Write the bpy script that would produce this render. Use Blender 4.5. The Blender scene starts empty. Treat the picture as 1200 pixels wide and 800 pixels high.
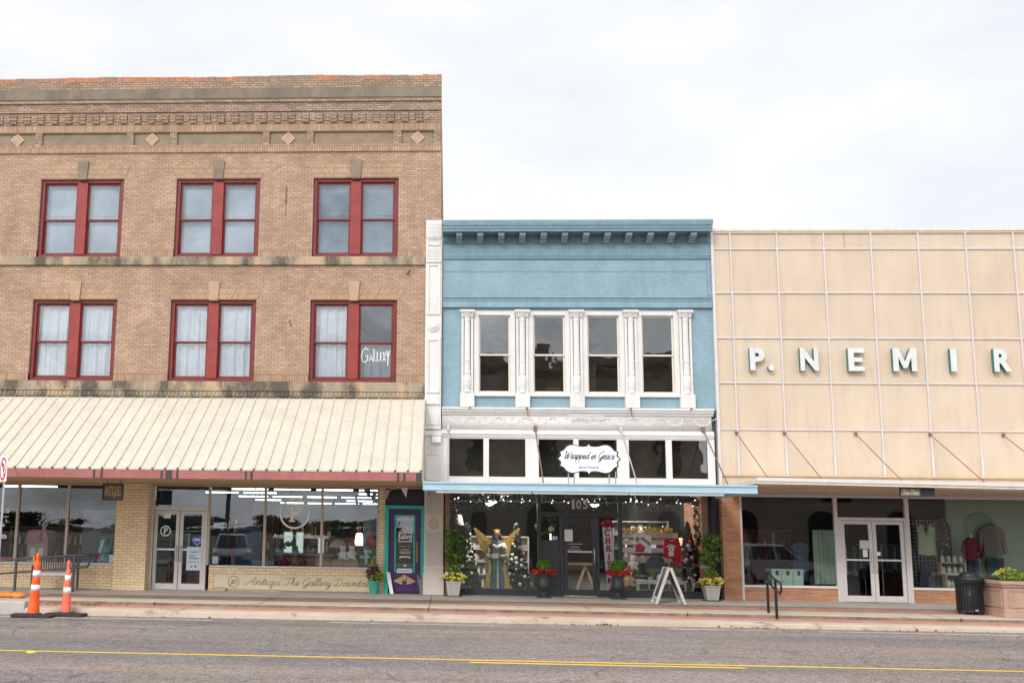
import bpy, math, random
from mathutils import Vector, Matrix, Euler
random.seed(7)
PI = math.pi
D = bpy.data
SC = bpy.context.scene
COL = SC.collection

# ------------------------------------------------------------------ camera
cam_d = D.cameras.new('camera')
cam = D.objects.new('camera', cam_d)
COL.objects.link(cam)
cam.matrix_world = Matrix(((0.99846, -0.004909, 0.055257, 0.0),
                           (0.053802, -0.157077, -0.98612, -28.5),
                           (0.013521, 0.987574, -0.156571, 1.77),
                           (0, 0, 0, 1)))
cam_d.sensor_width = 36.0
cam_d.lens = 36.0 * 1208.33 / 1200.0
cam_d.shift_x = (600 - 458.82) / 1200.0
cam_d.shift_y = (427.76 - 400) / 1200.0
cam_d.clip_start = 0.1
cam_d.clip_end = 2000
SC.camera = cam

# ------------------------------------------------------------------ light, sky, exposure
SUN_EL, SUN_AZ = math.radians(34), math.radians(203)      # azimuth clockwise from +Y: behind the camera, a little left
sun_dir = Vector((math.sin(SUN_AZ) * math.cos(SUN_EL), math.cos(SUN_AZ) * math.cos(SUN_EL), math.sin(SUN_EL)))
sl = D.lights.new('sun', 'SUN')
sl.energy = 1.4
sl.angle = math.radians(12)
sl.color = (1.0, 0.96, 0.9)
sun = D.objects.new('sun', sl)
COL.objects.link(sun)
sun.rotation_euler = (-sun_dir).to_track_quat('-Z', 'Y').to_euler()
SC.view_settings.view_transform = 'Standard'
SC.view_settings.look = 'None'
SC.view_settings.exposure = 0.1
SC.view_settings.gamma = 1.0
SC.cycles.transparent_max_bounces = 24
SC.cycles.max_bounces = 10
SC.cycles.sample_clamp_indirect = 6

W = D.worlds.new('World')
SC.world = W
W.use_nodes = True
nt = W.node_tree
nt.nodes.clear()


def nd(nt, t, **kw):
    n = nt.nodes.new(t)
    for k, v in kw.items():
        if k.startswith('i_'):
            key = k[2:]
            key = int(key) if key.isdigit() else key.replace('_', ' ')
            n.inputs[key].default_value = v
        else:
            setattr(n, k, v)
    return n


def lk(nt, a, b):
    nt.links.new(a, b)


out = nd(nt, 'ShaderNodeOutputWorld')
bg = nd(nt, 'ShaderNodeBackground', i_Strength=0.1)
sky = nd(nt, 'ShaderNodeTexSky', sky_type='NISHITA', sun_disc=False, sun_elevation=SUN_EL, sun_rotation=SUN_AZ)
tc = nd(nt, 'ShaderNodeTexCoord')
mp = nd(nt, 'ShaderNodeMapping')
mp.inputs['Scale'].default_value = (1.0, 1.0, 2.6)
lk(nt, tc.outputs['Generated'], mp.inputs['Vector'])
nz = nd(nt, 'ShaderNodeTexNoise', i_Scale=2.3, i_Detail=7.0, i_Roughness=0.55)
lk(nt, mp.outputs[0], nz.inputs['Vector'])
cr = nd(nt, 'ShaderNodeValToRGB')
cr.color_ramp.elements[0].position = 0.36
cr.color_ramp.elements[0].color = (8.2, 8.5, 9.1, 1)
cr.color_ramp.elements[1].position = 0.62
cr.color_ramp.elements[1].color = (10.0, 10.05, 10.1, 1)
lk(nt, nz.outputs[0], cr.inputs[0])
dot = nd(nt, 'ShaderNodeVectorMath', operation='DOT_PRODUCT')
dot.inputs[1].default_value = sun_dir
lk(nt, tc.outputs['Generated'], dot.inputs[0])
mr = nd(nt, 'ShaderNodeMapRange', interpolation_type='SMOOTHSTEP')
for k, v in (('From Min', 0.0), ('From Max', 1.0), ('To Min', 1.0), ('To Max', 2.35)):
    mr.inputs[k].default_value = v
lk(nt, dot.outputs['Value'], mr.inputs['Value'])
sc_ = nd(nt, 'ShaderNodeVectorMath', operation='SCALE')
lk(nt, cr.outputs[0], sc_.inputs[0])
nz2_ = nd(nt, 'ShaderNodeTexNoise', i_Scale=5.5, i_Detail=6.0, i_Roughness=0.6)
lk(nt, mp.outputs[0], nz2_.inputs['Vector'])
cv = nd(nt, 'ShaderNodeMapRange')
for k, v in (('From Min', 0.35), ('From Max', 0.65), ('To Min', 0.55), ('To Max', 1.4)):
    cv.inputs[k].default_value = v
lk(nt, nz2_.outputs[0], cv.inputs['Value'])
sm = nd(nt, 'ShaderNodeMapRange', interpolation_type='SMOOTHSTEP')      # 0 in the northern sky, 1 towards the hidden sun
for k, v in (('From Min', 0.0), ('From Max', 0.5), ('To Min', 0.0), ('To Max', 1.0)):
    sm.inputs[k].default_value = v
lk(nt, dot.outputs['Value'], sm.inputs['Value'])
lerp = nd(nt, 'ShaderNodeMix', data_type='FLOAT')
lk(nt, sm.outputs[0], lerp.inputs[0])
lerp.inputs[2].default_value = 1.0
lk(nt, cv.outputs[0], lerp.inputs[3])
mu = nd(nt, 'ShaderNodeMath', operation='MULTIPLY')
lk(nt, mr.outputs[0], mu.inputs[0])
lk(nt, lerp.outputs[0], mu.inputs[1])
lk(nt, mu.outputs[0], sc_.inputs['Scale'])
mx = nd(nt, 'ShaderNodeMixRGB', i_Fac=0.93)
lk(nt, sky.outputs[0], mx.inputs[1])
lk(nt, sc_.outputs[0], mx.inputs[2])
lk(nt, mx.outputs[0], bg.inputs[0])
lk(nt, bg.outputs[0], out.inputs[0])


# ------------------------------------------------------------------ materials
def new_mat(name):
    m = D.materials.new(name)
    m.use_nodes = True
    n = m.node_tree
    n.nodes.clear()
    o = nd(n, 'ShaderNodeOutputMaterial')
    b = nd(n, 'ShaderNodeBsdfPrincipled')
    lk(n, b.outputs[0], o.inputs[0])
    return m, n, b


def mul_noise(n, colsock, coord, scale, lo, hi, detail=5, stretch=None, p0=0.3, p1=0.7):
    """colour times a soft noise between lo and hi"""
    v = coord
    if stretch:
        mpp = nd(n, 'ShaderNodeMapping')
        mpp.inputs['Scale'].default_value = stretch
        lk(n, coord, mpp.inputs['Vector'])
        v = mpp.outputs[0]
    z = nd(n, 'ShaderNodeTexNoise', i_Scale=scale, i_Detail=detail, i_Roughness=0.6)
    lk(n, v, z.inputs['Vector'])
    r = nd(n, 'ShaderNodeMapRange')
    for k, val in (('From Min', p0), ('From Max', p1), ('To Min', lo), ('To Max', hi)):
        r.inputs[k].default_value = val
    lk(n, z.outputs[0], r.inputs['Value'])
    s = nd(n, 'ShaderNodeVectorMath', operation='SCALE')
    lk(n, colsock, s.inputs[0])
    lk(n, r.outputs[0], s.inputs['Scale'])
    return s.outputs[0]


def blotch(n, colsock, coord, col2, scale, p0, p1, amount=1.0, stretch=None, detail=6):
    v = coord
    if stretch:
        mpp = nd(n, 'ShaderNodeMapping')
        mpp.inputs['Scale'].default_value = stretch
        lk(n, coord, mpp.inputs['Vector'])
        v = mpp.outputs[0]
    z = nd(n, 'ShaderNodeTexNoise', i_Scale=scale, i_Detail=detail, i_Roughness=0.65)
    lk(n, v, z.inputs['Vector'])
    r = nd(n, 'ShaderNodeMapRange')
    for k, val in (('From Min', p0), ('From Max', p1), ('To Min', 0.0), ('To Max', amount)):
        r.inputs[k].default_value = val
    lk(n, z.outputs[0], r.inputs['Value'])
    m = nd(n, 'ShaderNodeMixRGB')
    lk(n, r.outputs[0], m.inputs[0])
    lk(n, colsock, m.inputs[1])
    m.inputs[2].default_value = (*col2, 1)
    return m.outputs[0]


MATS = {}


def mk(name, col, rough=0.6, var=0.12, scale=3.0, bump=0.0, bscale=60.0, metal=0.0, spec=0.4, blot=None, streak=None,
       emit=None, fine=0.0, coat=0.0):
    m, n, b = new_mat(name)
    c = nd(n, 'ShaderNodeRGB')
    c.outputs[0].default_value = (*col, 1)
    t = nd(n, 'ShaderNodeTexCoord').outputs['Object']
    s = c.outputs[0]
    if var:
        s = mul_noise(n, s, t, scale, 1 - var, 1 + var)
    if fine:
        s = mul_noise(n, s, t, bscale, 1 - fine, 1 + fine, detail=2)
    if blot:
        for q in (blot if isinstance(blot, list) else [blot]):
            s = blotch(n, s, t, *q)
    if streak:
        s = mul_noise(n, s, t, 1.0, 1 - streak, 1 + streak * .3, stretch=(9, 9, 0.5))
    lk(n, s, b.inputs['Base Color'])
    b.inputs['Roughness'].default_value = rough
    b.inputs['Metallic'].default_value = metal
    b.inputs['Specular IOR Level'].default_value = spec
    b.inputs['Coat Weight'].default_value = coat
    if bump:
        z = nd(n, 'ShaderNodeTexNoise', i_Scale=bscale, i_Detail=4.0)
        lk(n, t, z.inputs['Vector'])
        bp = nd(n, 'ShaderNodeBump', i_Strength=bump, i_Distance=0.02)
        lk(n, z.outputs[0], bp.inputs['Height'])
        lk(n, bp.outputs[0], b.inputs['Normal'])
    if emit:
        b.inputs['Emission Color'].default_value = (*emit[0], 1)
        b.inputs['Emission Strength'].default_value = emit[1]
    MATS[name] = m
    return m


def mk_brick(name, c1, c2, mortar, w=0.2, h=0.071, ms=0.009, mode='run', rough=0.85, var=0.14, blot=None, bump=0.5, skew=0.0, hue=None):
    m, n, b = new_mat(name)
    t = nd(n, 'ShaderNodeTexCoord').outputs['Object']
    sp = nd(n, 'ShaderNodeSeparateXYZ')
    lk(n, t, sp.inputs[0])
    ad = nd(n, 'ShaderNodeMath', operation='ADD')
    lk(n, sp.outputs[0], ad.inputs[0])
    lk(n, sp.outputs[1], ad.inputs[1])
    cb = nd(n, 'ShaderNodeCombineXYZ')
    if mode == 'run':
        lk(n, ad.outputs[0], cb.inputs[0])
        lk(n, sp.outputs[2], cb.inputs[1])
    else:                                                   # soldier course, optionally leaning
        sk = nd(n, 'ShaderNodeMath', operation='MULTIPLY_ADD')
        lk(n, sp.outputs[2], sk.inputs[0])
        sk.inputs[1].default_value = skew
        lk(n, ad.outputs[0], sk.inputs[2])
        lk(n, sp.outputs[2], cb.inputs[0])
        lk(n, sk.outputs[0], cb.inputs[1])
    br = nd(n, 'ShaderNodeTexBrick', offset=0.5 if mode == 'run' else 0.0)
    br.inputs['Color1'].default_value = (*c1, 1)
    br.inputs['Color2'].default_value = (*c2, 1)
    br.inputs['Mortar'].default_value = (*mortar, 1)
    br.inputs['Scale'].default_value = 1.0
    br.inputs['Mortar Size'].default_value = ms
    br.inputs['Mortar Smooth'].default_value = 0.15
    br.inputs['Brick Width'].default_value = w
    br.inputs['Row Height'].default_value = h
    lk(n, cb.outputs[0], br.inputs['Vector'])
    s = br.outputs['Color']
    s = mul_noise(n, s, t, 1.1, 1 - var, 1 + var)
    s = mul_noise(n, s, t, 7.0, 0.9, 1.1, stretch=(1, 1, 3))
    if blot:
        for q in (blot if isinstance(blot, list) else [blot]):
            s = blotch(n, s, t, *q)
    lk(n, s, b.inputs['Base Color'])
    b.inputs['Roughness'].default_value = rough
    b.inputs['Specular IOR Level'].default_value = 0.25
    bp = nd(n, 'ShaderNodeBump', i_Strength=bump, i_Distance=0.012, invert=True)
    lk(n, br.outputs['Fac'], bp.inputs['Height'])
    lk(n, bp.outputs[0], b.inputs['Normal'])
    MATS[name] = m
    return m


def mk_glass(name, tint=(0.86, 0.9, 0.89), refl=0.09, wavy=0.0, wscale=1.2, rough=0.0):
    m = D.materials.new(name)
    m.use_nodes = True
    n = m.node_tree
    n.nodes.clear()
    o = nd(n, 'ShaderNodeOutputMaterial')
    tr = nd(n, 'ShaderNodeBsdfTransparent')
    tr.inputs[0].default_value = (*tint, 1)
    gl = nd(n, 'ShaderNodeBsdfGlossy', i_Roughness=rough)
    gl.inputs[0].default_value = (0.95, 0.97, 1.0, 1)
    fr = nd(n, 'ShaderNodeFresnel', i_IOR=1.5)
    ad = nd(n, 'ShaderNodeMath', operation='ADD', use_clamp=True)
    ad.inputs[1].default_value = refl - 0.04
    lk(n, fr.outputs[0], ad.inputs[0])
    mxs = nd(n, 'ShaderNodeMixShader')
    lk(n, ad.outputs[0], mxs.inputs[0])
    lk(n, tr.outputs[0], mxs.inputs[1])
    lk(n, gl.outputs[0], mxs.inputs[2])
    lk(n, mxs.outputs[0], o.inputs[0])
    if wavy:
        t = nd(n, 'ShaderNodeTexCoord').outputs['Object']
        z = nd(n, 'ShaderNodeTexNoise', i_Scale=wscale, i_Detail=2.0)
        lk(n, t, z.inputs['Vector'])
        bp = nd(n, 'ShaderNodeBump', i_Strength=wavy, i_Distance=0.05)
        lk(n, z.outputs[0], bp.inputs['Height'])
        lk(n, bp.outputs[0], gl.inputs['Normal'])
        lk(n, bp.outputs[0], fr.inputs['Normal'])
    MATS[name] = m
    return m


def mk_leaf(name, c1, c2):
    m, n, b = new_mat(name)
    g = nd(n, 'ShaderNodeNewGeometry')
    mxx = nd(n, 'ShaderNodeMixRGB')
    lk(n, g.outputs['Random Per Island'], mxx.inputs[0])
    mxx.inputs[1].default_value = (*c1, 1)
    mxx.inputs[2].default_value = (*c2, 1)
    lk(n, mxx.outputs[0], b.inputs['Base Color'])
    b.inputs['Roughness'].default_value = 0.55
    b.inputs['Specular IOR Level'].default_value = 0.3
    MATS[name] = m
    return m


BR1, BR2, BRM = (0.505, 0.343, 0.238), (0.385, 0.25, 0.17), (0.235, 0.168, 0.122)
mk_brick('tan brick', BR1, BR2, BRM, var=.16, blot=[((0.30, 0.2, 0.14), 0.9, 0.5, 0.75, 0.6), ((0.17, 0.125, 0.095), 0.6, 0.54, 0.78, 0.6, (1.6, 1.6, .5)), ((0.16, 0.12, 0.095), 1.1, 0.6, 0.75, 0.6, (1, 1, 4)), ((0.56, 0.44, 0.33), 2.4, 0.6, 0.76, 0.55), ((0.4, 0.17, 0.1), 3.1, 0.68, 0.74, 0.5)])
mk_brick('tan brick upper', (0.43, 0.305, 0.22), (0.29, 0.195, 0.135), (0.14, 0.105, 0.082), blot=[((0.2, 0.16, 0.12), 1.2, 0.5, 0.75, 0.6)])
mk_brick('tan soldier', (0.46, 0.31, 0.2), (0.35, 0.215, 0.13), BRM, w=0.24, h=0.073, mode='soldier', blot=[((0.25, 0.18, 0.12), 1.2, 0.55, 0.8, 0.4)])
mk_brick('tan arch left', (0.5, 0.335, 0.22), (0.4, 0.255, 0.16), BRM, w=0.17, h=0.075, mode='soldier', skew=0.42)
mk_brick('tan arch right', (0.5, 0.335, 0.22), (0.4, 0.255, 0.16), BRM, w=0.17, h=0.075, mode='soldier', skew=-0.42)
mk_brick('yellow brick', (0.82, 0.65, 0.42), (0.73, 0.565, 0.345), (0.48, 0.37, 0.235), w=0.24, h=0.081, var=0.1, bump=0.35)
mk_brick('roman brick', (0.5, 0.245, 0.14), (0.37, 0.155, 0.085), (0.36, 0.25, 0.17), w=0.42, h=0.05, ms=0.007, var=0.2)
mk_brick('blue brick', (0.24, 0.355, 0.412), (0.23, 0.342, 0.398), (0.21, 0.32, 0.376), w=0.2, h=0.071, var=0.09, rough=0.6, bump=0.3, blot=[((0.29, 0.4, 0.45), 1.4, 0.52, 0.75, 0.6), ((0.15, 0.25, 0.3), 1.0, 0.55, 0.8, 0.6, (3, 3, .4))])
mk_brick('opposite brick', (0.5, 0.4, 0.32), (0.42, 0.33, 0.26), (0.4, 0.35, 0.3), var=0.14)
mk('stone', (0.34, 0.275, 0.195), 0.9, 0.12, 2.5, 0.4, 30, blot=[((0.47, 0.34, 0.215), 1.3, 0.53, 0.57, 0.95, (1, 1, 0.1)), ((0.07, 0.06, 0.052), 1.3, 0.47, 0.6, 0.85, (1, 1, 0.5)), ((0.36, 0.11, 0.05), 1.1, 0.7, 0.76, 0.8)])
mk('panel stucco', (0.28, 0.215, 0.15), 0.95, 0.12, 2.5, 0.4, 30, blot=[((0.17, 0.13, 0.095), 2.2, 0.45, 0.75, 0.6)])
mk('diamond brick', (0.52, 0.37, 0.26), 0.85, 0.15, 6, 0.3, 40)
mk('grey stone', (0.24, 0.19, 0.135), 0.9, 0.15, 3, 0.4, 30, blot=((0.12, 0.1, 0.08), 2, 0.5, 0.75, 0.7))
mk('band stone', (0.225, 0.18, 0.135), 0.9, 0.12, 3, 0.4, 30, blot=[((0.11, 0.095, 0.08), 1.5, 0.45, 0.75, 0.8, (1, 1, 0.4)), ((0.4, 0.34, 0.28), 2.0, 0.66, 0.74, 0.7)])
mk('tan stone', (0.44, 0.305, 0.2), 0.9, 0.1, 3, 0.3, 30)
mk('orange cap', (0.46, 0.185, 0.095), 0.85, 0.2, 4, 0.4, 30, blot=((0.25, 0.19, 0.14), 0.7, 0.47, 0.56, 0.9))
mk('red paint', (0.165, 0.019, 0.019), 0.5, 0.16, 4, 0.1, 60)
mk('bright red paint', (0.26, 0.034, 0.028), 0.55, 0.2, 3, 0.15, 60, blot=((0.2, 0.03, 0.03), 4, 0.55, 0.75, 0.6))
mk('awning cream', (0.575, 0.53, 0.435), 0.5, 0.07, 1.5, 0.2, 3, blot=[((0.36, 0.3, 0.22), 0.9, 0.56, 0.8, 0.28, (2.5, .5, .5)), ((0.3, 0.17, 0.09), 3.5, 0.7, 0.78, 0.4, (2, .6, .6))], streak=0.1)
mk('fascia red', (0.37, 0.125, 0.115), 0.6, 0.12, 2, 0.1, 60, blot=((0.5, 0.24, 0.21), 1.5, 0.5, 0.75, 0.5), streak=0.15)
mk('fascia dark', (0.05, 0.045, 0.045), 0.6)
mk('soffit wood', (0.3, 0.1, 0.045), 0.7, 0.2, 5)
mk('tan header', (0.52, 0.38, 0.23), 0.7, 0.1, 4)
mk('white paint', (0.67, 0.65, 0.625), 0.55, 0.05, 2.5, 0.08, 80, blot=[((0.45, 0.4, 0.34), 2.6, 0.58, 0.8, 0.5, (2, 2, 0.4)), ((0.3, 0.25, 0.2), 5, 0.66, 0.78, 0.4)], streak=.06)
mk('ornament white', (0.64, 0.615, 0.59), 0.6, 0.06, 6, 0.5, 26, blot=((0.6, 0.56, 0.5), 5, 0.55, 0.8, 0.4))
mk('cream paint', (0.72, 0.65, 0.54), 0.6, 0.06, 3)
mk('grey white plaster', (0.57, 0.52, 0.47), 0.7, 0.06, 3)
mk('pale aluminium', (0.6, 0.57, 0.56), 0.45, 0.06, 5, metal=0.1)
mk('tan aluminium', (0.5, 0.43, 0.36), 0.5, 0.08, 5)
mk('blue paint', (0.21, 0.325, 0.385), 0.5, 0.1, 2.2, 0.06, 70, blot=((0.3, 0.4, 0.45), 3.5, 0.6, 0.8, 0.5), streak=0.12)
mk('light blue paint', (0.22, 0.345, 0.405), 0.5, 0.08, 2.5, blot=((0.13, 0.2, 0.24), 2, .52, .75, .5, (.5, 1, 2)), streak=0.1)
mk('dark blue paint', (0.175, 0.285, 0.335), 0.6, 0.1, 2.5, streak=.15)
mk('shaded blue paint', (0.125, 0.195, 0.225), 0.7, 0.15, 2.5, streak=.15)  # shade under the cornice put into a darker, streaked blue
mk('canopy blue', (0.38, 0.54, 0.62), 0.4, 0.06, 2.5)
mk('grey metal', (0.35, 0.35, 0.36), 0.45, 0.08, 5, metal=0.6)
mk('galvanised', (0.55, 0.57, 0.6), 0.4, 0.08, 5, metal=0.6)
mk('rust metal', (0.2, 0.12, 0.08), 0.8, 0.25, 8)
mk('black paint', (0.022, 0.023, 0.026), 0.4, 0.1, 5)
mk('charcoal paint', (0.055, 0.06, 0.07), 0.45, 0.08, 4)
mk('black metal', (0.018, 0.019, 0.022), 0.4, 0.1, 5, metal=0.2)
mk('curtain grey', (0.4, 0.4, 0.4), 0.9, 0.1, 8)
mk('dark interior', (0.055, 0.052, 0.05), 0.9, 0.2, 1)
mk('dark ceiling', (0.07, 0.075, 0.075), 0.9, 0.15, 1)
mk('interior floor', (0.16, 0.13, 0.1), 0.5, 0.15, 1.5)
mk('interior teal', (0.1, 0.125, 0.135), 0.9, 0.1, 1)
mk('wall taupe', (0.2, 0.175, 0.155), 0.9, 0.1, 1)
mk('wood dark', (0.13, 0.062, 0.032), 0.5, 0.25, 5)
mk('wood mid', (0.3, 0.16, 0.08), 0.55, 0.2, 5)
mk('wood pale', (0.5, 0.36, 0.22), 0.6, 0.15, 5)
mk('teal paint', (0.02, 0.45, 0.37), 0.45, 0.08, 4)
mk('purple paint', (0.07, 0.022, 0.115), 0.45, 0.12, 4)
mk('red cloth', (0.5, 0.015, 0.03), 0.8, 0.15, 12)
mk('burgundy cloth', (0.2, 0.025, 0.045), 0.85, 0.2, 12)
mk('blue cloth', (0.04, 0.075, 0.15), 0.85, 0.2, 12)
mk('denim', (0.035, 0.06, 0.1), 0.85, 0.2, 14)
mk('teal cloth', (0.05, 0.25, 0.28), 0.8, 0.2, 12)
mk('pink cloth', (0.6, 0.3, 0.36), 0.8, 0.15, 12)
mk('sage cloth', (0.45, 0.55, 0.36), 0.85, 0.12, 14)
mk('plaid cloth', (0.24, 0.22, 0.2), 0.9, 0.25, 18)
mk('grey cloth', (0.2, 0.2, 0.21), 0.9, 0.2, 12)
mk('white cloth', (0.75, 0.74, 0.73), 0.85, 0.08, 12)
mk('gold', (0.66, 0.42, 0.12), 0.45, 0.25, 9)
mk('gown teal', (0.14, 0.24, 0.25), 0.6, 0.3, 8, streak=0.3)
mk('skin', (0.5, 0.25, 0.15), 0.6, 0.05)
mk('hair', (0.07, 0.03, 0.018), 0.6, 0.2, 12)
mk('lace robe', (0.55, 0.47, 0.42), 0.7, 0.2, 16)
mk('plain white', (0.8, 0.8, 0.8), 0.6, 0.03)
mk('letter white', (0.64, 0.64, 0.64), 0.45, 0.08, 4, streak=.1)
mk('letter green', (0.02, 0.19, 0.15), 0.5, 0.15, 6)
mk('vinyl cream', (0.88, 0.8, 0.72), 0.5, 0.03)
mk('sign white', (0.8, 0.79, 0.84), 0.45, 0.03)
mk('ink', (0.02, 0.025, 0.04), 0.5, 0.05)
mk('dark red ink', (0.23, 0.09, 0.08), 0.5, 0.1)
mk('red letter', (0.5, 0.02, 0.035), 0.5, 0.05)
mk('sign red', (0.52, 0.02, 0.06), 0.45, 0.05)
mk('sticker blue', (0.06, 0.13, 0.5), 0.45, 0.05)
mk('poster blue', (0.6, 0.72, 0.8), 0.5, 0.04)
mk('banner cream', (0.62, 0.53, 0.36), 0.6, 0.05)
mk('banner pale', (0.66, 0.59, 0.43), 0.6, 0.05)
mk('orange plastic', (0.85, 0.1, 0.012), 0.4, 0.06, 4, blot=((0.5, 0.1, 0.03), 5, 0.62, 0.8, 0.5))
mk('faded orange plastic', (0.85, 0.15, 0.08), 0.45, 0.06, 4, blot=((0.5, 0.14, 0.07), 5, 0.62, 0.8, 0.5))
mk('reflective white', (0.85, 0.85, 0.86), 0.35, 0.05, 6)
mk('rubber', (0.035, 0.035, 0.037), 0.8, 0.2, 8, 0.3, 40)
mk('sandbag', (0.8, 0.25, 0.04), 0.8, 0.25, 8, 0.5, 30)
mk('terracotta', (0.43, 0.28, 0.21), 0.8, 0.12, 5, 0.3, 40, blot=((0.35, 0.2, 0.15), 3, 0.55, 0.8, 0.5))
mk('pot grey', (0.46, 0.43, 0.41), 0.7, 0.1, 5, streak=0.15)
mk('urn black', (0.045, 0.05, 0.056), 0.4, 0.2, 7)
mk('pot teal', (0.05, 0.33, 0.26), 0.4, 0.15, 6)
mk('soil', (0.05, 0.035, 0.025), 0.95, 0.3, 12)
mk('weathered white', (0.54, 0.52, 0.5), 0.7, 0.12, 6, blot=((0.35, 0.32, 0.3), 7, 0.55, 0.75, 0.6))
mk('statue grey', (0.17, 0.17, 0.18), 0.8, 0.3, 9, 0.3, 30)
mk('doormat', (0.42, 0.25, 0.12), 0.95, 0.2, 10, 0.6, 60)
mk('curtain lace', (0.88, 0.86, 0.84), 0.9, 0.06, 8)
mk('blind grey', (0.5, 0.55, 0.58), 0.7, 0.3, 0.8, blot=((0.62, 0.66, 0.68), 1.3, .5, .7, .7, (2.5, 1, .7)))
mk('blind pale', (0.52, 0.55, 0.56), 0.7, 0.25, 1.1, blot=((0.36, 0.42, 0.47), 1.0, .5, .7, .8, (.7, 1, 2.0)))
mk('blind slate', (0.24, 0.3, 0.36), 0.7, 0.35, 0.9, blot=((0.34, 0.38, 0.42), 2.5, .5, .75, .6))
mk('green wall', (0.4, 0.52, 0.39), 0.8, 0.06, 2)
mk('chest mint', (0.45, 0.6, 0.53), 0.5, 0.06)
mk('wicker', (0.75, 0.55, 0.3), 0.8, 0.1, 10)
mk('tube glow', (0.8, 0.85, 0.85), 0.5, 0, emit=((0.85, 1.0, 0.96), 9.0))
mk('dome glow', (0.8, 0.78, 0.7), 0.5, 0, emit=((1.0, 0.92, 0.75), 2.5))
mk('bulb glow', (0.8, 0.78, 0.7), 0.5, 0, emit=((1.0, 0.93, 0.8), 3.0))
mk('lamp glow', (0.8, 0.7, 0.5), 0.5, 0, emit=((1.0, 0.62, 0.28), 0.9))
mk('glowing pane', (0.7, 0.8, 0.78), 0.5, 0.2, 6, emit=((0.75, 1.0, 0.93), 0.5))  # pale glow painted into glass panels that are no lamps
mk('car white', (0.75, 0.76, 0.78), 0.25, 0.02, coat=0.5)
mk('car blue', (0.12, 0.2, 0.33), 0.25, 0.02, coat=0.5)
mk('car glass', (0.02, 0.025, 0.03), 0.08, 0)
mk('tyre', (0.02, 0.02, 0.02), 0.8, 0.1)
mk('head lamp', (0.8, 0.8, 0.8), 0.15, 0)
mk('bark', (0.12, 0.09, 0.07), 0.9, 0.2, 6)
mk('roofing', (0.12, 0.12, 0.12), 0.9, 0.15, 1)
mk('led strip', (0.72, 0.83, 0.8), 0.4, 0.03, emit=((0.85, 1.0, 0.95), 0.35))
mk('peach trim', (0.66, 0.52, 0.39), 0.6, 0.08, 4)
mk('canopy cream', (0.7, 0.62, 0.52), 0.6, 0.06, 3, streak=0.12)
mk('soffit tan', (0.5, 0.38, 0.27), 0.75, 0.1, 3)
mk('silver', (0.62, 0.6, 0.62), 0.35, 0.05, 6, metal=0.5)
mk('bag yellow', (0.72, 0.6, 0.02), 0.5, 0.1)
for nm, a, b_ in (('leaf green', (0.04, 0.095, 0.015), (0.15, 0.25, 0.045)), ('leaf lime', (0.09, 0.17, 0.025), (0.25, 0.35, 0.055)),
                  ('boxwood', (0.05, 0.16, 0.02), (0.15, 0.34, 0.05)), ('petal yellow', (0.75, 0.55, 0.02), (0.8, 0.72, 0.15)),
                  ('petal white', (0.7, 0.7, 0.65), (0.85, 0.85, 0.8)), ('petal orange', (0.8, 0.13, 0.01), (0.8, 0.3, 0.03)),
                  ('ribbon red', (0.4, 0.01, 0.02), (0.65, 0.05, 0.07)), ('fir', (0.02, 0.05, 0.03), (0.07, 0.12, 0.08)),
                  ('fir dark', (0.005, 0.012, 0.008), (0.02, 0.03, 0.02)), ('plum leaf', (0.09, 0.03, 0.05), (0.2, 0.1, 0.1)),
                  ('fall leaf', (0.14, 0.06, 0.025), (0.36, 0.2, 0.09)), ('gold leaf', (0.4, 0.25, 0.06), (0.6, 0.42, 0.15)),
                  ('tree leaf', (0.03, 0.05, 0.02), (0.07, 0.08, 0.035)), ('tinsel', (0.3, 0.05, 0.06), (0.7, 0.68, 0.66)),
                  ('glass jar', (0.35, 0.55, 0.5), (0.6, 0.75, 0.7))):
    mk_leaf(nm, a, b_)
mk_glass('shop glass', (0.95, 0.97, 0.965), 0.046, 0.03, 0.6)
mk_glass('upper glass', (0.9, 0.93, 0.95), 0.06, 0.12, 1.0)
mk_glass('old glass', (0.6, 0.62, 0.6), 0.09, 0.1, 1.3)
mk_glass('door glass', (0.94, 0.96, 0.955), 0.042, 0.02, 0.6)


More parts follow.
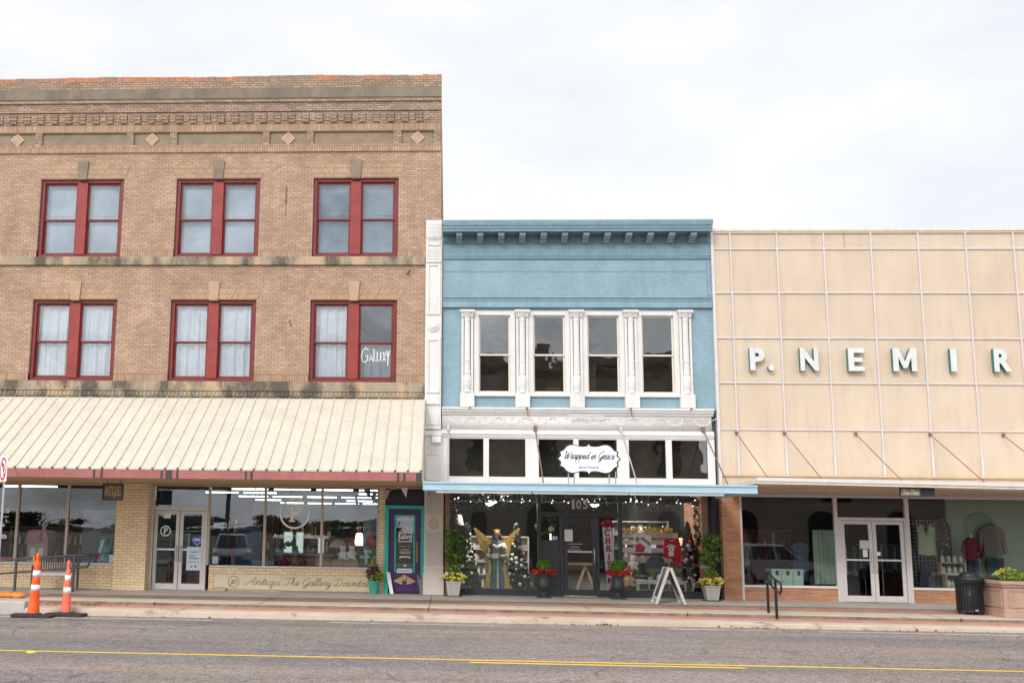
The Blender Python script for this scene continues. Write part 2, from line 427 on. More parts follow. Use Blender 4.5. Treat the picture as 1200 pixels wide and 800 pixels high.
def mk_panels():
    """peach facade panels: a slightly different tint for every panel, rain streaks under the joints"""
    m, n, b = new_mat('peach panel')
    t = nd(n, 'ShaderNodeTexCoord').outputs['Object']
    sp = nd(n, 'ShaderNodeSeparateXYZ')
    lk(n, t, sp.inputs[0])
    cb = nd(n, 'ShaderNodeCombineXYZ')
    a = nd(n, 'ShaderNodeMath', operation='ADD', i_1=-7.86 + 12.5 + 12.82)
    c = nd(n, 'ShaderNodeMath', operation='ADD', i_1=-4.57 + 12.65)
    lk(n, sp.outputs[0], a.inputs[0])
    lk(n, sp.outputs[2], c.inputs[0])
    lk(n, a.outputs[0], cb.inputs[0])
    lk(n, c.outputs[0], cb.inputs[1])
    br = nd(n, 'ShaderNodeTexBrick', offset=0.0)
    br.inputs['Color1'].default_value = (0.565, 0.45, 0.332, 1)
    br.inputs['Color2'].default_value = (0.61, 0.493, 0.38, 1)
    br.inputs['Mortar'].default_value = (0.5, 0.365, 0.25, 1)
    br.inputs['Scale'].default_value = 1.0
    br.inputs['Mortar Size'].default_value = 0.035
    br.inputs['Mortar Smooth'].default_value = 1.0
    br.inputs['Brick Width'].default_value = 1.282
    br.inputs['Row Height'].default_value = 1.265
    lk(n, cb.outputs[0], br.inputs['Vector'])
    s = mul_noise(n, br.outputs[0], t, 0.9, 0.95, 1.05)
    s = mul_noise(n, s, t, 1.0, 0.93, 1.04, stretch=(2.5, 2.5, 0.5))
    s = blotch(n, s, t, (0.4, 0.27, 0.18), 1.5, 0.56, 0.82, 0.6, (3, 3, 0.5))
    s = blotch(n, s, t, (0.66, 0.56, 0.48), 0.6, 0.55, 0.75, 0.5)
    lk(n, s, b.inputs['Base Color'])
    b.inputs['Roughness'].default_value = 0.55
    MATS['peach panel'] = m


mk_panels()


def mk_asphalt():
    m, n, b = new_mat('asphalt')
    t = nd(n, 'ShaderNodeTexCoord').outputs['Object']
    c = nd(n, 'ShaderNodeRGB')
    c.outputs[0].default_value = (0.255, 0.207, 0.184, 1)
    s = c.outputs[0]
    s = blotch(n, s, t, (0.155, 0.148, 0.15), 0.35, 0.44, 0.62, 0.8, (0.12, 1.6, 1))       # tyre lanes along the road
    s = mul_noise(n, s, t, 0.8, 0.9, 1.1, stretch=(0.5, 2.5, 1))
    s = blotch(n, s, t, (0.12, 0.11, 0.11), 0.9, 0.64, 0.72, 0.6, (0.5, 1.2, 1))          # oil and patch stains
    s = blotch(n, s, t, (0.4, 0.35, 0.32), 1.6, 0.6, 0.75, 0.35, (0.3, 1.5, 1))
    wv = nd(n, 'ShaderNodeTexNoise', i_Scale=1.3, i_Detail=6.0)
    lk(n, t, wv.inputs['Vector'])
    wm = nd(n, 'ShaderNodeMixRGB', blend_type='ADD', i_Fac=0.9)
    lk(n, t, wm.inputs[1])
    lk(n, wv.outputs['Color'], wm.inputs[2])
    ce = nd(n, 'ShaderNodeTexVoronoi', i_Scale=0.28, feature='DISTANCE_TO_EDGE')
    lk(n, wm.outputs[0], ce.inputs['Vector'])
    cm = nd(n, 'ShaderNodeMapRange')
    for k, v in (('From Min', 0.0), ('From Max', 0.006), ('To Min', 0.45), ('To Max', 1.0)):
        cm.inputs[k].default_value = v
    lk(n, ce.outputs['Distance'], cm.inputs['Value'])
    cs_ = nd(n, 'ShaderNodeVectorMath', operation='SCALE')
    lk(n, s, cs_.inputs[0])
    lk(n, cm.outputs[0], cs_.inputs['Scale'])
    s = cs_.outputs[0]
    z = nd(n, 'ShaderNodeTexVoronoi', i_Scale=38.0)
    lk(n, t, z.inputs['Vector'])
    mm = nd(n, 'ShaderNodeMixRGB', blend_type='MULTIPLY', i_Fac=0.55)
    lk(n, s, mm.inputs[1])
    g = nd(n, 'ShaderNodeRGBToBW')
    lk(n, z.outputs['Color'], g.inputs[0])
    r = nd(n, 'ShaderNodeMapRange')
    for k, v in (('From Min', 0.15), ('From Max', 0.85), ('To Min', 0.3), ('To Max', 1.75)):
        r.inputs[k].default_value = v
    lk(n, g.outputs[0], r.inputs['Value'])
    lk(n, r.outputs[0], mm.inputs[2])
    s = mul_noise(n, mm.outputs[0], t, 9.0, 0.82, 1.18, detail=4)
    lk(n, s, b.inputs['Base Color'])
    b.inputs['Roughness'].default_value = 0.9
    b.inputs['Specular IOR Level'].default_value = 0.2
    bp = nd(n, 'ShaderNodeBump', i_Strength=0.15, i_Distance=0.006)
    lk(n, z.outputs['Distance'], bp.inputs['Height'])
    lk(n, bp.outputs[0], b.inputs['Normal'])
    MATS['asphalt'] = m


mk_asphalt()
mk('ground earth', (0.16, 0.14, 0.11), 0.95, 0.2, 0.2)
mk('concrete', (0.46, 0.42, 0.375), 0.85, 0.12, 1.5, 0.2, 40, blot=[((0.24, 0.21, 0.18), 1.2, 0.48, 0.72, 0.6, (0.5, 2, 1)), ((0.12, 0.1, 0.09), 3.5, 0.64, 0.74, 0.6)])
mk_brick('paver', (0.42, 0.235, 0.175), (0.33, 0.18, 0.135), (0.22, 0.17, 0.14), w=0.2, h=0.1, var=0.15)
mk('kerb cream', (0.5, 0.41, 0.32), 0.8, 0.1, 1.5, 0.3, 40, blot=[((0.34, 0.26, 0.19), 1.3, 0.5, 0.72, 0.6, (0.5, 2, 2)), ((0.13, 0.1, 0.08), 1.9, 0.6, 0.7, 0.7, (1, 1, 1)), ((0.45, 0.3, 0.1), 2.6, 0.66, 0.74, 0.5)])
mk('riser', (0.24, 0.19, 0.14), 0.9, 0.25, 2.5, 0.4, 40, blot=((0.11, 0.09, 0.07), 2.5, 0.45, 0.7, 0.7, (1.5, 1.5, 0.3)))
mk('red strip', (0.43, 0.2, 0.15), 0.85, 0.15, 2, 0.2, 40, blot=[((0.45, 0.34, 0.27), 1.2, 0.52, 0.7, 0.7), ((0.2, 0.13, 0.1), 2.0, 0.6, 0.75, 0.6)])
mk('yellow line', (0.76, 0.5, 0.045), 0.7, 0.08, 2, 0.2, 60, blot=((0.35, 0.25, 0.1), 7, 0.6, 0.75, 0.6))
mk('white line', (0.6, 0.58, 0.56), 0.8, 0.1, 3, 0.2, 60, blot=((0.24, 0.2, 0.18), 2.2, 0.52, 0.66, 0.95, (1, 3, 1)))


# ------------------------------------------------------------------ geometry helpers
class MB:
    def __init__(s):
        s.v, s.f, s.m = [], [], []

    def add(s, vs, fs, mi=0):
        o = len(s.v)
        s.v += [tuple(p) for p in vs]
        s.f += [tuple(o + i for i in f) for f in fs]
        s.m += [mi] * len(fs)
        return s

    def box(s, x0, x1, y0, y1, z0, z1, mi=0):
        vs = [(x, y, z) for x in (x0, x1) for y in (y0, y1) for z in (z0, z1)]
        return s.add(vs, [(0, 1, 3, 2), (4, 6, 7, 5), (0, 4, 5, 1), (2, 3, 7, 6), (0, 2, 6, 4), (1, 5, 7, 3)], mi)

    def prism(s, poly, y0, y1, mi=0, side=None):
        """polygon in (x, z), counter-clockwise seen from -Y, extruded y0 (front) to y1"""
        n = len(poly)
        vs = [(x, y0, z) for x, z in poly] + [(x, y1, z) for x, z in poly]
        s.add(vs, [tuple(range(n))], mi)
        s.add(vs, [tuple(range(2 * n - 1, n - 1, -1))], mi)
        return s.add(vs, [(i, n + i, n + (i + 1) % n, (i + 1) % n) for i in range(n)], mi if side is None else side)

    def slab(s, poly, z0, z1, mi=0):
        """polygon in (x, y) extruded upwards"""
        n = len(poly)
        vs = [(x, y, z0) for x, y in poly] + [(x, y, z1) for x, y in poly]
        return s.add(vs, [tuple(range(n))[::-1], tuple(range(n, 2 * n))] + [(i, (i + 1) % n, n + (i + 1) % n, n + i) for i in range(n)], mi)

    def extr_x(s, poly, x0, x1, mi=0):
        """polygon in (y, z) extruded along x"""
        n = len(poly)
        vs = [(x0, y, z) for y, z in poly] + [(x1, y, z) for y, z in poly]
        return s.add(vs, [tuple(range(n)), tuple(range(2 * n - 1, n - 1, -1))] + [(i, n + i, n + (i + 1) % n, (i + 1) % n) for i in range(n)], mi)

    def tube(s, pts, r, n=8, mi=0, caps=True, r2=None):
        pts = [Vector(p) for p in pts]
        rings = []
        for i, p in enumerate(pts):
            d = (pts[min(i + 1, len(pts) - 1)] - pts[max(i - 1, 0)]).normalized()
            a = Vector((0, 0, 1)) if abs(d.z) < 0.9 else Vector((1, 0, 0))
            u = d.cross(a).normalized()
            w = d.cross(u)
            rr = r if r2 is None else r + (r2 - r) * i / (len(pts) - 1)
            rings.append([p + (u * math.cos(2 * PI * k / n) + w * math.sin(2 * PI * k / n)) * rr for k in range(n)])
        vs = [q for g in rings for q in g]
        fs = [(i * n + k, i * n + (k + 1) % n, (i + 1) * n + (k + 1) % n, (i + 1) * n + k) for i in range(len(pts) - 1) for k in range(n)]
        if caps:
            fs += [tuple(range(n))[::-1], tuple(range((len(pts) - 1) * n, len(pts) * n))]
        return s.add(vs, fs, mi)

    def lathe(s, prof, c=(0, 0, 0), n=20, sy=1.0, mi=0, sx=1.0):
        """profile of (radius, z) turned about the vertical through c"""
        vs = [(c[0] + r * sx * math.cos(2 * PI * k / n), c[1] + r * sy * math.sin(2 * PI * k / n), c[2] + z) for r, z in prof for k in range(n)]
        m = len(prof)
        fs = [(i * n + k, i * n + (k + 1) % n, (i + 1) * n + (k + 1) % n, (i + 1) * n + k) for i in range(m - 1) for k in range(n)]
        fs += [tuple(range(n))[::-1], tuple(range((m - 1) * n, m * n))]
        return s.add(vs, fs, mi)

    def ball(s, c, r, n=12, m=8, sz=1.0, mi=0, sy=1.0):
        prof = [(max(1e-3, r * math.sin(PI * i / m)), -r * sz * math.cos(PI * i / m)) for i in range(m + 1)]
        return s.lathe(prof, c, n, sy, mi)

    def leaves(s, c, rad, count, size, shell=0.55, mi=0, rnd=random):
        """small leaf faces spread through an ellipsoid, denser near its skin"""
        for _ in range(count):
            d = Vector((rnd.gauss(0, 1), rnd.gauss(0, 1), rnd.gauss(0, 1))).normalized()
            rr = shell + (1.06 - shell) * rnd.random() ** 0.6
            p = Vector((c[0] + d.x * rad[0] * rr, c[1] + d.y * rad[1] * rr, c[2] + d.z * rad[2] * rr))
            s.leaf(p, size * rnd.uniform(0.6, 1.35), rnd, mi)
        return s

    def leaf(s, p, sz, rnd=random, mi=0):
        R = Euler((rnd.uniform(0, 6.28), rnd.uniform(0, 6.28), rnd.uniform(0, 6.28))).to_matrix()
        q = [R @ Vector(a) * sz + p for a in ((-0.5, -0.9, 0), (0.5, -0.9, 0.1), (0.55, 0.6, 0), (0, 1.0, 0.12), (-0.55, 0.6, 0))]
        return s.add(q, [(0, 1, 2, 3, 4)], mi)

    def build(s, name, mat, parent=None, smooth=False, bevel=0.0, kind=None, local=False, flat_angle=None):
        me = D.meshes.new(name)
        off = Vector((0, 0, 0))
        if parent and not local:
            q = parent
            while q:
                off += Vector(q.location)
                q = q.parent
        me.from_pydata([tuple(Vector(p) - off) for p in s.v], [], s.f)
        mats = mat if isinstance(mat, (list, tuple)) else [mat]
        for a in mats:
            me.materials.append(MATS[a])
        if len(mats) > 1:
            me.polygons.foreach_set('material_index', s.m)
        if smooth:
            me.polygons.foreach_set('use_smooth', [True] * len(me.polygons))
        me.update()
        o = D.objects.new(name, me)
        COL.objects.link(o)
        if parent:
            o.parent = parent
        if bevel:
            b = o.modifiers.new('bevel', 'BEVEL')
            b.width = bevel
            b.segments = 2
            b.limit_method = 'ANGLE'
        if kind:
            o['kind'] = kind
        return o


def thing(name, label, cat, loc=(0, 0, 0), group=None, rz=0.0):
    o = D.objects.new(name, None)
    COL.objects.link(o)
    o.location = loc
    o.rotation_euler.z = rz
    o.empty_display_size = 0.2
    o['label'] = label
    o['category'] = cat
    if group:
        o['group'] = group
    return o


def tag(o, label, cat, group=None):
    o['label'] = label
    o['category'] = cat
    if group:
        o['group'] = group
    return o


def copy_tree(o, parent=None, loc=None, rz=None, label=None):
    c = o.copy()
    COL.objects.link(c)
    if parent:
        c.parent = parent
    if loc is not None:
        c.location = loc
    if rz is not None:
        c.rotation_euler.z = rz
    if label:
        c['label'] = label
    for ch in [x for x in D.objects if x.parent == o]:
        copy_tree(ch, c)
    return c


def wall_holes(mb, x0, x1, z0, z1, yf, yb, holes, mi=0, reveal=None, back=True):
    """a wall in the XZ plane, yf its street face, with rectangular openings and their reveals"""
    xs = sorted({x0, x1, *[h[0] for h in holes], *[h[1] for h in holes]})
    zs = sorted({z0, z1, *[h[2] for h in holes], *[h[3] for h in holes]})
    inside = lambda x, z: any(h[0] < x < h[1] and h[2] < z < h[3] for h in holes)
    for i in range(len(xs) - 1):
        for j in range(len(zs) - 1):
            a, b, c, d = xs[i], xs[i + 1], zs[j], zs[j + 1]
            if inside((a + b) / 2, (c + d) / 2):
                continue
            mb.add([(a, yf, c), (b, yf, c), (b, yf, d), (a, yf, d)], [(0, 1, 2, 3)], mi)
            if back:
                mb.add([(a, yb, c), (b, yb, c), (b, yb, d), (a, yb, d)], [(3, 2, 1, 0)], mi)
    r = mi if reveal is None else reveal
    for a, b, c, d in holes:
        mb.add([(a, yf, c), (a, yb, c), (a, yb, d), (a, yf, d)], [(0, 1, 2, 3)], r)
        mb.add([(b, yf, c), (b, yb, c), (b, yb, d), (b, yf, d)], [(3, 2, 1, 0)], r)
        mb.add([(a, yf, c), (b, yf, c), (b, yb, c), (a, yb, c)], [(3, 2, 1, 0)], r)
        mb.add([(a, yf, d), (b, yf, d), (b, yb, d), (a, yb, d)], [(0, 1, 2, 3)], r)
    for x, o in ((x0, 0), (x1, 1)):
        mb.add([(x, yf, z0), (x, yb, z0), (x, yb, z1), (x, yf, z1)], [(0, 1, 2, 3) if not o else (3, 2, 1, 0)], mi)
    mb.add([(x0, yf, z0), (x1, yf, z0), (x1, yb, z0), (x0, yb, z0)], [(3, 2, 1, 0)], mi)
    mb.add([(x0, yf, z1), (x1, yf, z1), (x1, yb, z1), (x0, yb, z1)], [(0, 1, 2, 3)], mi)
    return mb


def frame_rect(mb, x0, x1, z0, z1, w, y0, y1, mi=0, wb=None, wt=None):
    wb = w if wb is None else wb
    wt = w if wt is None else wt
    mb.box(x0, x0 + w, y0, y1, z0, z1, mi)
    mb.box(x1 - w, x1, y0, y1, z0, z1, mi)
    mb.box(x0 + w, x1 - w, y0 + .001, y1 - .001, z0, z0 + wb, mi)
    mb.box(x0 + w, x1 - w, y0 + .001, y1 - .001, z1 - wt, z1, mi)
    return mb


def text(body, x0, x1, z0, z1, y, depth, mat, name, parent=None, bold=0.0, shear=0.0, side=None):
    """lettering fitted into a rectangle, facing the street"""
    cu = D.curves.new('lettering', 'FONT')
    cu.body = body
    cu.offset = bold
    cu.shear = shear
    cu.extrude = 0.5
    cu.resolution_u = 3
    o = D.objects.new('lettering', cu)
    COL.objects.link(o)
    bpy.context.view_layer.update()
    me = D.meshes.new_from_object(o.evaluated_get(bpy.context.evaluated_depsgraph_get()))
    D.objects.remove(o)
    xs = [v.co.x for v in me.vertices]
    ys = [v.co.y for v in me.vertices]
    a, b, c, d = min(xs), max(xs), min(ys), max(ys)
    mb = MB()
    vs = [(x0 + (v.co.x - a) / (b - a) * (x1 - x0), y - depth * (v.co.z + 0.5), z0 + (v.co.y - c) / (d - c) * (z1 - z0)) for v in me.vertices]
    for p in me.polygons:
        mi = 0
        if side and abs(p.normal.z) < 0.5:
            mi = 1
        mb.add([vs[i] for i in p.vertices], [tuple(range(len(p.vertices)))], mi)
    D.meshes.remove(me)
    return mb.build(name, [mat, side] if side else mat, parent)


def spline(pts, k=5):
    if len(pts) < 3:
        return pts
    o = []
    P = [pts[0]] + list(pts) + [pts[-1]]
    for i in range(1, len(P) - 2):
        for j in range(k):
            t = j / k
            o.append(tuple(0.5 * (2 * P[i][c] + (P[i + 1][c] - P[i - 1][c]) * t + (2 * P[i - 1][c] - 5 * P[i][c] + 4 * P[i + 1][c] - P[i + 2][c]) * t * t
                                  + (3 * P[i][c] - P[i - 1][c] - 3 * P[i + 1][c] + P[i + 2][c]) * t ** 3) for c in (0, 1)))
    return o + [pts[-1]]


def ribbon(mb, pts, w, y, mi=0, th=0.002):
    n = len(pts)
    L, R_ = [], []
    for i in range(n):
        a, b = pts[max(i - 1, 0)], pts[min(i + 1, n - 1)]
        d = math.hypot(b[0] - a[0], b[1] - a[1]) or 1
        nx, nz_ = -(b[1] - a[1]) / d * w / 2, (b[0] - a[0]) / d * w / 2
        L.append((pts[i][0] + nx, pts[i][1] + nz_))
        R_.append((pts[i][0] - nx, pts[i][1] - nz_))
    vs = [(x, y, z) for x, z in L] + [(x, y, z) for x, z in R_] + [(x, y + th, z) for x, z in L] + [(x, y + th, z) for x, z in R_]
    fs = []
    for i in range(n - 1):
        fs += [(n + i, n + i + 1, i + 1, i), (2 * n + i, 2 * n + i + 1, 3 * n + i + 1, 3 * n + i), (i, i + 1, 2 * n + i + 1, 2 * n + i), (3 * n + i, 3 * n + i + 1, n + i + 1, n + i)]
    mb.add(vs, fs, mi)


SCRIPT = {
    'a': (1.05, [[(.8, .9), (.45, 1), (.12, .6), (.15, .15), (.38, 0), (.62, .25), (.8, 1)], [(.8, 1), (.74, .2), (.9, 0), (1.1, .2)]]),
    'c': (.85, [[(.7, .8), (.5, 1), (.15, .7), (.15, .25), (.4, 0), (.9, .25)]]),
    'd': (1.05, [[(.75, .9), (.45, 1), (.12, .6), (.15, .15), (.38, 0), (.62, .25), (.78, .8)], [(.95, 2), (.78, .3), (.9, 0), (1.1, .2)]]),
    'e': (.85, [[(0, .15), (.5, .45), (.62, .82), (.42, 1), (.18, .7), (.18, .25), (.42, 0), (.9, .25)]]),
    'h': (1.0, [[(0, .2), (.4, 1.4), (.45, 1.95), (.28, 1.95), (.2, 1.3), (.15, 0)], [(.18, .5), (.5, 1), (.7, .8), (.68, .15), (.8, 0), (1, .2)]]),
    'i': (.55, [[(0, .15), (.25, 1), (.2, .2), (.32, 0), (.58, .2)], [(.3, 1.4), (.36, 1.5)]]),
    'l': (.55, [[(0, .2), (.38, 1.4), (.42, 1.95), (.26, 1.95), (.2, 1.3), (.2, .2), (.34, 0), (.58, .2)]]),
    'n': (.98, [[(0, .15), (.2, 1), (.15, 0)], [(.18, .5), (.5, 1), (.68, .8), (.65, .15), (.78, 0), (1, .2)]]),
    'o': (.9, [[(.5, 1), (.18, .7), (.15, .25), (.4, 0), (.66, .3), (.62, .8), (.45, 1), (.65, .85), (.95, .95)]]),
    'p': (.95, [[(0, .15), (.25, 1), (.12, -.9)], [(.22, .6), (.5, 1), (.78, .75), (.7, .2), (.42, 0), (.2, .15)]]),
    'q': (1.05, [[(.75, .9), (.45, 1), (.12, .6), (.15, .15), (.38, 0), (.62, .25), (.8, 1)], [(.8, 1), (.66, -.9), (.85, -.6), (1.05, .2)]]),
    'r': (.75, [[(0, .15), (.18, .9), (.25, 1.12), (.5, .92), (.42, .2), (.55, 0), (.78, .2)]]),
    't': (.6, [[(0, .15), (.38, 1.6), (.22, .2), (.36, 0), (.62, .2)], [(.05, 1.12), (.65, 1.18)]]),
    'u': (1.0, [[(0, .15), (.2, 1), (.12, .3), (.32, 0), (.6, .3), (.75, 1)], [(.75, 1), (.7, .2), (.82, 0), (1.02, .2)]]),
    'w': (1.2, [[(0, .15), (.2, 1), (.12, .3), (.3, 0), (.5, .25), (.62, .95)], [(.62, .95), (.55, .2), (.75, 0), (1, .45), (1.0, .95), (1.22, .85)]]),
    'y': (.95, [[(0, .15), (.2, 1), (.12, .4), (.32, .1), (.6, .4), (.75, 1)], [(.75, 1), (.6, -.5), (.35, -1), (.18, -.8), (.55, -.1), (1, .2)]]),
    'A': (1.5, [[(-.5, .5), (-.3, 0), (.2, .3), (1.05, 2), (1.12, .3), (1.35, 0), (1.5, .2)], [(.3, .75), (1.2, .85)]]),
    'D': (1.8, [[(.6, 1.9), (.4, .3), (.1, 0), (-.1, .2), (.4, .25), (1, 0), (1.55, .7), (1.45, 1.5), (.9, 2), (.2, 1.85), (-.2, 1.4)]]),
    'G': (1.5, [[(1.3, 1.6), (1.05, 2), (.5, 1.7), (.12, .9), (.3, .2), (.8, .1), (1.2, .7), (1.3, 1)], [(1.3, 1), (1.15, -.3), (.8, -.8), (.5, -.5), (1.4, .2)]]),
    'T': (1.3, [[(-.1, 1.5), (.1, 1.9), (.9, 1.8), (1.6, 2.1)], [(.95, 1.85), (.7, .5), (.35, 0), (0, .25)]]),
    'W': (1.9, [[(-.1, 1.5), (.15, 1.95), (.25, .3), (.4, 0), (.9, 1.5), (.95, .3), (1.1, 0), (1.6, 1.5), (1.75, 2)]]),
    ' ': (.6, []),
}


def script(body, x0, x1, z, xh, w, y, mat, name, parent=None, slant=0.3):
    adv = 0
    paths = []
    for ch in body:
        a, ss = SCRIPT[ch]
        for s_ in ss:
            paths.append([(adv + px + slant * pz, pz) for px, pz in s_])
        adv += a
    k = (x1 - x0) / adv
    mb = MB()
    for i, p in enumerate(paths):
        ribbon(mb, spline([(x0 + a * k, z + b * xh) for a, b in p]), w, y - 0.0004 * (i % 5))
    return mb.build(name, mat, parent)


SLAB = {
    'C': [[(.85, .72), (.6, 1), (.25, .9), (.1, .5), (.25, .1), (.6, 0), (.9, .22)]], 'H': [[(.2, 0), (.2, 1)], [(.8, 0), (.8, 1)], [(.2, .5), (.8, .5)]],
    'R': [[(.2, 0), (.2, 1)], [(.2, .97), (.6, .97), (.78, .75), (.6, .5), (.2, .5)], [(.5, .5), (.88, 0)]], 'I': [[(.5, 0), (.5, 1)]],
    'S': [[(.82, .75), (.6, 1), (.25, .9), (.22, .65), (.5, .5), (.8, .32), (.72, .08), (.4, 0), (.15, .25)]],
    'T': [[(.5, 0), (.5, 1)], [(.08, .95), (.92, .95)]], 'M': [[(.12, 0), (.15, 1)], [(.88, 0), (.85, 1)], [(.15, 1), (.5, .3), (.85, 1)]],
    'A': [[(.1, 0), (.5, 1), (.9, 0)], [(.28, .35), (.72, .35)]], 'P': [[(.22, 0), (.22, 1)], [(.22, .96), (.6, .96), (.85, .74), (.6, .48), (.22, .48)]],
    'E': [[(.2, 0), (.2, 1)], [(.2, .95), (.8, .95)], [(.2, .5), (.65, .5)], [(.2, .05), (.8, .05)]],
}
FEET = {'H': (.2, .8), 'R': (.2, .88), 'I': (.5,), 'T': (.5,), 'M': (.12, .88), 'A': (.1, .9), 'P': (.22,)}


def slab_letters(mb, ch, x0, x1, z0, z1, w, y, mi=0):
    n = 0
    for p in SLAB[ch]:
        q = [(x0 + a * (x1 - x0), z0 + b * (z1 - z0)) for a, b in p]
        ribbon(mb, spline(q, 4) if ch in 'CS' else q, w, y - .0006 * n, mi)
        n += 1
    for f in FEET.get(ch, ()):
        cx = x0 + f * (x1 - x0)
        ribbon(mb, [(cx - w * 1.0, z0 + w * .2), (cx + w * 1.0, z0 + w * .2)], w * .45, y - .0006 * n, mi)
        n += 1


def ring(mb, cx, cz, r, w, y, n=40, mi=0):
    ribbon(mb, [(cx + r * math.cos(2 * PI * i / n), cz + r * math.sin(2 * PI * i / n)) for i in range(n + 1)], w, y, mi)


def sheet(name, pts, mat, kind='structure'):
    o = MB().add(pts, [tuple(range(len(pts)))]).build(name, mat)
    o['kind'] = kind
    return o


# ------------------------------------------------------------------ ground, road, pavement
sheet('ground', [(-600, -600, -0.42), (600, -600, -0.42), (600, 600, -0.42), (-600, 600, -0.42)], 'ground earth')
RZ = -0.29
sheet('road', [(-90, -23.6, RZ), (90, -23.6, RZ), (90, -4.3, RZ), (-90, -4.3, RZ)], 'asphalt')
mb = MB()
LX = [-60, -40, -30, -24, -20, -16, -13, -10, -7.9, -3.65, -.5, 3, 6.9, 10, 12.5, 16, 20, 26, 40, 60]
zo = lambda x: -0.0026 * (max(-12, min(16, x)) + 8.5)


def strip(name, prof, mat, x0=-60, x1=60):
    """profile of (y, z, slope share) swept along the street"""
    mb = MB()
    xs = [x0] + [x for x in LX if x0 < x < x1] + [x1]
    n = len(prof)
    vs = [(x, y, z + zo(x) * k) for x in xs for y, z, k in prof]
    mb.add(vs, [(i * n + j, (i + 1) * n + j, (i + 1) * n + j + 1, i * n + j + 1) for i in range(len(xs) - 1) for j in range(n - 1)])
    return mb.build(name, mat, kind='structure')


strip('pavement', [(-1.75, 0.012, .3), (1.2, 0.03, 0)], 'concrete')
strip('brick_paving', [(-2.95, 0.0, .7), (-1.75, 0.012, .3)], 'paver')
strip('pavement_edge', [(-3.91, -.012, 1), (-3.9, 0.0, 1), (-2.95, 0.0, .7)], 'kerb cream')
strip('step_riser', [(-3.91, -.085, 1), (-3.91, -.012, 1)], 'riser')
strip('step_tread', [(-4.25, -.12, 1), (-3.91, -.085, 1)], 'red strip', -9.75, 60)
strip('kerb', [(-4.62, -.31, 1), (-4.59, -.17, 1), (-4.56, -.148, 1), (-4.5, -.138, 1), (-4.25, -.12, 1)], 'kerb cream', -9.75, 60)
mb = MB()
mb.extr_x([(-4.62, -.4), (-4.6, -.02), (-4.57, .0), (-3.9, .0), (-3.9, -.4)], -60, -9.75)
mb.build('ramp_kerb', 'concrete', kind='structure', bevel=.012)
o = MB().add([(-60, -30, -.13), (60, -30, -.13), (60, -23.6, -.13), (-60, -23.6, -.13)], [(0, 1, 2, 3)]).add(
    [(-60, -23.6, -.13), (60, -23.6, -.13), (60, -23.6, -.4), (-60, -23.6, -.4)], [(0, 1, 2, 3)]).build('opposite_pavement', 'concrete', kind='structure')
L = RZ + 0.004
for x in (-13.5, -9.9, -4.4, -.42, 3.3, 7.6, 11.2, 14.9, -17.5):
    sheet('pavement_joint', [(x - .007, -3.9, .004 + zo(x)), (x + .007, -3.9, .004 + zo(x)), (x + .007, .3, .029), (x - .007, .3, .029)], 'soil')
for x in (-6.9, -.44, 5.5, 11.6):
    MB().box(x - .012, x + .012, -3.916, -3.9, -.085 + zo(x), .002 + zo(x)).build('step_joint', 'soil', kind='structure')
sheet('road_line', [(-60, -11.46, L), (60, -11.46, L), (60, -11.33, L), (-60, -11.33, L)], 'yellow line')
sheet('road_line', [(.35, -11.76, L), (4.62, -11.76, L), (4.62, -11.62, L), (.35, -11.62, L)], 'yellow line')
for a, b in ((-12, -5.2), (-2.6, 1.0), (4.8, 7.2), (8.0, 14.5)):
    sheet('edge_line', [(a, -5.26, L), (b, -5.3, L), (b, -5.2, L), (a, -5.15, L)], 'white line')
mb = MB()
mb.lathe([(.09, 0), (.085, .012), (.05, .022), (.005, .024)], (-6.74, -11.57, RZ), 14)
tag(mb.build('road_stud', 'bag yellow', smooth=True), 'small yellow raised marker button beside the single yellow road line', 'road marker')
mb = MB()
rl = random.Random(3)
for _ in range(230):
    x = rl.choice((rl.uniform(-13, -9.4), rl.uniform(-9.5, 15), rl.gauss(9.8, .6), rl.gauss(6.8, .5), rl.gauss(13.5, .8), rl.gauss(3.2, .4), rl.gauss(-8.9, .3)))
    mb.leaf(Vector((x, -4.68 - abs(rl.gauss(0, .07)), RZ + .012 + rl.random() * .02)), rl.choice((.01, .014, .02, .035)), rl)
for _ in range(40):
    mb.leaf(Vector((rl.gauss(-8.6, .4), -3.97 - rl.random() * .1, -.085)), rl.uniform(.02, .04), rl)
mb.build('leaf_litter', 'fall leaf', kind='stuff')

# ------------------------------------------------------------------ brick building (left)
BB = thing('brick_building', 'three storey tan brick building with red sash windows and a cream metal awning', 'building', (-9, 0, 0))
XL, XR = -18.0, -0.24
WX = (-11.98, -7.95, -3.93)
WW, WH = 2.47, 2.35
holes = [(x, x + WW, z, z + WH) for z in (9.42, 5.81) for x in WX]
mb = MB()
wall_holes(mb, XL, XR, 3.03, 12.56, 0, .34, holes)
mb.box(XL, XR, .34, .36, 3.02, 3.04)
mb.box(XL, XL + .3, .345, 26, 0, 14.3)
mb.box(XR - .3, XR, .345, 26, 0, 14.3)
mb.box(XL + .3, XR - .3, 25.7, 26, 0, 14.3)
mb.build('wall', 'tan brick', BB)
MB().box(XL + .3, XR - .3, .35, 25.7, 14.0, 14.1).build('roof', 'roofing', BB)
mb = MB()
for z in (5.2, 8.9, 12.6):
    mb.box(XL + .3, XR - .3, .345, 9, z, z + .1)
mb.box(XL + .3, XR - .3, 9, 9.1, 3.1, 13.9)
mb.build('upper_interior', 'dark interior', BB)
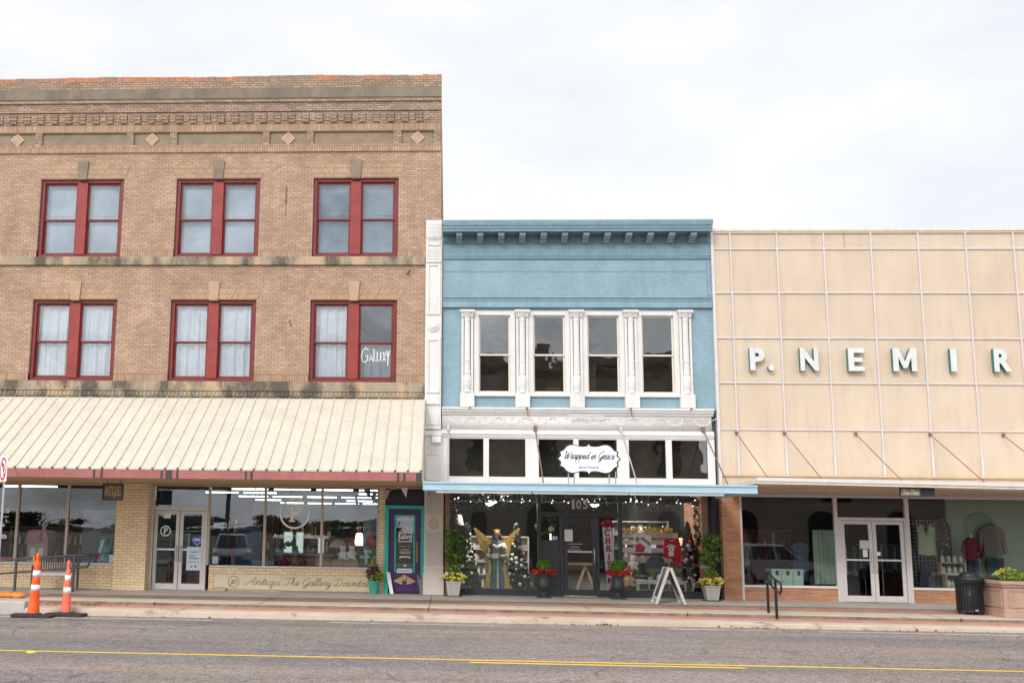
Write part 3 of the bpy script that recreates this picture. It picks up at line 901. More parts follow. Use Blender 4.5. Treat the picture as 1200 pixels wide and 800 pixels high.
# parapet, bottom to top
mb = MB()
mb.box(XL, XR, -.045, .34, 12.56, 12.785)
mb.box(XL, XR, -.045, .34, 13.18, 13.40)
mb.build('soldier_course', 'tan soldier', BB)
mb = MB()
PAN = [(-16.35, -14.0), (-13.55, -12.24), (-12.03, -9.50), (-9.29, -8.20), (-7.99, -5.46), (-5.25, -4.17), (-3.96, -1.63), (-1.40, -.46)]
wall_holes(mb, XL, XR, 12.785, 13.18, -.04, .34, [(a, b, 12.79, 13.175) for a, b in PAN], back=False)
mb.build('frieze', 'tan brick upper', BB)
for a, b in PAN:
    MB().box(a, b, .02, .2, 12.79, 13.175).build('frieze_panel', 'panel stucco', BB)
mbm = MB()
for x in (-12.79, -8.745, -4.71, -.93):
    mb = MB()
    for r, q in ((.205, .14), (.125, .065)):
        o_ = [(x, 12.98 - r), (x + r, 12.98), (x, 12.98 + r), (x - r, 12.98)]
        i_ = [(x, 12.98 - q), (x + q, 12.98), (x, 12.98 + q), (x - q, 12.98)]
        for k in range(4):
            mb.prism([o_[k], o_[(k + 1) % 4], i_[(k + 1) % 4], i_[k]], -.012, .03)
    mb.prism([(x, 12.93), (x + .05, 12.98), (x, 13.03), (x - .05, 12.98)], -.012, .03)
    mb.build('diamond_ornament', 'diamond brick', BB)
mb = MB()
mb.box(XL, XR, -.05, .34, 13.40, 13.79)
i = 0
x = XL
while x < XR - .42:
    for k in range(3):
        mb.box(x + .008, x + .2, -.1 - .008 * (i % 3 == 0), -.05, 13.445 + .1 * k, 13.53 + .1 * k)
    mb.box(x + .215, x + .4, -.07, -.05, 13.5, 13.7)
    x += .415
    i += 1
mb.build('dentil_course', 'tan brick upper', BB, bevel=.006)
mb = MB()
mb.box(XL, XR, -.09, .34, 13.79, 14.05)
mb.box(XL, XR, -.13, .34, 14.05, 14.165)
mb.box(XL, XR, -.13, .34, 14.48, 14.735)
mb.build('brick_cornice', 'tan brick upper', BB)
MB().box(XL, XR, -.155, .34, 14.165, 14.48).build('stone_band', 'band stone', BB, bevel=.01)
mb = MB()
x = XL
rr = random.Random(5)
while x < XR:
    w = rr.choice((.2, .2, .3))
    mb.box(x, min(x + w - .008, XR), -.12 + rr.uniform(-.01, .01), .34, 14.735, 14.86 + rr.uniform(-.006, .012) + .03 * math.sin(x * 1.1) * .5)
    x += w
mb.build('coping', 'orange cap', BB)
for i, zt in enumerate((11.77, 8.16)):
    for x in WX:
        c = x + WW / 2
        for s_, nm in ((-1, 'left'), (1, 'right')):
            a0, a1 = (c - 1.39, c - .16) if s_ < 0 else (c + .16, c + 1.39)
            poly = [(x - .02, zt + .02), (c - .14, zt + .02), (c - .16, zt + .4), (c - 1.39, zt + .4)] if s_ < 0 else \
                   [(c + .14, zt + .02), (x + WW + .02, zt + .02), (c + 1.39, zt + .4), (c + .16, zt + .4)]
            MB().prism(poly, -.008, .1).build('jack_arch', 'tan arch ' + nm, BB)
        k = MB().prism([(c - .125, zt - .02), (c + .125, zt - .02), (c + .165, zt + .54), (c - .165, zt + .54)], -.05, .12)
        k.build('keystone', 'grey stone' if i == 0 else 'tan stone', BB, bevel=.008)
mb = MB()
for z in (9.425, 5.815):
    xs = [XL] + [q for x in WX for q in (x, x + WW)] + [-.68 if z < 9 else -.68]
    for i in range(0, len(xs), 2):
        MB().box(xs[i], xs[i + 1], -.006, .1, z, z + .2).build('soldier_course', 'tan soldier', BB)
MB().box(XL, -.68, -.075, .3, 9.17, 9.415).build('belt_course', 'stone', BB, bevel=.012)
mb = MB()
mb.box(XL, -.68, -.08, .3, 5.56, 5.8)
mb.box(XL, -.68, -.13, .3, 5.525, 5.56)
mb.box(XL, -.68, -.1, .3, 5.36, 5.525)
x = XL
while x < -.8:
    mb.box(x, x + .07, -.125, -.1, 5.39, 5.5)
    x += .115
mb.build('belt_course', 'stone', BB, bevel=.006)


# windows: one frame with two sashes, four panes, a blind or curtain behind
def curtain_mb(x0, x1, z0, z1, y, seed, amp=.04):
    r = random.Random(seed)
    mb = MB()
    n = 44
    ph = [r.uniform(0, 6.28) for _ in range(4)]
    fx = [x0 + (x1 - x0) * i / n for i in range(n + 1)]
    def wv(x, k):
        u = x * 2 * PI
        return amp * (math.sin(u * 3.1 + ph[0] + .4 * k) + .6 * math.sin(u * 6.7 + ph[1]) + .5 * math.sin(u * 11.3 + ph[2] - .5 * k))
    rows = 5
    vs = [(x, y + wv(x, k) * (0.6 + .5 * k / rows), z1 + (z0 - z1) * k / rows) for k in range(rows + 1) for x in fx]
    mb.add(vs, [(k * (n + 1) + i, k * (n + 1) + i + 1, (k + 1) * (n + 1) + i + 1, (k + 1) * (n + 1) + i) for k in range(rows) for i in range(n)])
    return mb


def sash_window(x, z, backing, seed, gallery=False):
    r = random.Random(seed)
    mb = MB()
    frame_rect(mb, x, x + WW, z, z + WH, .11, .07, .24, wb=.09, wt=.1)
    w = mb.build('window', 'red paint', BB, bevel=.006)
    MB().box(x + WW / 2 - .15, x + WW / 2 + .15, .045, .22, z + .09, z + WH - .1).build('mullion', 'bright red paint', w, bevel=.006)
    zm = z + WH * .485
    for i, (a, b) in enumerate(((x + .11, x + WW / 2 - .15), (x + WW / 2 + .15, x + WW - .11))):
        mb = MB()
        frame_rect(mb, a, b, zm - .02, z + WH - .1, .055, .13, .165, wb=.05)
        frame_rect(mb, a, b, z + .09, zm + .03, .06, .17, .205, wb=.08)
        mb.build('sash', 'red paint', w, bevel=.004)
        t = r.uniform(-.002, .002)
        MB().box(a + .05, b - .05, .145, .15, zm + .02, z + WH - .15).build('pane', 'upper glass', w)
        MB().box(a + .05, b - .05, .185, .19, z + .15, zm - .01).build('pane', 'upper glass', w)
        if backing == 'lace':
            if gallery and i == 1:
                curtain_mb(a, b, z + .05, zm - .02, .3, seed + i).build('curtain', 'curtain grey', w, smooth=True)
            else:
                curtain_mb(a - .02, b + .02, z + .03, z + WH - .08, .3, seed + i).build('curtain', 'curtain lace', w, smooth=True)
        else:
            m = backing if not isinstance(backing, tuple) else backing[i]
            mb = MB()
            mb.box(a - .02, b + .02, .29, .295, z + .04, z + WH - .06)
            mb.tube([(a, .285, zm + .16 * (1 - 2 * (seed % 2))), (b, .285, zm + .16 * (1 - 2 * (seed % 2)) + .01)], .012)
            mb.build('blind', m, w)
    return w


for i, x in enumerate(WX):
    sash_window(x, 9.42, (('blind grey', 'blind pale'), ('blind pale', 'blind grey'), 'blind slate')[i], 10 + i)
    sash_window(x, 5.81, 'lace', 20 + i * 3, gallery=(i == 2))
gl_txt = MB()
# hand-lettered GALLERY on the glass of the second-floor window
for ch, x0, x1, z0, z1 in (('G', -2.47, -2.24, 6.4, 6.82), ('A', -2.2, -2.09, 6.43, 6.62), ('L', -2.06, -1.98, 6.43, 6.78), ('L', -1.95, -1.86, 6.43, 6.7),
                           ('E', -1.84, -1.76, 6.45, 6.68), ('R', -1.73, -1.65, 6.45, 6.7), ('Y', -1.62, -1.53, 6.3, 6.74)):
    G = {'G': [[(.95, .85), (.6, 1), (.15, .8), (0, .4), (.2, .05), (.6, 0), (.9, .2), (.9, .45), (.55, .45)]], 'A': [[(0, 0), (.5, 1), (1, 0)], [(.2, .4), (.8, .4)]],
         'L': [[(.1, 1), (.1, 0), (1, .08)]], 'E': [[(.9, 1), (.1, .95), (.1, .05), (.95, 0)], [(.1, .5), (.7, .5)]],
         'R': [[(.1, 0), (.1, 1), (.8, .9), (.8, .6), (.1, .5), (.95, 0)]], 'Y': [[(0, 1), (.45, .55)], [(1, 1), (.45, .5), (.4, 0)]]}[ch]
    for k, p in enumerate(G):
        ribbon(gl_txt, [(-2.46 + (x0 + a * (x1 - x0) + 2.47) * .84, z0 + b * (z1 - z0)) for a, b in p], .024, .178 - .0005 * k)
gl_txt.build('window_lettering', 'plain white', BB)
# small iron anchor and hooks fixed in the brick
mb = MB()
mb.box(-4.735, -4.7, -.03, .02, 11.05, 11.5)
mb.box(-4.726, -4.716, -.012, .01, 10.6, 11.05)
mb.build('iron_anchor', 'rust metal', BB)
MB().tube([(-1.2, .02, 8.95), (-1.16, -.1, 8.9), (-1.1, -.12, 9.0)], .018, 6).build('hook', 'black metal', BB)
MB().tube([(-4.53, .02, 7.58), (-4.5, -.1, 7.5), (-4.44, -.06, 7.38)], .012, 6).build('hook', 'black metal', BB)

# awning
AY, AZ = -3.4, 3.155
A0, A1 = -18.0, -.64
aw = MB()
nseam = 56
sx = [A1 - .02 - .3145 * i for i in range(nseam)]
aw.add([(A0, .0, 5.37), (A1, .0, 5.37), (A1, AY, AZ), (A0, AY, AZ), (A0, .0, 5.34), (A1, .0, 5.34), (A1, AY, AZ - .03), (A0, AY, AZ - .03)],
       [(3, 2, 1, 0), (4, 5, 6, 7), (0, 1, 5, 4), (2, 3, 7, 6), (1, 2, 6, 5), (3, 0, 4, 7)])
nx_, nz2 = (-2.215 / 4.058, 3.4 / 4.058)
for x in sx:
    if x < A0 + .05:
        continue
    h = .024
    vs = []
    for y, z in ((.0, 5.372), (AY - .012, AZ + .0)):
        vs += [(x - .028, y, z), (x - .012, y + nx_ * h, z + nz2 * h), (x + .012, y + nx_ * h, z + nz2 * h), (x + .028, y, z)]
    aw.add(vs, [(0, 1, 5, 4), (1, 2, 6, 5), (2, 3, 7, 6), (4, 5, 6, 7), (3, 2, 1, 0)])
AW = aw.build('awning', 'awning cream', BB)
mb = MB()
mb.box(A0, A1 - .13, AY + .005, AY + .05, 2.915, AZ - .035)
mb.build('fascia', 'fascia red', AW)
for x, w in ((-8.72, .05), (-8.53, .05), (-7.03, .05), (-6.85, .16), (-6.64, .05), (-4.94, .05), (-4.8, .06), (-1.21, .05), (-1.06, .05), (-.7, .13), (-12.9, .05), (-13.1, .05)):
    MB().box(x - w / 2, x + w / 2, AY - .004, AY + .06, 2.91, AZ - .03).build('fascia_batten', 'fascia dark', AW)
mb = MB()
for x in sx[:-1]:
    if x > A0 + .1:
        mb.tube([(x, AY - .02, AZ + .005), (x, AY + .03, AZ + .005)], .028, 8)
mb.build('seam_cap', 'fascia dark', AW)
MB().box(A0, A1, AY + .05, AY + .5, 2.93, 2.95).build('soffit', 'soffit wood', AW)
MB().box(A0, A1, AY + .5, .4, 2.935, 2.95).build('soffit', 'tan header', AW)
MB().extr_x([(AY + .05, 2.95), (0.0, 2.95), (0.0, 5.33), (AY + .05, 3.1)], A1 - .02, A1 - .005).build('end_panel', 'awning cream', AW)
# shop front
YS = .4
MB().box(XL, XR - .45, YS - .05, YS + .2, 2.875, 2.93).build('header', 'tan header', BB)
MB().box(-9.2, -8.3, -.05, YS + .3, 0.0, 2.93).build('brick_pier', 'yellow brick', BB)
mb = MB()
mb.box(XL, -9.2, YS - .06, YS + .1, 0, .66)
mb.build('bulkhead', 'yellow brick', BB)
mb = MB()
mb.box(-6.62, -1.9, YS - .05, YS + .12, 0, .66)
mb.box(-1.9, -1.74, YS - .06, YS + .3, 0, 2.9)
mb.build('bulkhead', 'yellow brick', BB)
mb = MB()
mb.box(XL, -9.2, YS - .09, YS + .1, .66, .72)
mb.box(-6.6, -1.9, YS - .09, YS + .1, .66, .71)
mb.build('sill', 'pale aluminium', BB)
for x in (-13.5, -12.16, -10.72, -6.68, -5.1, -3.5, -1.93):
    MB().box(x - .035, x + .035, YS - .05, YS + .06, .71 if x > -8 else .72, 2.87).build('window_mullion', 'tan aluminium', BB)
for a, b in ((XL + .3, -13.54), (-13.46, -12.2), (-12.12, -10.76), (-10.68, -9.2), (-6.64, -5.14), (-5.06, -3.54), (-3.46, -1.96)):
    MB().box(a, b, YS, YS + .008, .715, 2.87).build('shop_window', 'shop glass', BB)
# double entrance door
mb = MB()
mb.box(-8.3, -8.24, YS - .05, YS + .08, 0.02, 2.875)
mb.box(-8.24, -6.72, YS - .05, YS + .08, 2.2, 2.29)
mb.box(-6.775, -6.72, YS - .051, YS + .081, 0.02, 2.2)
mb.build('door_frame', 'white paint', BB, bevel=.004)
MB().box(-8.22, -6.72, YS, YS + .008, 2.29, 2.87).build('transom_window', 'shop glass', BB)


def glass_door(parent, x0, x1, z0, z1, y, mat, handle_side, hmat='galvanised', st=.095, bot=.16, rail=1.1, gl='door glass', bar=True):
    mb = MB()
    frame_rect(mb, x0, x1, z0, z1, st, y - .025, y + .025, wb=bot, wt=.09)
    d = mb.build('door', mat, parent, bevel=.004)
    MB().box(x0 + st, x1 - st, y - .004, y + .004, z0 + bot, z1 - .09).build('door_glass', gl, d)
    if bar:
        MB().box(x0 + st, x1 - st, y - .045, y - .026, rail, rail + .045).build('push_bar', hmat, d)
    hx = x1 - .05 if handle_side > 0 else x0 + .05
    mb = MB()
    mb.tube([(hx, y - .03, rail + .12), (hx, y - .08, rail + .1), (hx, y - .08, rail - .28), (hx, y - .03, rail - .3)], .016, 8)
    mb.build('handle', hmat, d, smooth=True)
    return d


glass_door(BB, -8.22, -7.51, .03, 2.19, YS, 'pale aluminium', 1)
glass_door(BB, -7.49, -6.78, .03, 2.19, YS, 'pale aluminium', -1)
# teal and purple gallery door at the right end
mb = MB()
mb.box(-1.74, -1.63, YS - .1, YS + .1, .02, 2.42)
mb.box(-.74, -.62, YS - .1, YS + .1, .02, 2.42)
mb.box(-1.63, -.74, YS - .099, YS + .1, 2.32, 2.42)
mb.build('door_frame', 'teal paint', BB, bevel=.006)
mb = MB()
frame_rect(mb, -1.63, -.74, .05, 2.32, .17, YS - .03, YS + .03, wb=.56, wt=.17)
gd = mb.build('door', 'purple paint', BB, bevel=.006)
mb = MB()
frame_rect(mb, -1.47, -.9, .6, 2.16, .045, YS - .045, YS - .028)
mb.build('glazing_bead', 'teal paint', gd, bevel=.004)
MB().box(-1.43, -.94, YS - .01, YS - .004, .64, 2.12).build('door_glass', 'door glass', gd)
MB().box(-1.45, -.92, YS + .035, YS + .05, .6, 2.2).build('backing', 'black paint', gd)
mb = MB()
mb.box(-.875, -.815, YS - .06, YS - .031, .86, 1.44)
mb.build('push_plate', 'wood mid', gd, bevel=.006)
mb = MB()
mb.ball((-.845, YS - .085, 1.52), .035)
mb.build('handle', 'rust metal', gd, smooth=True)
MB().box(-1.72, -.64, YS + .02, YS + .03, 2.45, 2.9).build('transom_window', 'black paint', BB)
mb = MB()
frame_rect(mb, -1.36, -.99, 1.42, 1.68, .022, YS - .024, YS - .02)
ribbon(mb, [(-1.33, 1.69), (-1.18, 1.85), (-1.02, 1.69)], .016, YS - .022)
for i in range(2):
    mb.box(-1.37, -.99, YS - .022, YS - .02, 2.0 + .035 * i, 2.02 + .035 * i)
mb.build('door_lettering', 'plain white', gd)
text('Gallery', -1.34, -1.01, 1.455, 1.65, YS - .02, .003, 'plain white', 'door_lettering', gd, bold=.02)
text('Original Art', -1.34, -1.01, 1.26, 1.33, YS - .016, .002, 'wood pale', 'door_lettering', gd)
mb = MB()
for zz, x0, x1 in ((1.2, -1.28, -1.06), (1.14, -1.33, -1.02), (1.1, -1.31, -1.04)):
    mb.box(x0, x1, YS - .018, YS - .016, zz, zz + .018)
mb.build('door_lettering', 'weathered white', gd)
mb = MB()
mb.prism([(-1.34, .98), (-1.3, 1.03), (-1.06, 1.03), (-1.02, .98), (-1.05, .975), (-1.09, 1.0), (-1.27, 1.0), (-1.31, .975)], YS - .02, YS - .016)
mb.box(-1.21, -1.14, YS - .02, YS - .017, .76, .8)
mb.build('sticker', 'vinyl cream', gd)
MB().box(-1.39, -.98, YS - .05, YS - .046, .58, .7).build('notice', 'sign white', gd, bevel=.01)
text('PUSH SLOWLY', -1.36, -1.01, .61, .67, YS - .05, .002, 'ink', 'notice_lettering', gd)
MB().lathe([(.001, 0), (.035, .0), (.035, .004), (.001, .004)], (0, 0, 0), 14).build('sticker', 'sticker blue', gd, local=True).matrix_local = Matrix.Translation((-1.35 + 9, YS - .016, 1.92)) @ Matrix.Rotation(PI / 2, 4, 'X')
# carved winged heads fixed to the foot of the door
mb = MB()
mb.ball((-1.18, YS - .05, .44), .075, 12, 8, 1.25)
mb.ball((-1.18, YS - .11, .44), .018, 6, 4)
for s_ in (-1, 1):
    for k in range(4):
        mb.prism([(-1.18 + s_ * .06, .5 - .05 * k), (-1.18 + s_ * (.3 - .03 * k), .37 - .01 * k), (-1.18 + s_ * (.27 - .03 * k), .33 - .01 * k), (-1.18 + s_ * .06, .42 - .05 * k)][::s_],
                 YS - .055 - .004 * k, YS - .03)
mb.build('carved_ornament', 'wood pale', gd, bevel=.004)
# interior shell of the shop
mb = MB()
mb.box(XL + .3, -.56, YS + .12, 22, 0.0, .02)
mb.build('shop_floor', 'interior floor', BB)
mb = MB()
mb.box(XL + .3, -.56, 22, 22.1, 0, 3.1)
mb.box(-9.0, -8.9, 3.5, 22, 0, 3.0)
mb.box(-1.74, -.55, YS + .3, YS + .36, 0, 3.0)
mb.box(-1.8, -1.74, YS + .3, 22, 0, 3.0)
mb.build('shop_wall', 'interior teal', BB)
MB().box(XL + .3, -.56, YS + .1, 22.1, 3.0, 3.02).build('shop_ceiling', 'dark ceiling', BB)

# vinyl lettering on the shop glass
mb = MB()
ring(mb, -4.27, 2.155, .40, .05, YS - .006)
slab_letters(mb, 'P', -4.43, -4.05, 1.93, 2.39, .085, YS - .006)
mb.build('window_lettering', 'vinyl cream', BB)
text('Antiques & Collectables', -4.86, -3.3, 1.44, 1.6, YS - .003, .003, 'vinyl cream', 'window_lettering', BB, bold=.015)
for s_, x0, x1, z0, z1 in (('ANTIQUES', -13.85, -12.4, 2.04, 2.22), ('Antiques', -13.8, -12.52, 1.64, 1.82), ('Vintage', -13.75, -12.44, 1.3, 1.52)):
    text(s_, x0, x1, z0, z1, YS - .003, .003, 'plain white', 'window_lettering', BB, bold=.02)
MB().box(-12.9, -12.42, YS - .006, YS - .003, 1.955, 1.975).build('window_lettering', 'plain white', BB)
mb = MB()
ring(mb, -7.9, 1.63, .135, .028, YS - .008, 28)
slab_letters(mb, 'P', -7.965, -7.82, 1.55, 1.72, .032, YS - .008)
mb.build('door_lettering', 'plain white', BB)
mb = MB()
ht = [(16 * math.sin(t) ** 3, 13 * math.cos(t) - 5 * math.cos(2 * t) - 2 * math.cos(3 * t) - math.cos(4 * t)) for t in [2 * PI * i / 40 for i in range(40)]]
mb.prism([(-6.99 + x * .0095, 1.36 + z * .0095) for x, z in ht][::-1], YS - .012, YS - .008)
hb = mb.build('heart_sticker', ['sticker blue'], BB)
mb = MB()
mb.box(-7.07, -6.91, YS - .014, YS - .0125, 1.375, 1.41)
ribbon(mb, [(-6.99 + x * .0082, 1.36 + z * .0082) for x, z in ht + ht[:1]], .008, YS - .0145)
mb.build('heart_print', 'sign white', hb)
po = thing('notice_poster', 'pale blue printed notice taped low on the right leaf of the aluminium double door', 'poster', (-7.02, YS - .03, .56))
MB().box(-7.27, -6.85, YS - .01, YS - .007, .56, 1.2).build('sheet', 'poster blue', po)
text('SHOP BY\nAPPOINTMENT', -7.2, -6.92, .86, .98, YS - .011, .002, 'sticker blue', 'print', po, bold=.02)
mb = MB()
for zz, a, b in ((1.13, -7.2, -6.92), (1.09, -7.22, -6.9), (1.05, -7.17, -6.95)):
    mb.box(a, b, YS - .013, YS - .011, zz, zz + .014)
for a in range(5):
    mb.box(-7.2 + .06 * a, -7.175 + .06 * a, YS - .013, YS - .011, .77, .8)
mb.box(-7.14, -7.1, YS - .013, YS - .011, .64, .68)
mb.box(-7.04, -6.99, YS - .013, YS - .011, .64, .69)
mb.build('print', 'ink', po)
MB().box(-7.97, -7.77, YS - .01, YS - .007, 1.98, 2.1).build('sticker', 'vinyl cream', BB)
mb = MB()
mb.box(-6.54, -6.18, YS + .02, YS + .03, 1.73, 1.88)
os_ = thing('open_sign', 'small white OPEN card hung inside the shop window beside the aluminium door', 'sign', (-6.36, YS + .02, 1.73))
mb.build('card', 'sign white', os_)
text('OPEN', -6.5, -6.22, 1.76, 1.85, YS + .02, .002, 'ink', 'lettering', os_, bold=.02)
tag(MB().box(-6.55, -6.38, YS + .012, YS + .016, .74, .95).build('window_card', 'poster blue'), 'small pale blue card in the lower left corner of the window beside the double door', 'card')
# two painted script boards along the bulkhead
s1 = thing('script_board', 'pale cream board with ringed P and script Antiques under the shop window', 'sign', (-5.5, YS - .1, .06))
MB().box(-6.42, -4.6, YS - .1, YS - .055, .07, .475).build('board', 'banner pale', s1, bevel=.004)
mb = MB()
ring(mb, -5.9, .275, .15, .014, YS - .104, 32)
mb.build('emblem', 'dark red ink', s1)
script('p', -5.99, -5.82, .22, .1, .016, YS - .105, 'dark red ink', 'emblem', s1)
script('Antiqu', -5.55, -4.62, .2, .105, .014, YS - .104, 'dark red ink', 'lettering', s1)
s2 = thing('script_board', 'deeper cream board with script The Gallery Downtown left of the teal flower pot', 'sign', (-3.4, YS - .1, .06))
MB().box(-4.6, -1.95, YS - .106, YS - .05, .055, .46).build('board', 'banner cream', s2, bevel=.004)
script('The Gallery Downtown', -4.5, -2.0, .2, .1, .014, YS - .11, 'dark red ink', 'lettering', s2)
mb = MB()
mb.box(-6.5, -6.1, YS - .2, YS - .11, .02, .12)
tag(mb.build('cable_box', 'tan header', bevel=.01), 'low tan pipe cover on the pavement beside the aluminium double door', 'pipe cover')

# ceiling tube lights of the left shop
k = 0
for row, y in enumerate((0.95, 3.4, 6.8, 11.0, 16.0, 21.0)):
    for c in range(5):
        x = -7.75 + 1.32 * c + (.3 if row % 2 else 0)
        if (row * 5 + c * 3) % 7 in (2, 5):
            continue
        t = thing('tube_light', 'white fluorescent tube glowing on the dark shop ceiling behind the window glass', 'ceiling light', (x, y, 2.93), 'fluorescent tubes on the shop ceiling')
        MB().box(x - .6, x + .6, y - .09, y + .09, 2.95, 2.995).build('housing', 'grey metal', t)
        MB().tube([(x - .56, y, 2.925), (x + .56, y, 2.925)], .018, 6).build('tube', 'tube glow', t)
for x, y in ((-10.2, 1.4), (-13.0, 3.2)):
    t = thing('tube_light', 'single fluorescent tube on the ceiling behind the far left shop window', 'ceiling light', (x, y, 2.93), 'fluorescent tubes on the far left shop ceiling')
    MB().box(x - .9, x + .9, y - .09, y + .09, 2.95, 2.995).build('housing', 'grey metal', t)
    MB().tube([(x - .85, y, 2.925), (x + .85, y, 2.925)], .022, 6).build('tube', 'tube glow', t)

# ------------------------------------------------------------------ blue building (middle)
UB = thing('blue_building', 'two storey pale blue painted shop with white columns and a blue canopy', 'building', (3.5, 0, 0))
BX0, BX1 = -.18, 7.33
mb = MB()
WIN = [(.7, 1.86), (2.22, 3.38), (3.72, 4.88), (5.22, 6.38)]
wall_holes(mb, BX0, BX1, 5.1, 7.96, .06, .3, [(a, b, 5.46, 7.86) for a, b in WIN])
mb.box(BX0, BX1, .0, .3, 7.96, 9.8)
mb.box(BX0, BX0 + .2, .301, 24, 2.9, 9.9)
mb.box(BX1 - .2, BX1, .301, 24, 2.9, 9.9)
mb.box(BX0, BX0 + .2, .7, 24, 0, 2.9)
mb.box(BX1 - .2, BX1, .7, 24, 0, 2.9)
mb.box(BX0 + .25, BX1 - .25, 23.8, 24, 0, 9.9)
mb.build('wall', 'blue brick', UB)
mb = MB()
mb.box(BX0 + .25, BX1 - .25, .3, 23.8, 9.7, 9.8)
mb.build('roof', 'roofing', UB)
mb = MB()
mb.box(BX0 + .25, BX1 - .25, .31, 8, 4.6, 4.7)
mb.box(BX0 + .25, BX1 - .25, 8, 8.1, 4.7, 9.6)
mb.box(BX0 + .25, BX1 - .25, .31, 8, 8.3, 8.35)
mk('mottled brown', (0.25, 0.19, 0.12), 0.9, 0.35, .9, 0, 20, blot=((0.1, 0.08, 0.06), 1.1, .45, .7, .85))
mb.box(.1, 7.0, 1.6, 1.65, 4.7, 6.5)  # added board; its brown stands in for reflections in the lower panes
mb.build('upper_interior', 'mottled brown', UB)
# cornice
mb = MB()
mb.extr_x([(.3, 10.03), (-.46, 10.03), (-.47, 10.09), (-.5, 10.1), (-.52, 10.16), (-.55, 10.18), (-.58, 10.27), (-.58, 10.3), (.3, 10.42)][::-1], BX0 - .0, 7.27)
co = mb.build('cornice', 'light blue paint', UB)
mb = MB()
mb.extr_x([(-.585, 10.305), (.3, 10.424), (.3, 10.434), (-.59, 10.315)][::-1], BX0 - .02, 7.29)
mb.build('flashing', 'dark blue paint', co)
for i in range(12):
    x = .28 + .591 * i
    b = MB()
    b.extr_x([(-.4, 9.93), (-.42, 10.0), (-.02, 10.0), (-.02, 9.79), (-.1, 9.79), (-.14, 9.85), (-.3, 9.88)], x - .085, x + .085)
    b.build('modillion', 'dark blue paint', co, bevel=.006)  # darker blue stands in for the shade on the modillion faces
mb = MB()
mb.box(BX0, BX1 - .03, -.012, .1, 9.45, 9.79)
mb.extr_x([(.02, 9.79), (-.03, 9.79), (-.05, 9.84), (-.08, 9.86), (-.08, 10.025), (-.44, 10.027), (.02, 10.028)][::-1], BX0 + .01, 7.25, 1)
mb.build('frieze', ['dark blue paint', 'shaded blue paint'], UB)  # frieze, soffit and bed mould carry the cornice's shade in their colours
mb = MB()
mb.extr_x([(0, 9.33), (-.05, 9.35), (-.06, 9.38), (-.03, 9.41), (-.06, 9.43), (-.03, 9.47), (0, 9.47)][::-1], BX0, BX1 - .02)
mb.extr_x([(0, 8.12), (-.03, 8.12), (-.05, 8.16), (-.02, 8.2), (-.06, 8.22), (-.06, 8.25), (0, 8.28)][::-1], BX0, BX1 - .02)
mb.box(BX0, BX1 - .02, -.03, .05, 7.95, 8.12)
mb.box(BX0, BX1 - .06, -.012, .05, 8.985, 9.0)
mb.build('moulding', 'blue paint', UB, bevel=.004)
MB().box(7.2, BX1 - .062, -.03, .05, 8.3, 9.3).build('end_moulding', 'blue paint', UB)
# upper windows
for j, (a, b) in enumerate(WIN):
    mb = MB()
    frame_rect(mb, a, b, 5.46, 7.86, .14, .03, .22, wb=.1, wt=.12)
    mb.box(a - .02, b + .02, -.02, .1, 5.44, 5.5)
    w = mb.build('window', 'white paint', UB, bevel=.006)
    mb = MB()
    frame_rect(mb, a + .14, b - .14, 6.6, 7.74, .045, .12, .15)
    frame_rect(mb, a + .14, b - .14, 5.56, 6.65, .045, .155, .185)
    mb.build('sash', 'cream paint', w, bevel=.004)
    MB().box(a + .16, b - .16, .13, .135, 6.63, 7.71).build('pane', 'old glass', w)
    MB().box(a + .16, b - .16, .168, .173, 5.59, 6.62).build('pane', 'old glass', w)
for x0, x1, z0, z1, m_, lab in ((2.75, 3.15, 5.5, 5.78, 'wood pale', 'tan cardboard box on the sill of the second upper window of the blue building'), (3.9, 4.15, 5.5, 6.45, 'wood pale', 'tan board leaning in the third upper window of the blue building'),
                                (.95, 1.5, 5.5, 6.1, 'grey cloth', 'grey bundle on the sill of the first upper window of the blue building'), (5.5, 6.1, 5.5, 6.2, 'mottled brown', 'brown board standing in the fourth upper window of the blue building')):
    tag(MB().box(x0, x1, .5, .56, z0, z1).build('cardboard_box' if z1 < 6 else 'board', m_, bevel=.01), lab, 'box' if z1 < 6 else 'board')
# columns with capital, banded shaft and pedestal
for x in (.52, 2.05, 3.55, 5.05, 6.55):
    mb = MB()
    mb.box(x - .2, x + .2, -.1, .06, 5.13, 5.5)
    mb.box(x - .185, x + .185, -.085, .06, 5.5, 5.53)
    p = mb.build('column', 'white paint', UB, bevel=.008)
    mb = MB()
    mb.box(x - .165, x - .1, -.03, .06, 5.53, 7.7)
    mb.box(x + .1, x + .165, -.03, .06, 5.53, 7.7)
    mb.lathe([(.1, 5.53), (.115, 5.55), (.1, 5.58), (.09, 5.62), (.115, 5.75), (.12, 5.9), (.09, 6.02), (.085, 6.05), (.1, 6.08), (.088, 6.12), (.085, 6.4), (.1, 6.42), (.085, 6.45), (.08, 7.55), (.095, 7.58), (.08, 7.62),
              (.1, 7.68), (.15, 7.76), (.16, 7.78)], (x, -.01, 0), 16, .9)
    mb.build('shaft', 'white paint', p, smooth=False)
    mb = MB()
    mb.box(x - .21, x + .21, -.13, .06, 7.8, 7.87)
    mb.prism([(x - .16, 7.68), (x + .16, 7.68), (x + .19, 7.8), (x - .19, 7.8)], -.08, .05)
    for s_ in (-1, 1):
        mb.ball((x + s_ * .15, -.07, 7.765), .038, 8, 6)
    mb.build('capital', 'ornament white', p)
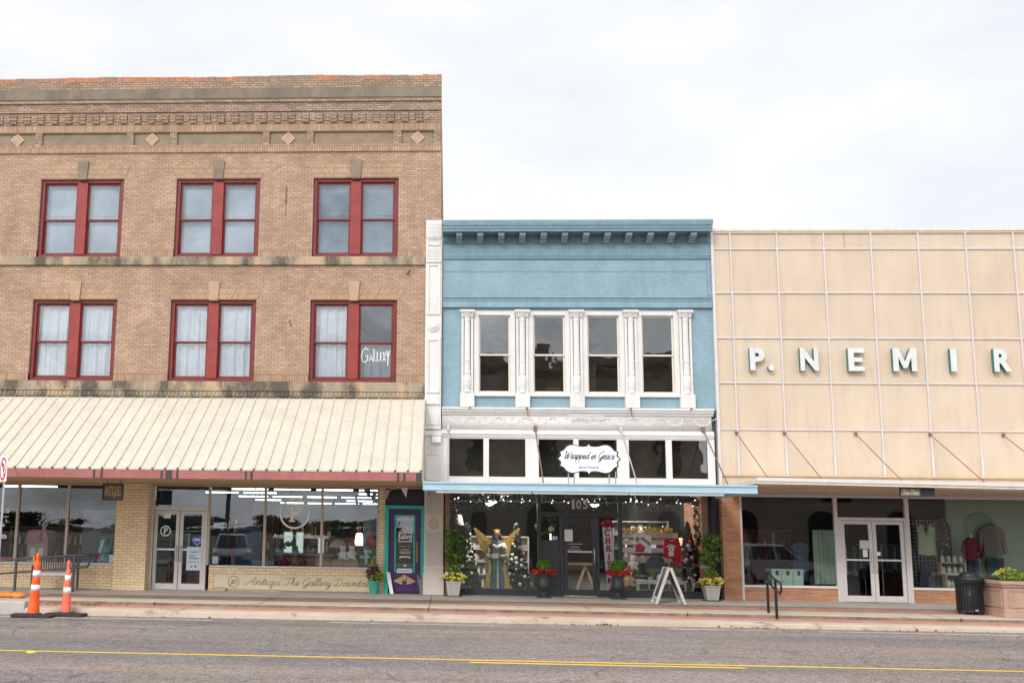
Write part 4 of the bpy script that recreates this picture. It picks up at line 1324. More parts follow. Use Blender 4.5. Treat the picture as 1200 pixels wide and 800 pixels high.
# base cornice, garland frieze, lower moulding
mb = MB()
mb.extr_x([(.06, 4.92), (-.04, 4.92), (-.05, 4.97), (-.12, 5.0), (-.12, 5.04), (-.17, 5.06), (-.17, 5.11), (.06, 5.14)][::-1], BX0, BX1 - .1)
mb.extr_x([(.06, 4.3), (-.03, 4.3), (-.05, 4.36), (-.08, 4.38), (-.08, 4.42), (-.03, 4.44), (-.03, 4.5), (.06, 4.52)][::-1], BX0 - .48, BX1 - .1)
mb.build('base_cornice', 'white paint', UB, bevel=.004)
mb = MB()
mb.box(BX0, BX1 - .15, -.01, .06, 4.5, 4.93)
for i in range(10):
    cx = .28 + i * .74
    for t in range(9):
        a = PI * (t / 8)
        mb.ball((cx - .2 * math.cos(a), -.012, 4.79 - .13 * math.sin(a)), .026 + .01 * math.sin(a), 8, 5, sy=.3)
    mb.ball((cx, -.015, 4.84), .036, 8, 5, sy=.3)
    mb.tube([(cx + .26, -.012, 4.8), (cx + .37, -.016, 4.86), (cx + .46, -.012, 4.79)], .016, 6)
mb.build('garland_frieze', 'ornament white', UB, smooth=True)
mb = MB()
mb.box(3.3, 4.25, -.2, -.16, 4.885, 4.91)
mb.build('drip_strip', 'weathered white', UB)
# transom windows
TR = [(.03, .97), (1.12, 2.12), (2.48, 3.43), (3.57, 4.61), (4.93, 5.93), (6.09, 7.05)]
mb = MB()
wall_holes(mb, -.18, 7.24, 3.0, 4.31, .0, .12, [(a, b, 3.22, 4.26) for a, b in TR])
tf = mb.build('transom_frame', 'white paint', UB, bevel=.006)
for a, b in TR:
    MB().box(a, b, .06, .066, 3.22, 4.26).build('transom_pane', 'old glass', tf)
mk('reflection board', (0.27, 0.235, 0.18), 0.9, 0.35, 1.2, 0.3, 20, blot=[((0.1, 0.085, 0.07), 1.4, .45, .7, .85), ((0.4, 0.36, 0.3), 2.2, .58, .75, .6, (1, 1, 2))])
MB().box(-.1, 7.2, .62, .66, 2.95, 4.6).build('transom_backing', 'reflection board', tf)  # added board; its mottling imitates reflections in the transom panes
# white iron pilaster on the left edge
mb = MB()
P0, P1 = -.66, -.2
mb.box(P0, P1, -.1, .06, 4.5, 10.47)
pl = mb.build('pilaster', 'white paint', UB, bevel=.006)
mb = MB()
mb.box(P0 + .02, P1 - .02, -.125, -.1, 9.95, 10.42)
frame_rect(mb, P0 + .06, P1 - .06, 9.72, 9.95 - .02, .03, -.13, -.1)
mb.box(P0 + .02, P1 - .02, -.12, -.1, 9.32, 9.68)
for z in (10.0, 10.12, 10.24, 10.34, 9.42, 9.5, 9.58):
    for k in range(4):
        mb.ball((P0 + .1 + k * .085, -.125, z), .025, 8, 5, sy=.5)
mb.build('cap_ornament', 'ornament white', pl)
mb = MB()
frame_rect(mb, P0 + .04, P1 - .04, 7.72, 9.2, .07, -.13, -.1)
frame_rect(mb, P0 + .04, P1 - .04, 5.5, 7.05, .07, -.13, -.1)
mb.box(P0 + .02, P1 - .02, -.15, -.1, 9.22, 9.3)
mb.box(P0 + .04, P1 - .04, -.145, -.1, 5.18, 5.42)
mb.box(P0 + .04, P1 - .04, -.12, -.1, 4.62, 5.0)
mb.build('panel_moulding', 'white paint', pl, bevel=.008)
mb = MB()
for r, y in ((.17, -.13), (.12, -.15), (.07, -.18)):
    n = 24
    mb.prism([(P0 + .23 + r * math.cos(2 * PI * i / n), 7.4 + r * math.sin(2 * PI * i / n)) for i in range(n)], y, -.09)
mb.build('rosette', 'white paint', pl, bevel=.008)
mb = MB()
mb.box(P0, P1 + .02, -.13, .06, 4.32, 4.46)
mb.box(P0 + .02, P1 + .02, -.08, .06, 2.95, 4.32)
mb.box(P0 + .06, P1 - .04, -.1, -.08, 3.1, 3.75)
mb.prism([(P0 + .08, 4.02), (P0 + .14, 3.95), (P0 + .18, 3.96), (P0 + .23, 3.85), (P0 + .28, 3.96), (P0 + .32, 3.95), (P0 + .38, 4.02)], -.1, -.08)
mb.box(P0 + .05, P1 - .03, -.1, -.08, 3.8, 3.82)
mb.build('lower_block', 'white paint', pl, bevel=.006)
MB().box(P0 + .2, P1, -.2, -.1, 4.12, 4.3).build('junction_box', 'plain white', pl, bevel=.02)
mb = MB()
mb.box(P0 + .02, -.12, -.1, .3, .03, 2.95)
mb.box(P0 + .0, -.1, -.12, .3, .03, .6)
mb.box(P0 + .01, -.11, -.13, .3, .6, .64)
mb.box(P0 + .01, -.11, -.125, .3, .7, .76)
for k in range(6):
    x = P0 + .07 + k * .077
    for z0, z1 in ((.8, 1.68), (2.18, 2.92)):
        mb.box(x, x + .035, -.125, -.1, z0, z1)
mb.box(P0 + .03, -.13, -.12, -.1, 1.68, 1.72)
mb.box(P0 + .03, -.13, -.12, -.1, 2.14, 2.18)
n = 24
lp = mb.build('pilaster_base', 'grey white plaster', UB, bevel=.004)
mb = MB()
ring(mb, -.38, 1.93, .13, .035, -.108, 28)
mb.lathe([(.12, 0), (.11, .01)], (0, 0, 0), 6)
for k in range(8):
    a = 2 * PI * k / 8
    ribbon(mb, [(-.38 + .03 * math.cos(a), 1.93 + .03 * math.sin(a)), (-.38 + .1 * math.cos(a), 1.93 + .1 * math.sin(a))], .02, -.107 - .0005 * k)
mb.build('medallion', 'wood pale', lp)

# blue canopy hung on rods
CY = -3.7
mb = MB()
mb.box(-.6, 7.26, CY, CY + .06, 2.7, 2.89)
mb.box(-.6, 7.26, CY - .03, CY + .02, 2.85, 2.895)
mb.box(-.6, 7.26, CY - .02, CY + .02, 2.695, 2.73)
mb.box(-.6, -.54, CY + .06, .0, 2.7, 2.88)
mb.box(7.2, 7.26, CY + .06, .0, 2.7, 2.88)
cn = mb.build('canopy', 'canopy blue', UB, bevel=.006)
MB().box(-.54, 7.2, CY + .06, .38, 2.78, 2.83).build('soffit', 'white paint', cn)
for x, yb in ((.0, -2.4), (2.39, -2.4), (4.72, -2.4), (6.95, -2.4)):
    r = MB()
    r.tube([(x, -.02, 4.54), (x, yb, 2.9)], .018, 8)
    r.box(x - .045, x + .045, -.06, -.0, 4.47, 4.62)
    r.box(x - .035, x + .035, yb - .04, yb + .04, 2.83, 2.92)
    r.build('canopy_rod', 'rust metal' if x in (2.39, 6.95) else 'galvanised', cn)
for x in (.6, 2.16, 4.98, 6.62):
    MB().tube([(x - .05, -.15, 5.06), (x, -.2, 5.12), (x + .02, -.21, 4.86 if 2 < x < 6 else 5.1)], .016, 6).build('hook', 'rust metal', UB)
for a, b in ((-.28, 2.0), (2.04, 4.3), (4.34, 6.55)):
    t = thing('strip_light', 'long pale strip light slung under the %s of the blue canopy' % {-.28: 'left third', 2.04: 'middle third', 4.34: 'right third'}[a], 'strip light', (a + 1.1, -3.4, 2.6), 'strip lights under the blue canopy')
    MB().box(a, b, -3.45, -3.37, 2.645, 2.69).build('diffuser', 'led strip', t, bevel=.01)
    mb = MB()
    for x in (a + .2, b - .2):
        mb.box(x - .02, x + .02, -3.43, -3.39, 2.69, 2.78)
    mb.build('bracket', 'grey metal', t)
# shop front
YB = .42
mb = MB()
mb.box(.02, 2.46, YB - .04, YB + .1, .02, .2)
mb.box(2.46, 2.56, YB - .05, YB + .06, .02, 2.78)
mb.box(4.66, 4.77, YB - .05, YB + .06, .02, 2.78)
mb.box(4.77, 7.2, YB - .04, YB + .1, .02, .2)
mb.box(2.56, 4.66, YB - .045, YB + .055, 2.16, 2.3)
mb.box(3.08, 3.17, YB - .045, YB + .055, .02, 2.16)
mb.box(4.06, 4.14, YB - .045, YB + .055, .02, 2.16)
mb.box(2.56, 3.08, YB - .03, YB + .05, .02, 1.52)
mb.box(4.14, 4.66, YB - .044, YB + .05, .02, .2)
mb.box(2.62, 3.02, YB - .04, YB - .03, .3, 1.4)
mb.build('shopfront_frame', 'charcoal paint', UB, bevel=.005)
MB().box(7.18, 7.36, YB - .15, YB + .3, .02, 2.86).build('end_post', 'black paint', UB)
MB().box(-.08, .04, -.0, YB + .1, .02, 2.8).build('return_panel', 'wood mid', UB)
for a, b, z0, z1 in ((.03, 2.46, .2, 2.78), (4.77, 7.2, .2, 2.78), (2.56, 4.66, 2.3, 2.78), (2.58, 3.08, 1.52, 2.16), (4.14, 4.66, .2, 2.16)):
    MB().box(a, b, YB, YB + .008, z0, z1).build('shop_window', 'shop glass', UB)
dd = glass_door(UB, 3.18, 4.05, .05, 2.15, YB, 'charcoal paint', 1, 'silver', .1, .16, 1.2)
mb = MB()
for s_, x0, x1 in (('1', 3.41, 3.49), ('0', 3.53, 3.67), ('5', 3.71, 3.85)):
    text(s_, x0, x1, 2.38, 2.64, YB - .003, .012, 'weathered white', 'house_number', UB, bold=.02)
tag(MB().box(3.2, 3.42, YB - .04, YB - .036, 1.5, 1.82).build('door_notice', 'plain white'), 'white paper notice taped to the black glazed shop door', 'notice')
mb = MB()
mb.box(3.3, 3.68, YB - .008, YB - .006, 1.42, 1.44)
mb.box(3.34, 3.6, YB - .008, YB - .006, 1.34, 1.36)
mb.box(3.3, 3.64, YB - .008, YB - .006, 1.27, 1.29)
mb.build('door_lettering', 'weathered white', dd)
mb = MB()
mb.box(.07, 7.08, YB + .12, 18, 0, .02)
mb.build('shop_floor', 'interior floor', UB)
mb = MB()
mb.box(.05, .1, YB + .1, 18, .02, 3)
mb.box(7.05, 7.1, 2.6, 18, .02, 3)
mb.box(.1, 7.05, 18, 18.1, .02, 3)
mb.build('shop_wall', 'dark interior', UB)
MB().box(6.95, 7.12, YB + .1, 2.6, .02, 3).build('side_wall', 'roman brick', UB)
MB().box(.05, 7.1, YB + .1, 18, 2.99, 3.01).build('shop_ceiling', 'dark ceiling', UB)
for x, y, z in ((1.55, 1.0, 2.72), (1.6, 8.5, 2.8), (1.7, 14, 2.85), (5.4, 1.9, 2.72), (5.6, 11.6, 2.8)):
    t = thing('dome_light', 'white glass dome light hanging inside the %s' % {(1.55, 1.0): 'boutique above the golden angel', (1.6, 8.5): 'boutique, second in the angel row', (1.7, 14): 'boutique, farthest in the angel row',
              (5.4, 1.9): 'boutique above the red shirt', (5.6, 11.6): 'boutique above the black door'}[(x, y)], 'dome light', (x, y, z), 'dome lights on the boutique ceiling')
    MB().lathe([(.02, -.09), (.12, -.07), (.19, 0), (.17, .01)], (x, y, z), 18).build('shade', 'dome glow', t, smooth=True)
    MB().tube([(x, y, z + .01), (x, y, 3.0)], .01, 6).build('stem', 'grey metal', t)
    lamp_d = D.lights.new('dome_lamp', 'POINT')
    lamp_d.energy = (190 if x < 3 else 110) if y < 3 else 60
    lamp_d.color = (1.0, 0.93, 0.84)
    lamp_d.shadow_soft_size = .12
    lamp = D.objects.new('dome_lamp', lamp_d)
    COL.objects.link(lamp)
    lamp.parent = t
    lamp.location = (0, 0, -.16)

# ------------------------------------------------------------------ panel building (right)
PB = thing('panel_building', 'low shop faced with peach panels in a white metal grid', 'building', (12.5, 0, 0))
PX0, PX1 = 7.4, 21.5
mb = MB()
mb.box(PX0, PX1, .0, .1, 2.86, 10.15)
mb.build('panel_cladding', 'peach panel', PB)
mb = MB()
mb.box(PX0, PX0 + .25, .1, 24, 0, 10.0)
mb.box(PX1 - .25, PX1, .1, 24, 0, 10.0)
mb.box(PX0 + .25, PX1 - .25, 23.8, 24, 0, 10.0)
mb.box(PX0 + .25, PX1 - .25, .1, .3, 3.3, 10.0)
mb.build('wall', 'wall taupe', PB)
MB().box(PX0 + .25, PX1 - .25, .3, 23.8, 9.7, 9.8).build('roof', 'roofing', PB)
MX = [7.86 + 1.282 * i for i in range(11)]
for i, x in enumerate(MX):
    mb = MB()
    mb.box(x - .02, x + .02, -.045, -.0, 3.36, 10.12)
    mb.box(x - .032, x + .032, -.055, -.0, 3.3, 3.92)
    mb.build('mullion', 'pale aluminium', PB, bevel=.004)
for z in (9.63, 8.375, 7.1, 5.85, 4.57):
    MB().box(PX0, PX1, -.034, -.0, z - .018, z + .018).build('rail', 'pale aluminium', PB, bevel=.004)
mb = MB()
mb.box(PX0 - .07, PX1, -.08, .15, 10.13, 10.21)
mb.box(PX0 - .05, PX1, -.05, .15, 10.08, 10.13)
mb.build('coping', 'canopy cream', PB, bevel=.006)
MB().box(PX0 - .08, PX0 + .0, -.06, .2, 3.0, 10.14).build('edge_trim', 'pale aluminium', PB, bevel=.006)
MB().box(10.99, 11.0, -.006, .0, 9.66, 10.1).build('panel_crack', 'rust metal', PB)
MB().box(PX0, PX1, -.06, .0, 3.3, 3.345).build('base_trim', 'tan header', PB)
ls = thing('letter_sign', 'spaced white block letters P. NEMIR with green sides on the peach panels', 'sign', (11.7, -.1, 6.17))
LY = -.05
for ch, x0, x1 in (('P', 8.23, 8.63), ('.', 8.72, 8.87), ('N', 9.58, 10.07), ('E', 10.86, 11.29), ('M', 12.05, 12.68), ('I', 13.57, 13.73), ('R', 14.71, 15.18)):
    if ch == '.':
        n = 20
        mb = MB()
        mb.prism([(8.795 + .078 * math.cos(2 * PI * i / n), 6.25 + .078 * math.sin(2 * PI * i / n)) for i in range(n)], LY - .13, LY, 0, 1)
        mb.build('letter', ['letter white', 'letter green'], ls)
        continue
    if ch == 'M':
        pts = [(0, 0), (.23, 0), (.23, .6), (.42, .14), (.58, .14), (.77, .6), (.77, 0), (1, 0), (1, 1), (.75, 1), (.5, .43), (.25, 1), (0, 1)]
        MB().prism([(x0 + a * (x1 - x0), 6.17 + b * .63) for a, b in pts], LY - .13, LY, 0, 1).build('letter', ['letter white', 'letter green'], ls)
        continue
    if ch in 'EI':
        t = .155
        poly = [(x0, 6.17), (x1, 6.17), (x1, 6.8), (x0, 6.8)] if ch == 'I' else \
            [(x0, 6.17), (x1, 6.17), (x1, 6.3), (x0 + t, 6.3), (x0 + t, 6.42), (x1 - .05, 6.42), (x1 - .05, 6.54), (x0 + t, 6.54), (x0 + t, 6.67), (x1, 6.67), (x1, 6.8), (x0, 6.8)]
        MB().prism(poly, LY - .13, LY, 0, 1).build('letter', ['letter white', 'letter green'], ls)
    else:
        text(ch, x0, x1, 6.17, 6.8, LY, .13, 'letter white', 'letter', ls, bold=.045, side='letter green')
# flat canopy hung on wires
mb = MB()
KY = -2.75
def kz(x):
    return 3.1 - .012 * (x - 7.6)
mb.add([(x, y, kz(x) + d) for x in (7.55, PX1) for y in (KY, -.07) for d in (-.12, .0)],
       [(0, 1, 3, 2), (4, 6, 7, 5), (0, 4, 5, 1), (2, 3, 7, 6), (0, 2, 6, 4), (1, 5, 7, 3)])
kc = mb.build('canopy', 'canopy cream', PB, bevel=.006)
mb = MB()
mb.add([(x, y, kz(x) + d) for x in (7.53, PX1) for y in (KY - .03, KY - .001) for d in (-.055, .03)],
       [(0, 1, 3, 2), (4, 6, 7, 5), (0, 4, 5, 1), (2, 3, 7, 6), (0, 2, 6, 4), (1, 5, 7, 3)])
mb.build('canopy_edge', 'white paint', kc)
MB().extr_x([(KY + .02, 2.955), (.06, 2.83), (.06, 2.85), (KY + .02, 2.97)][::-1], 7.6, PX1).build('soffit', 'soffit tan', kc)
for x0, x1 in ((7.83, 8.05), (9.11, 9.36), (11.0, 11.3), (12.96, 13.28), (14.87, 15.2), (16.8, 17.1)):
    r = MB()
    r.tube([(x0, -.03, 4.475), (x1, -2.1, 3.08)], .012, 6)
    r.ball((x0, -.05, 4.475), .05, 8, 6)
    r.box(x1 - .04, x1 + .04, -2.14, -2.06, kz(x1) - .0, kz(x1) + .06)
    r.build('canopy_wire', 'rust metal', kc)
# shop front
YP = .1
MB().box(7.37, 7.84, -.0, .4, 0.0, 2.84).build('brick_pier', 'roman brick', PB)
mb = MB()
mb.box(7.9, 10.36, YP - .04, YP + .12, 0, .365)
mb.box(12.3, PX1, YP - .04, YP + .12, 0, .365)
mb.build('bulkhead', 'roman brick', PB)
mb = MB()
mb.box(7.9, 10.36, YP - .07, YP + .1, .365, .425)
mb.box(12.3, PX1, YP - .07, YP + .1, .365, .425)
mb.build('sill', 'white paint', PB, bevel=.005)
mb = MB()
mb.box(7.84, 7.91, YP - .07, YP + .06, 0.02, 2.78)
mb.box(10.34, 10.43, YP - .07, YP + .06, .02, 2.78)
mb.box(12.2, 12.3, YP - .07, YP + .06, .02, 2.78)
mb.box(16.6, 16.7, YP - .07, YP + .06, .425, 2.78)
mb.box(7.84, PX1, YP - .06, YP + .06, 2.755, 2.83)
mb.box(10.43, 12.2, YP - .06, YP + .05, 2.16, 2.24)
mb.box(10.43, 10.5, YP - .06, YP + .05, .02, 2.16)
mb.box(12.16, 12.2, YP - .06, YP + .05, .02, 2.16)
mb.build('shopfront_frame', 'pale aluminium', PB, bevel=.005)
for a, b, z0, z1 in ((7.91, 10.34, .42, 2.755), (12.3, 16.6, .42, 2.755), (16.7, PX1, .42, 2.755), (10.43, 12.2, 2.24, 2.755)):
    MB().box(a, b, YP, YP + .008, z0, z1).build('shop_window', 'shop glass', PB)
glass_door(PB, 10.51, 11.325, .03, 2.15, YP, 'pale aluminium', 1, 'pale aluminium', rail=1.1)
glass_door(PB, 11.335, 12.15, .03, 2.15, YP, 'pale aluminium', -1, 'pale aluminium', rail=1.1)
MB().box(PX0 + .4, PX1 - .3, YP + .12, 16, 0, .02).build('shop_floor', 'interior floor', PB)
mb = MB()
mb.box(7.6, 7.7, .4, 16, .02, 3.2)
mb.box(PX0 + .3, PX1 - .3, 16, 16.1, .02, 3.2)
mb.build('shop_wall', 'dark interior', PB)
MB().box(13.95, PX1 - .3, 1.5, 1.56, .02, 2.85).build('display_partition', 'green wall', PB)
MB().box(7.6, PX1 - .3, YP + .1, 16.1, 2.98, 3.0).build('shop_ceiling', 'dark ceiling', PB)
sg = thing('address_sign', 'small dark board with pale numerals above the right hand glass doors', 'sign', (11.4, -2.54, 2.72))
MB().box(11.0, 11.83, -2.56, -2.52, 2.72, 2.93).build('board', 'black paint', sg)
MB().box(11.02, 11.48, -2.565, -2.559, 2.74, 2.91).build('panel', 'grey stone', sg)
text('To-The', 11.06, 11.44, 2.77, 2.88, -2.565, .003, 'white paint', 'lettering', sg, bold=.02)

# ------------------------------------------------------------------ signs on the canopies and the street
bs = thing('boutique_sign', 'white scalloped sign with dark script Wrapped in Grace above the blue canopy', 'sign', (3.5, -2.6, 2.9))
SY = -2.6
cx, cz = 3.49, 3.55
def bracket(sx, sz):
    q = [(0, .40), (.05, .335), (.22, .325), (.42, .37), (.56, .33), (.645, .23), (.735, .18), (.715, .1), (.745, .05), (.79, 0)]
    full = []
    for a, b in q:
        full.append((a, b))
    s1_ = spline(full, 4)
    up = s1_
    right = up + [(a, -b) for a, b in up[::-1]][1:]
    left = [(-a, b) for a, b in right[::-1]][1:-1]
    return [(cx + a * sx, cz + b * sz) for a, b in right + left][::-1]
MB().prism(bracket(1.0, 1.0), SY, SY + .05).build('backing', 'ink', bs)
MB().prism(bracket(.945, .92), SY - .02, SY - .001).build('panel', 'sign white', bs)
script('Wrapped in Grace', cx - .62, cx + .62, cz - .0, .095, .017, SY - .024, 'ink', 'lettering', bs, slant=.45)
text('BOUTIQUE', cx - .24, cx + .24, cz - .245, cz - .185, SY - .02, .004, 'ink', 'lettering', bs, bold=.02)
for x in (-.5, -.36, .5, .66):
    MB().tube([(cx + x, SY + .03, cz - .3), (cx + x, SY + .08, 2.86)], .018, 6).build('support', 'grey metal', bs)
hs = thing('antiques_sign', 'small weathered ANTIQUES board hung on chains under the awning by the yellow pier', 'sign', (-8.7, -2, 2.4))
mb = MB()
mb.box(-8.93, -8.43, -2.0, -1.94, 2.42, 2.82)
mb.build('board', 'wood dark', hs, bevel=.006)
mb = MB()
frame_rect(mb, -8.95, -8.41, 2.4, 2.84, .03, -2.03, -1.92)
mb.build('frame', 'black paint', hs)
text('ANTIQUES', -8.9, -8.46, 2.47, 2.77, -2.0, .006, 'wood pale', 'lettering', hs, bold=.01)
mb = MB()
mb.tube([(-8.85, -1.97, 2.83), (-8.85, -1.97, 2.94)], .008, 5)
mb.tube([(-8.5, -1.97, 2.83), (-8.5, -1.97, 2.94)], .008, 5)
mb.build('chain', 'black metal', hs)
# no-left-turn sign on a galvanised post, turned to the traffic
ns = thing('traffic_sign', 'white no left turn sign with red ring on a galvanised post', 'traffic sign', (-10.66, -4.1, 0), rz=math.radians(-52))
def trel(mb_, name, mat, **k):
    return mb_.build(name, mat, ns, local=True, **k)
trel(MB().box(-.03, .03, -.02, .02, 0, 3.4), 'post', 'galvanised', bevel=.006)
trel(MB().box(-.31, .31, -.045, -.03, 2.76, 3.38), 'plate', 'plain white', bevel=.006)
mb = MB()
ring(mb, 0, 3.07, .25, .06, -.049, 36)
ribbon(mb, [(-.17, 3.25), (.17, 2.89)], .05, -.0505)
trel(mb, 'emblem', 'sign red')
mb = MB()
ribbon(mb, [(.09, 2.88), (.09, 3.08), (.04, 3.16), (-.06, 3.17)], .06, -.0475)
mb.prism([(-.06, 3.1), (-.16, 3.17), (-.06, 3.24)][::1], -.0485, -.047)
trel(mb, 'arrow', 'ink')

# ------------------------------------------------------------------ street furniture
def delineator(label, x, y, H, r0, mat, rz, lean=0.0):
    t = thing('channelizer_post', label, 'traffic post', (x, y, RZ), 'orange traffic posts at the kerb', rz)
    t.rotation_euler.y = lean
    mb = MB()
    mb.slab([(-.46, -.14), (-.4, -.2), (.4, -.2), (.46, -.14), (.46, .14), (.4, .2), (-.4, .2), (-.46, .14)], 0, .07)
    mb.lathe([(.2, .07), (.17, .1), (.14, .1)], (0, 0, 0), 20)
    mb.build('base', 'rubber', t, local=True, bevel=.012)
    pr = [(r0 * 1.12, .08), (r0 * 1.1, .2), (r0 * 1.02, .22), (r0 * .98, .36), (r0 * .93, .38)]
    for k in range(1, 12):
        z = .38 + (H - .62) * k / 11
        rad = r0 * (.93 - .35 * k / 11)
        pr += [(rad, z)]
        if k in (3, 7):
            pr += [(rad * .93, z + .008), (rad * .93, z + .02)]
    zt = pr[-1][1]
    pr += [(r0 * .5, zt + .02), (r0 * .32, zt + .06), (r0 * .3, zt + .1), (r0 * .36, zt + .12), (r0 * .36, zt + .2), (r0 * .2, zt + .24)]
    b = MB().lathe(pr, (0, 0, 0), 22).build('tube', mat, t, local=True, smooth=True)
    b.modifiers.new('edge', 'EDGE_SPLIT').split_angle = math.radians(35)
    for z in (.62, .95):
        z = z * H / 1.5
        q = lambda zz: r0 * (.93 - .35 * (zz - .38) / (H - .62)) + .004
        MB().lathe([(q(z), z), (q(z + .13), z + .13)], (0, 0, 0), 22).build('reflective_band', 'reflective white', t, local=True, smooth=True)
    return t, zt
t, zt = delineator('taller bright orange traffic post with bent loop handle, nearer the left frame edge', -9.26, -5.3, 1.42, .118, 'orange plastic', .06, -.035 + .06)
mb = MB()
mb.tube([(-.02, 0, zt + .02), (-.09, 0, zt + .05), (-.1, 0, zt + .17), (-.03, 0, zt + .2)], .022, 8)
mb.build('loop_handle', 'orange plastic', t, local=True, smooth=True)
delineator('shorter faded orange traffic post with knob top, right of the brighter one', -8.66, -4.9, 1.25, .1, 'faded orange plastic', -.04)

mb = MB()
rb = random.Random(2)
for k in range(3):
    n, m = 14, 8
    cxx = -10.75 + .2 * k
    vs = []
    mb.lathe([(.01, 0), (.15, .01), (.2, .05), (.17, .1), (.08, .13), (.01, .135)], (cxx, -3.55 + .04 * (k % 2), 0.0), 14, .8)
for i, v in enumerate(mb.v):
    mb.v[i] = (v[0] + rb.uniform(-.018, .018), v[1] + rb.uniform(-.018, .018), v[2] + (rb.uniform(-.012, .012) if v[2] > .03 else 0))
tag(mb.build('sandbag', 'sandbag', smooth=True), 'lumpy orange sandbag lying on the pavement corner behind the sign post', 'sandbag')

def rail_tube(pts, r, name, mat, par, **k):
    return MB().tube(pts, r, 10).build(name, mat, par, smooth=True, **k)
hr = thing('handrail', 'long dark grey ramp handrail in front of the slatted bench', 'handrail', (-10.6, -1.3, 0))
def arc(c, r, a0, a1, ux, uz, n=6):
    return [(c[0] + r * math.cos(a0 + (a1 - a0) * i / n), c[1], c[2] + r * math.sin(a0 + (a1 - a0) * i / n)) for i in range(n + 1)]
top = [(-15.5, -1.3, .48), (-11.84, -1.3, .80), (-9.9, -1.3, .965), (-9.58, -1.3, .97)] + arc((-9.52, -1.3, .9), .07, PI / 2, 0, 0, 0) + arc((-9.52, -1.3, .74), .07, 0, -PI / 2, 0, 0) + [(-9.8, -1.3, .645), (-11.84, -1.3, .46), (-15.5, -1.3, .14)]
rail_tube(top, .027, 'rail', 'charcoal paint', hr)
for x, z1 in ((-11.4, .83), (-9.84, .96), (-13.2, .66)):
    MB().box(x - .03, x + .03, -1.33, -1.27, .0, z1).build('post', 'charcoal paint', hr, bevel=.005)
hr2 = thing('handrail', 'short black looped step handrail in front of the right hand shop window', 'handrail', (7.4, -3.9, 0))
pr2 = [(7.36, -3.7, .94), (7.38, -3.85, .9), (7.42, -4.15, .76), (7.46, -4.4, .7), (7.465, -4.47, .62), (7.46, -4.47, .5), (7.455, -4.4, .45), (7.42, -4.15, .54), (7.38, -3.85, .66), (7.36, -3.7, .7)]
rail_tube(pr2, .024, 'rail', 'black metal', hr2)
MB().box(7.35, 7.4, -3.78, -3.73, -.02, .93).build('post', 'black metal', hr2, bevel=.004)
MB().box(7.405, 7.455, -4.2, -4.15, -.12, .76).build('post', 'black metal', hr2, bevel=.004)

bn = thing('bench', 'grey slatted metal bench against the yellow brick below the shop window', 'bench', (-10.6, -.5, 0))
mb = MB()
for i in range(16):
    x = -11.12 + i * .066
    mb.box(x, x + .028, -.31, -.295, .5, .86)
mb.box(-11.16, -10.08, -.32, -.285, .86, .905)
mb.build('backrest', 'charcoal paint', bn)
mb = MB()
for i in range(7):
    mb.box(-11.16, -10.08, -.75 + i * .064, -.75 + i * .064 + .05, .45, .475)
mb.box(-11.17, -10.07, -.77, -.73, .42, .48)
mb.build('seat', 'galvanised', bn)
for s_ in (-11.2, -10.1):
    mb = MB()
    mb.box(s_, s_ + .05, -.76, -.71, 0.01, .66)
    mb.box(s_, s_ + .05, -.34, -.29, 0.01, .9)
    mb.box(s_, s_ + .05, -.71, -.34, .62, .66)
    mb.build('side_frame', 'charcoal paint', bn)

tr = thing('trash_can', 'round black slatted trash can with domed lid beside the terracotta planter', 'trash can', (12.38, -2.75, 0))
cxx, cyy = 12.36, -2.8
MB().lathe([(.2, .05), (.23, .08), (.25, .7), (.24, .7)], (cxx, cyy, -.02), 24).build('liner', 'black paint', tr, smooth=True)
mb = MB()
for k in range(30):
    a = 2 * PI * k / 30
    ca, sa = math.cos(a), math.sin(a)
    pts = [(cxx + r * ca, cyy + r * sa, z) for r, z in ((.285, .05), (.285, .55), (.295, .66), (.315, .74))]
    tx, ty = -sa * .018, ca * .018
    vs = [(x + q * tx, y + q * ty, z) for x, y, z in pts for q in (-1, 1)] + [(x + q * tx + .01 * ca, y + q * ty + .01 * sa, z) for x, y, z in pts for q in (-1, 1)]
    fs = []
    for i in range(3):
        fs += [(2 * i, 2 * i + 2, 2 * i + 3, 2 * i + 1), (8 + 2 * i + 1, 8 + 2 * i + 3, 8 + 2 * i + 2, 8 + 2 * i), (2 * i, 8 + 2 * i, 8 + 2 * i + 2, 2 * i + 2), (2 * i + 1, 2 * i + 3, 8 + 2 * i + 3, 8 + 2 * i + 1)]
    mb.add(vs, fs)
for z, r in ((.05, .29), (.4, .28), (.73, .315)):
    mb.tube([(cxx + r * math.cos(2 * PI * k / 30), cyy + r * math.sin(2 * PI * k / 30), z) for k in range(31)], .014, 6, caps=False)
mb.build('slatted_body', 'black metal', tr)
MB().lathe([(.33, .74), (.335, .78), (.32, .82), (.2, .845), (.2, .86), (.19, .9), (.14, .93), (.05, .95), (.001, .95)], (cxx, cyy, 0), 26).build('lid', 'black metal', tr, smooth=True)
MB().box(cxx - .035, cxx + .035, cyy - .305, cyy - .298, .06, .09).build('maker_plate', 'galvanised', tr)
mb = MB()
for a in (.8, 2.4, 3.9, 5.5):
    mb.lathe([(.025, -.03), (.025, .06)], (cxx + .24 * math.cos(a), cyy + .24 * math.sin(a), 0), 8)
mb.build('foot', 'black metal', tr)

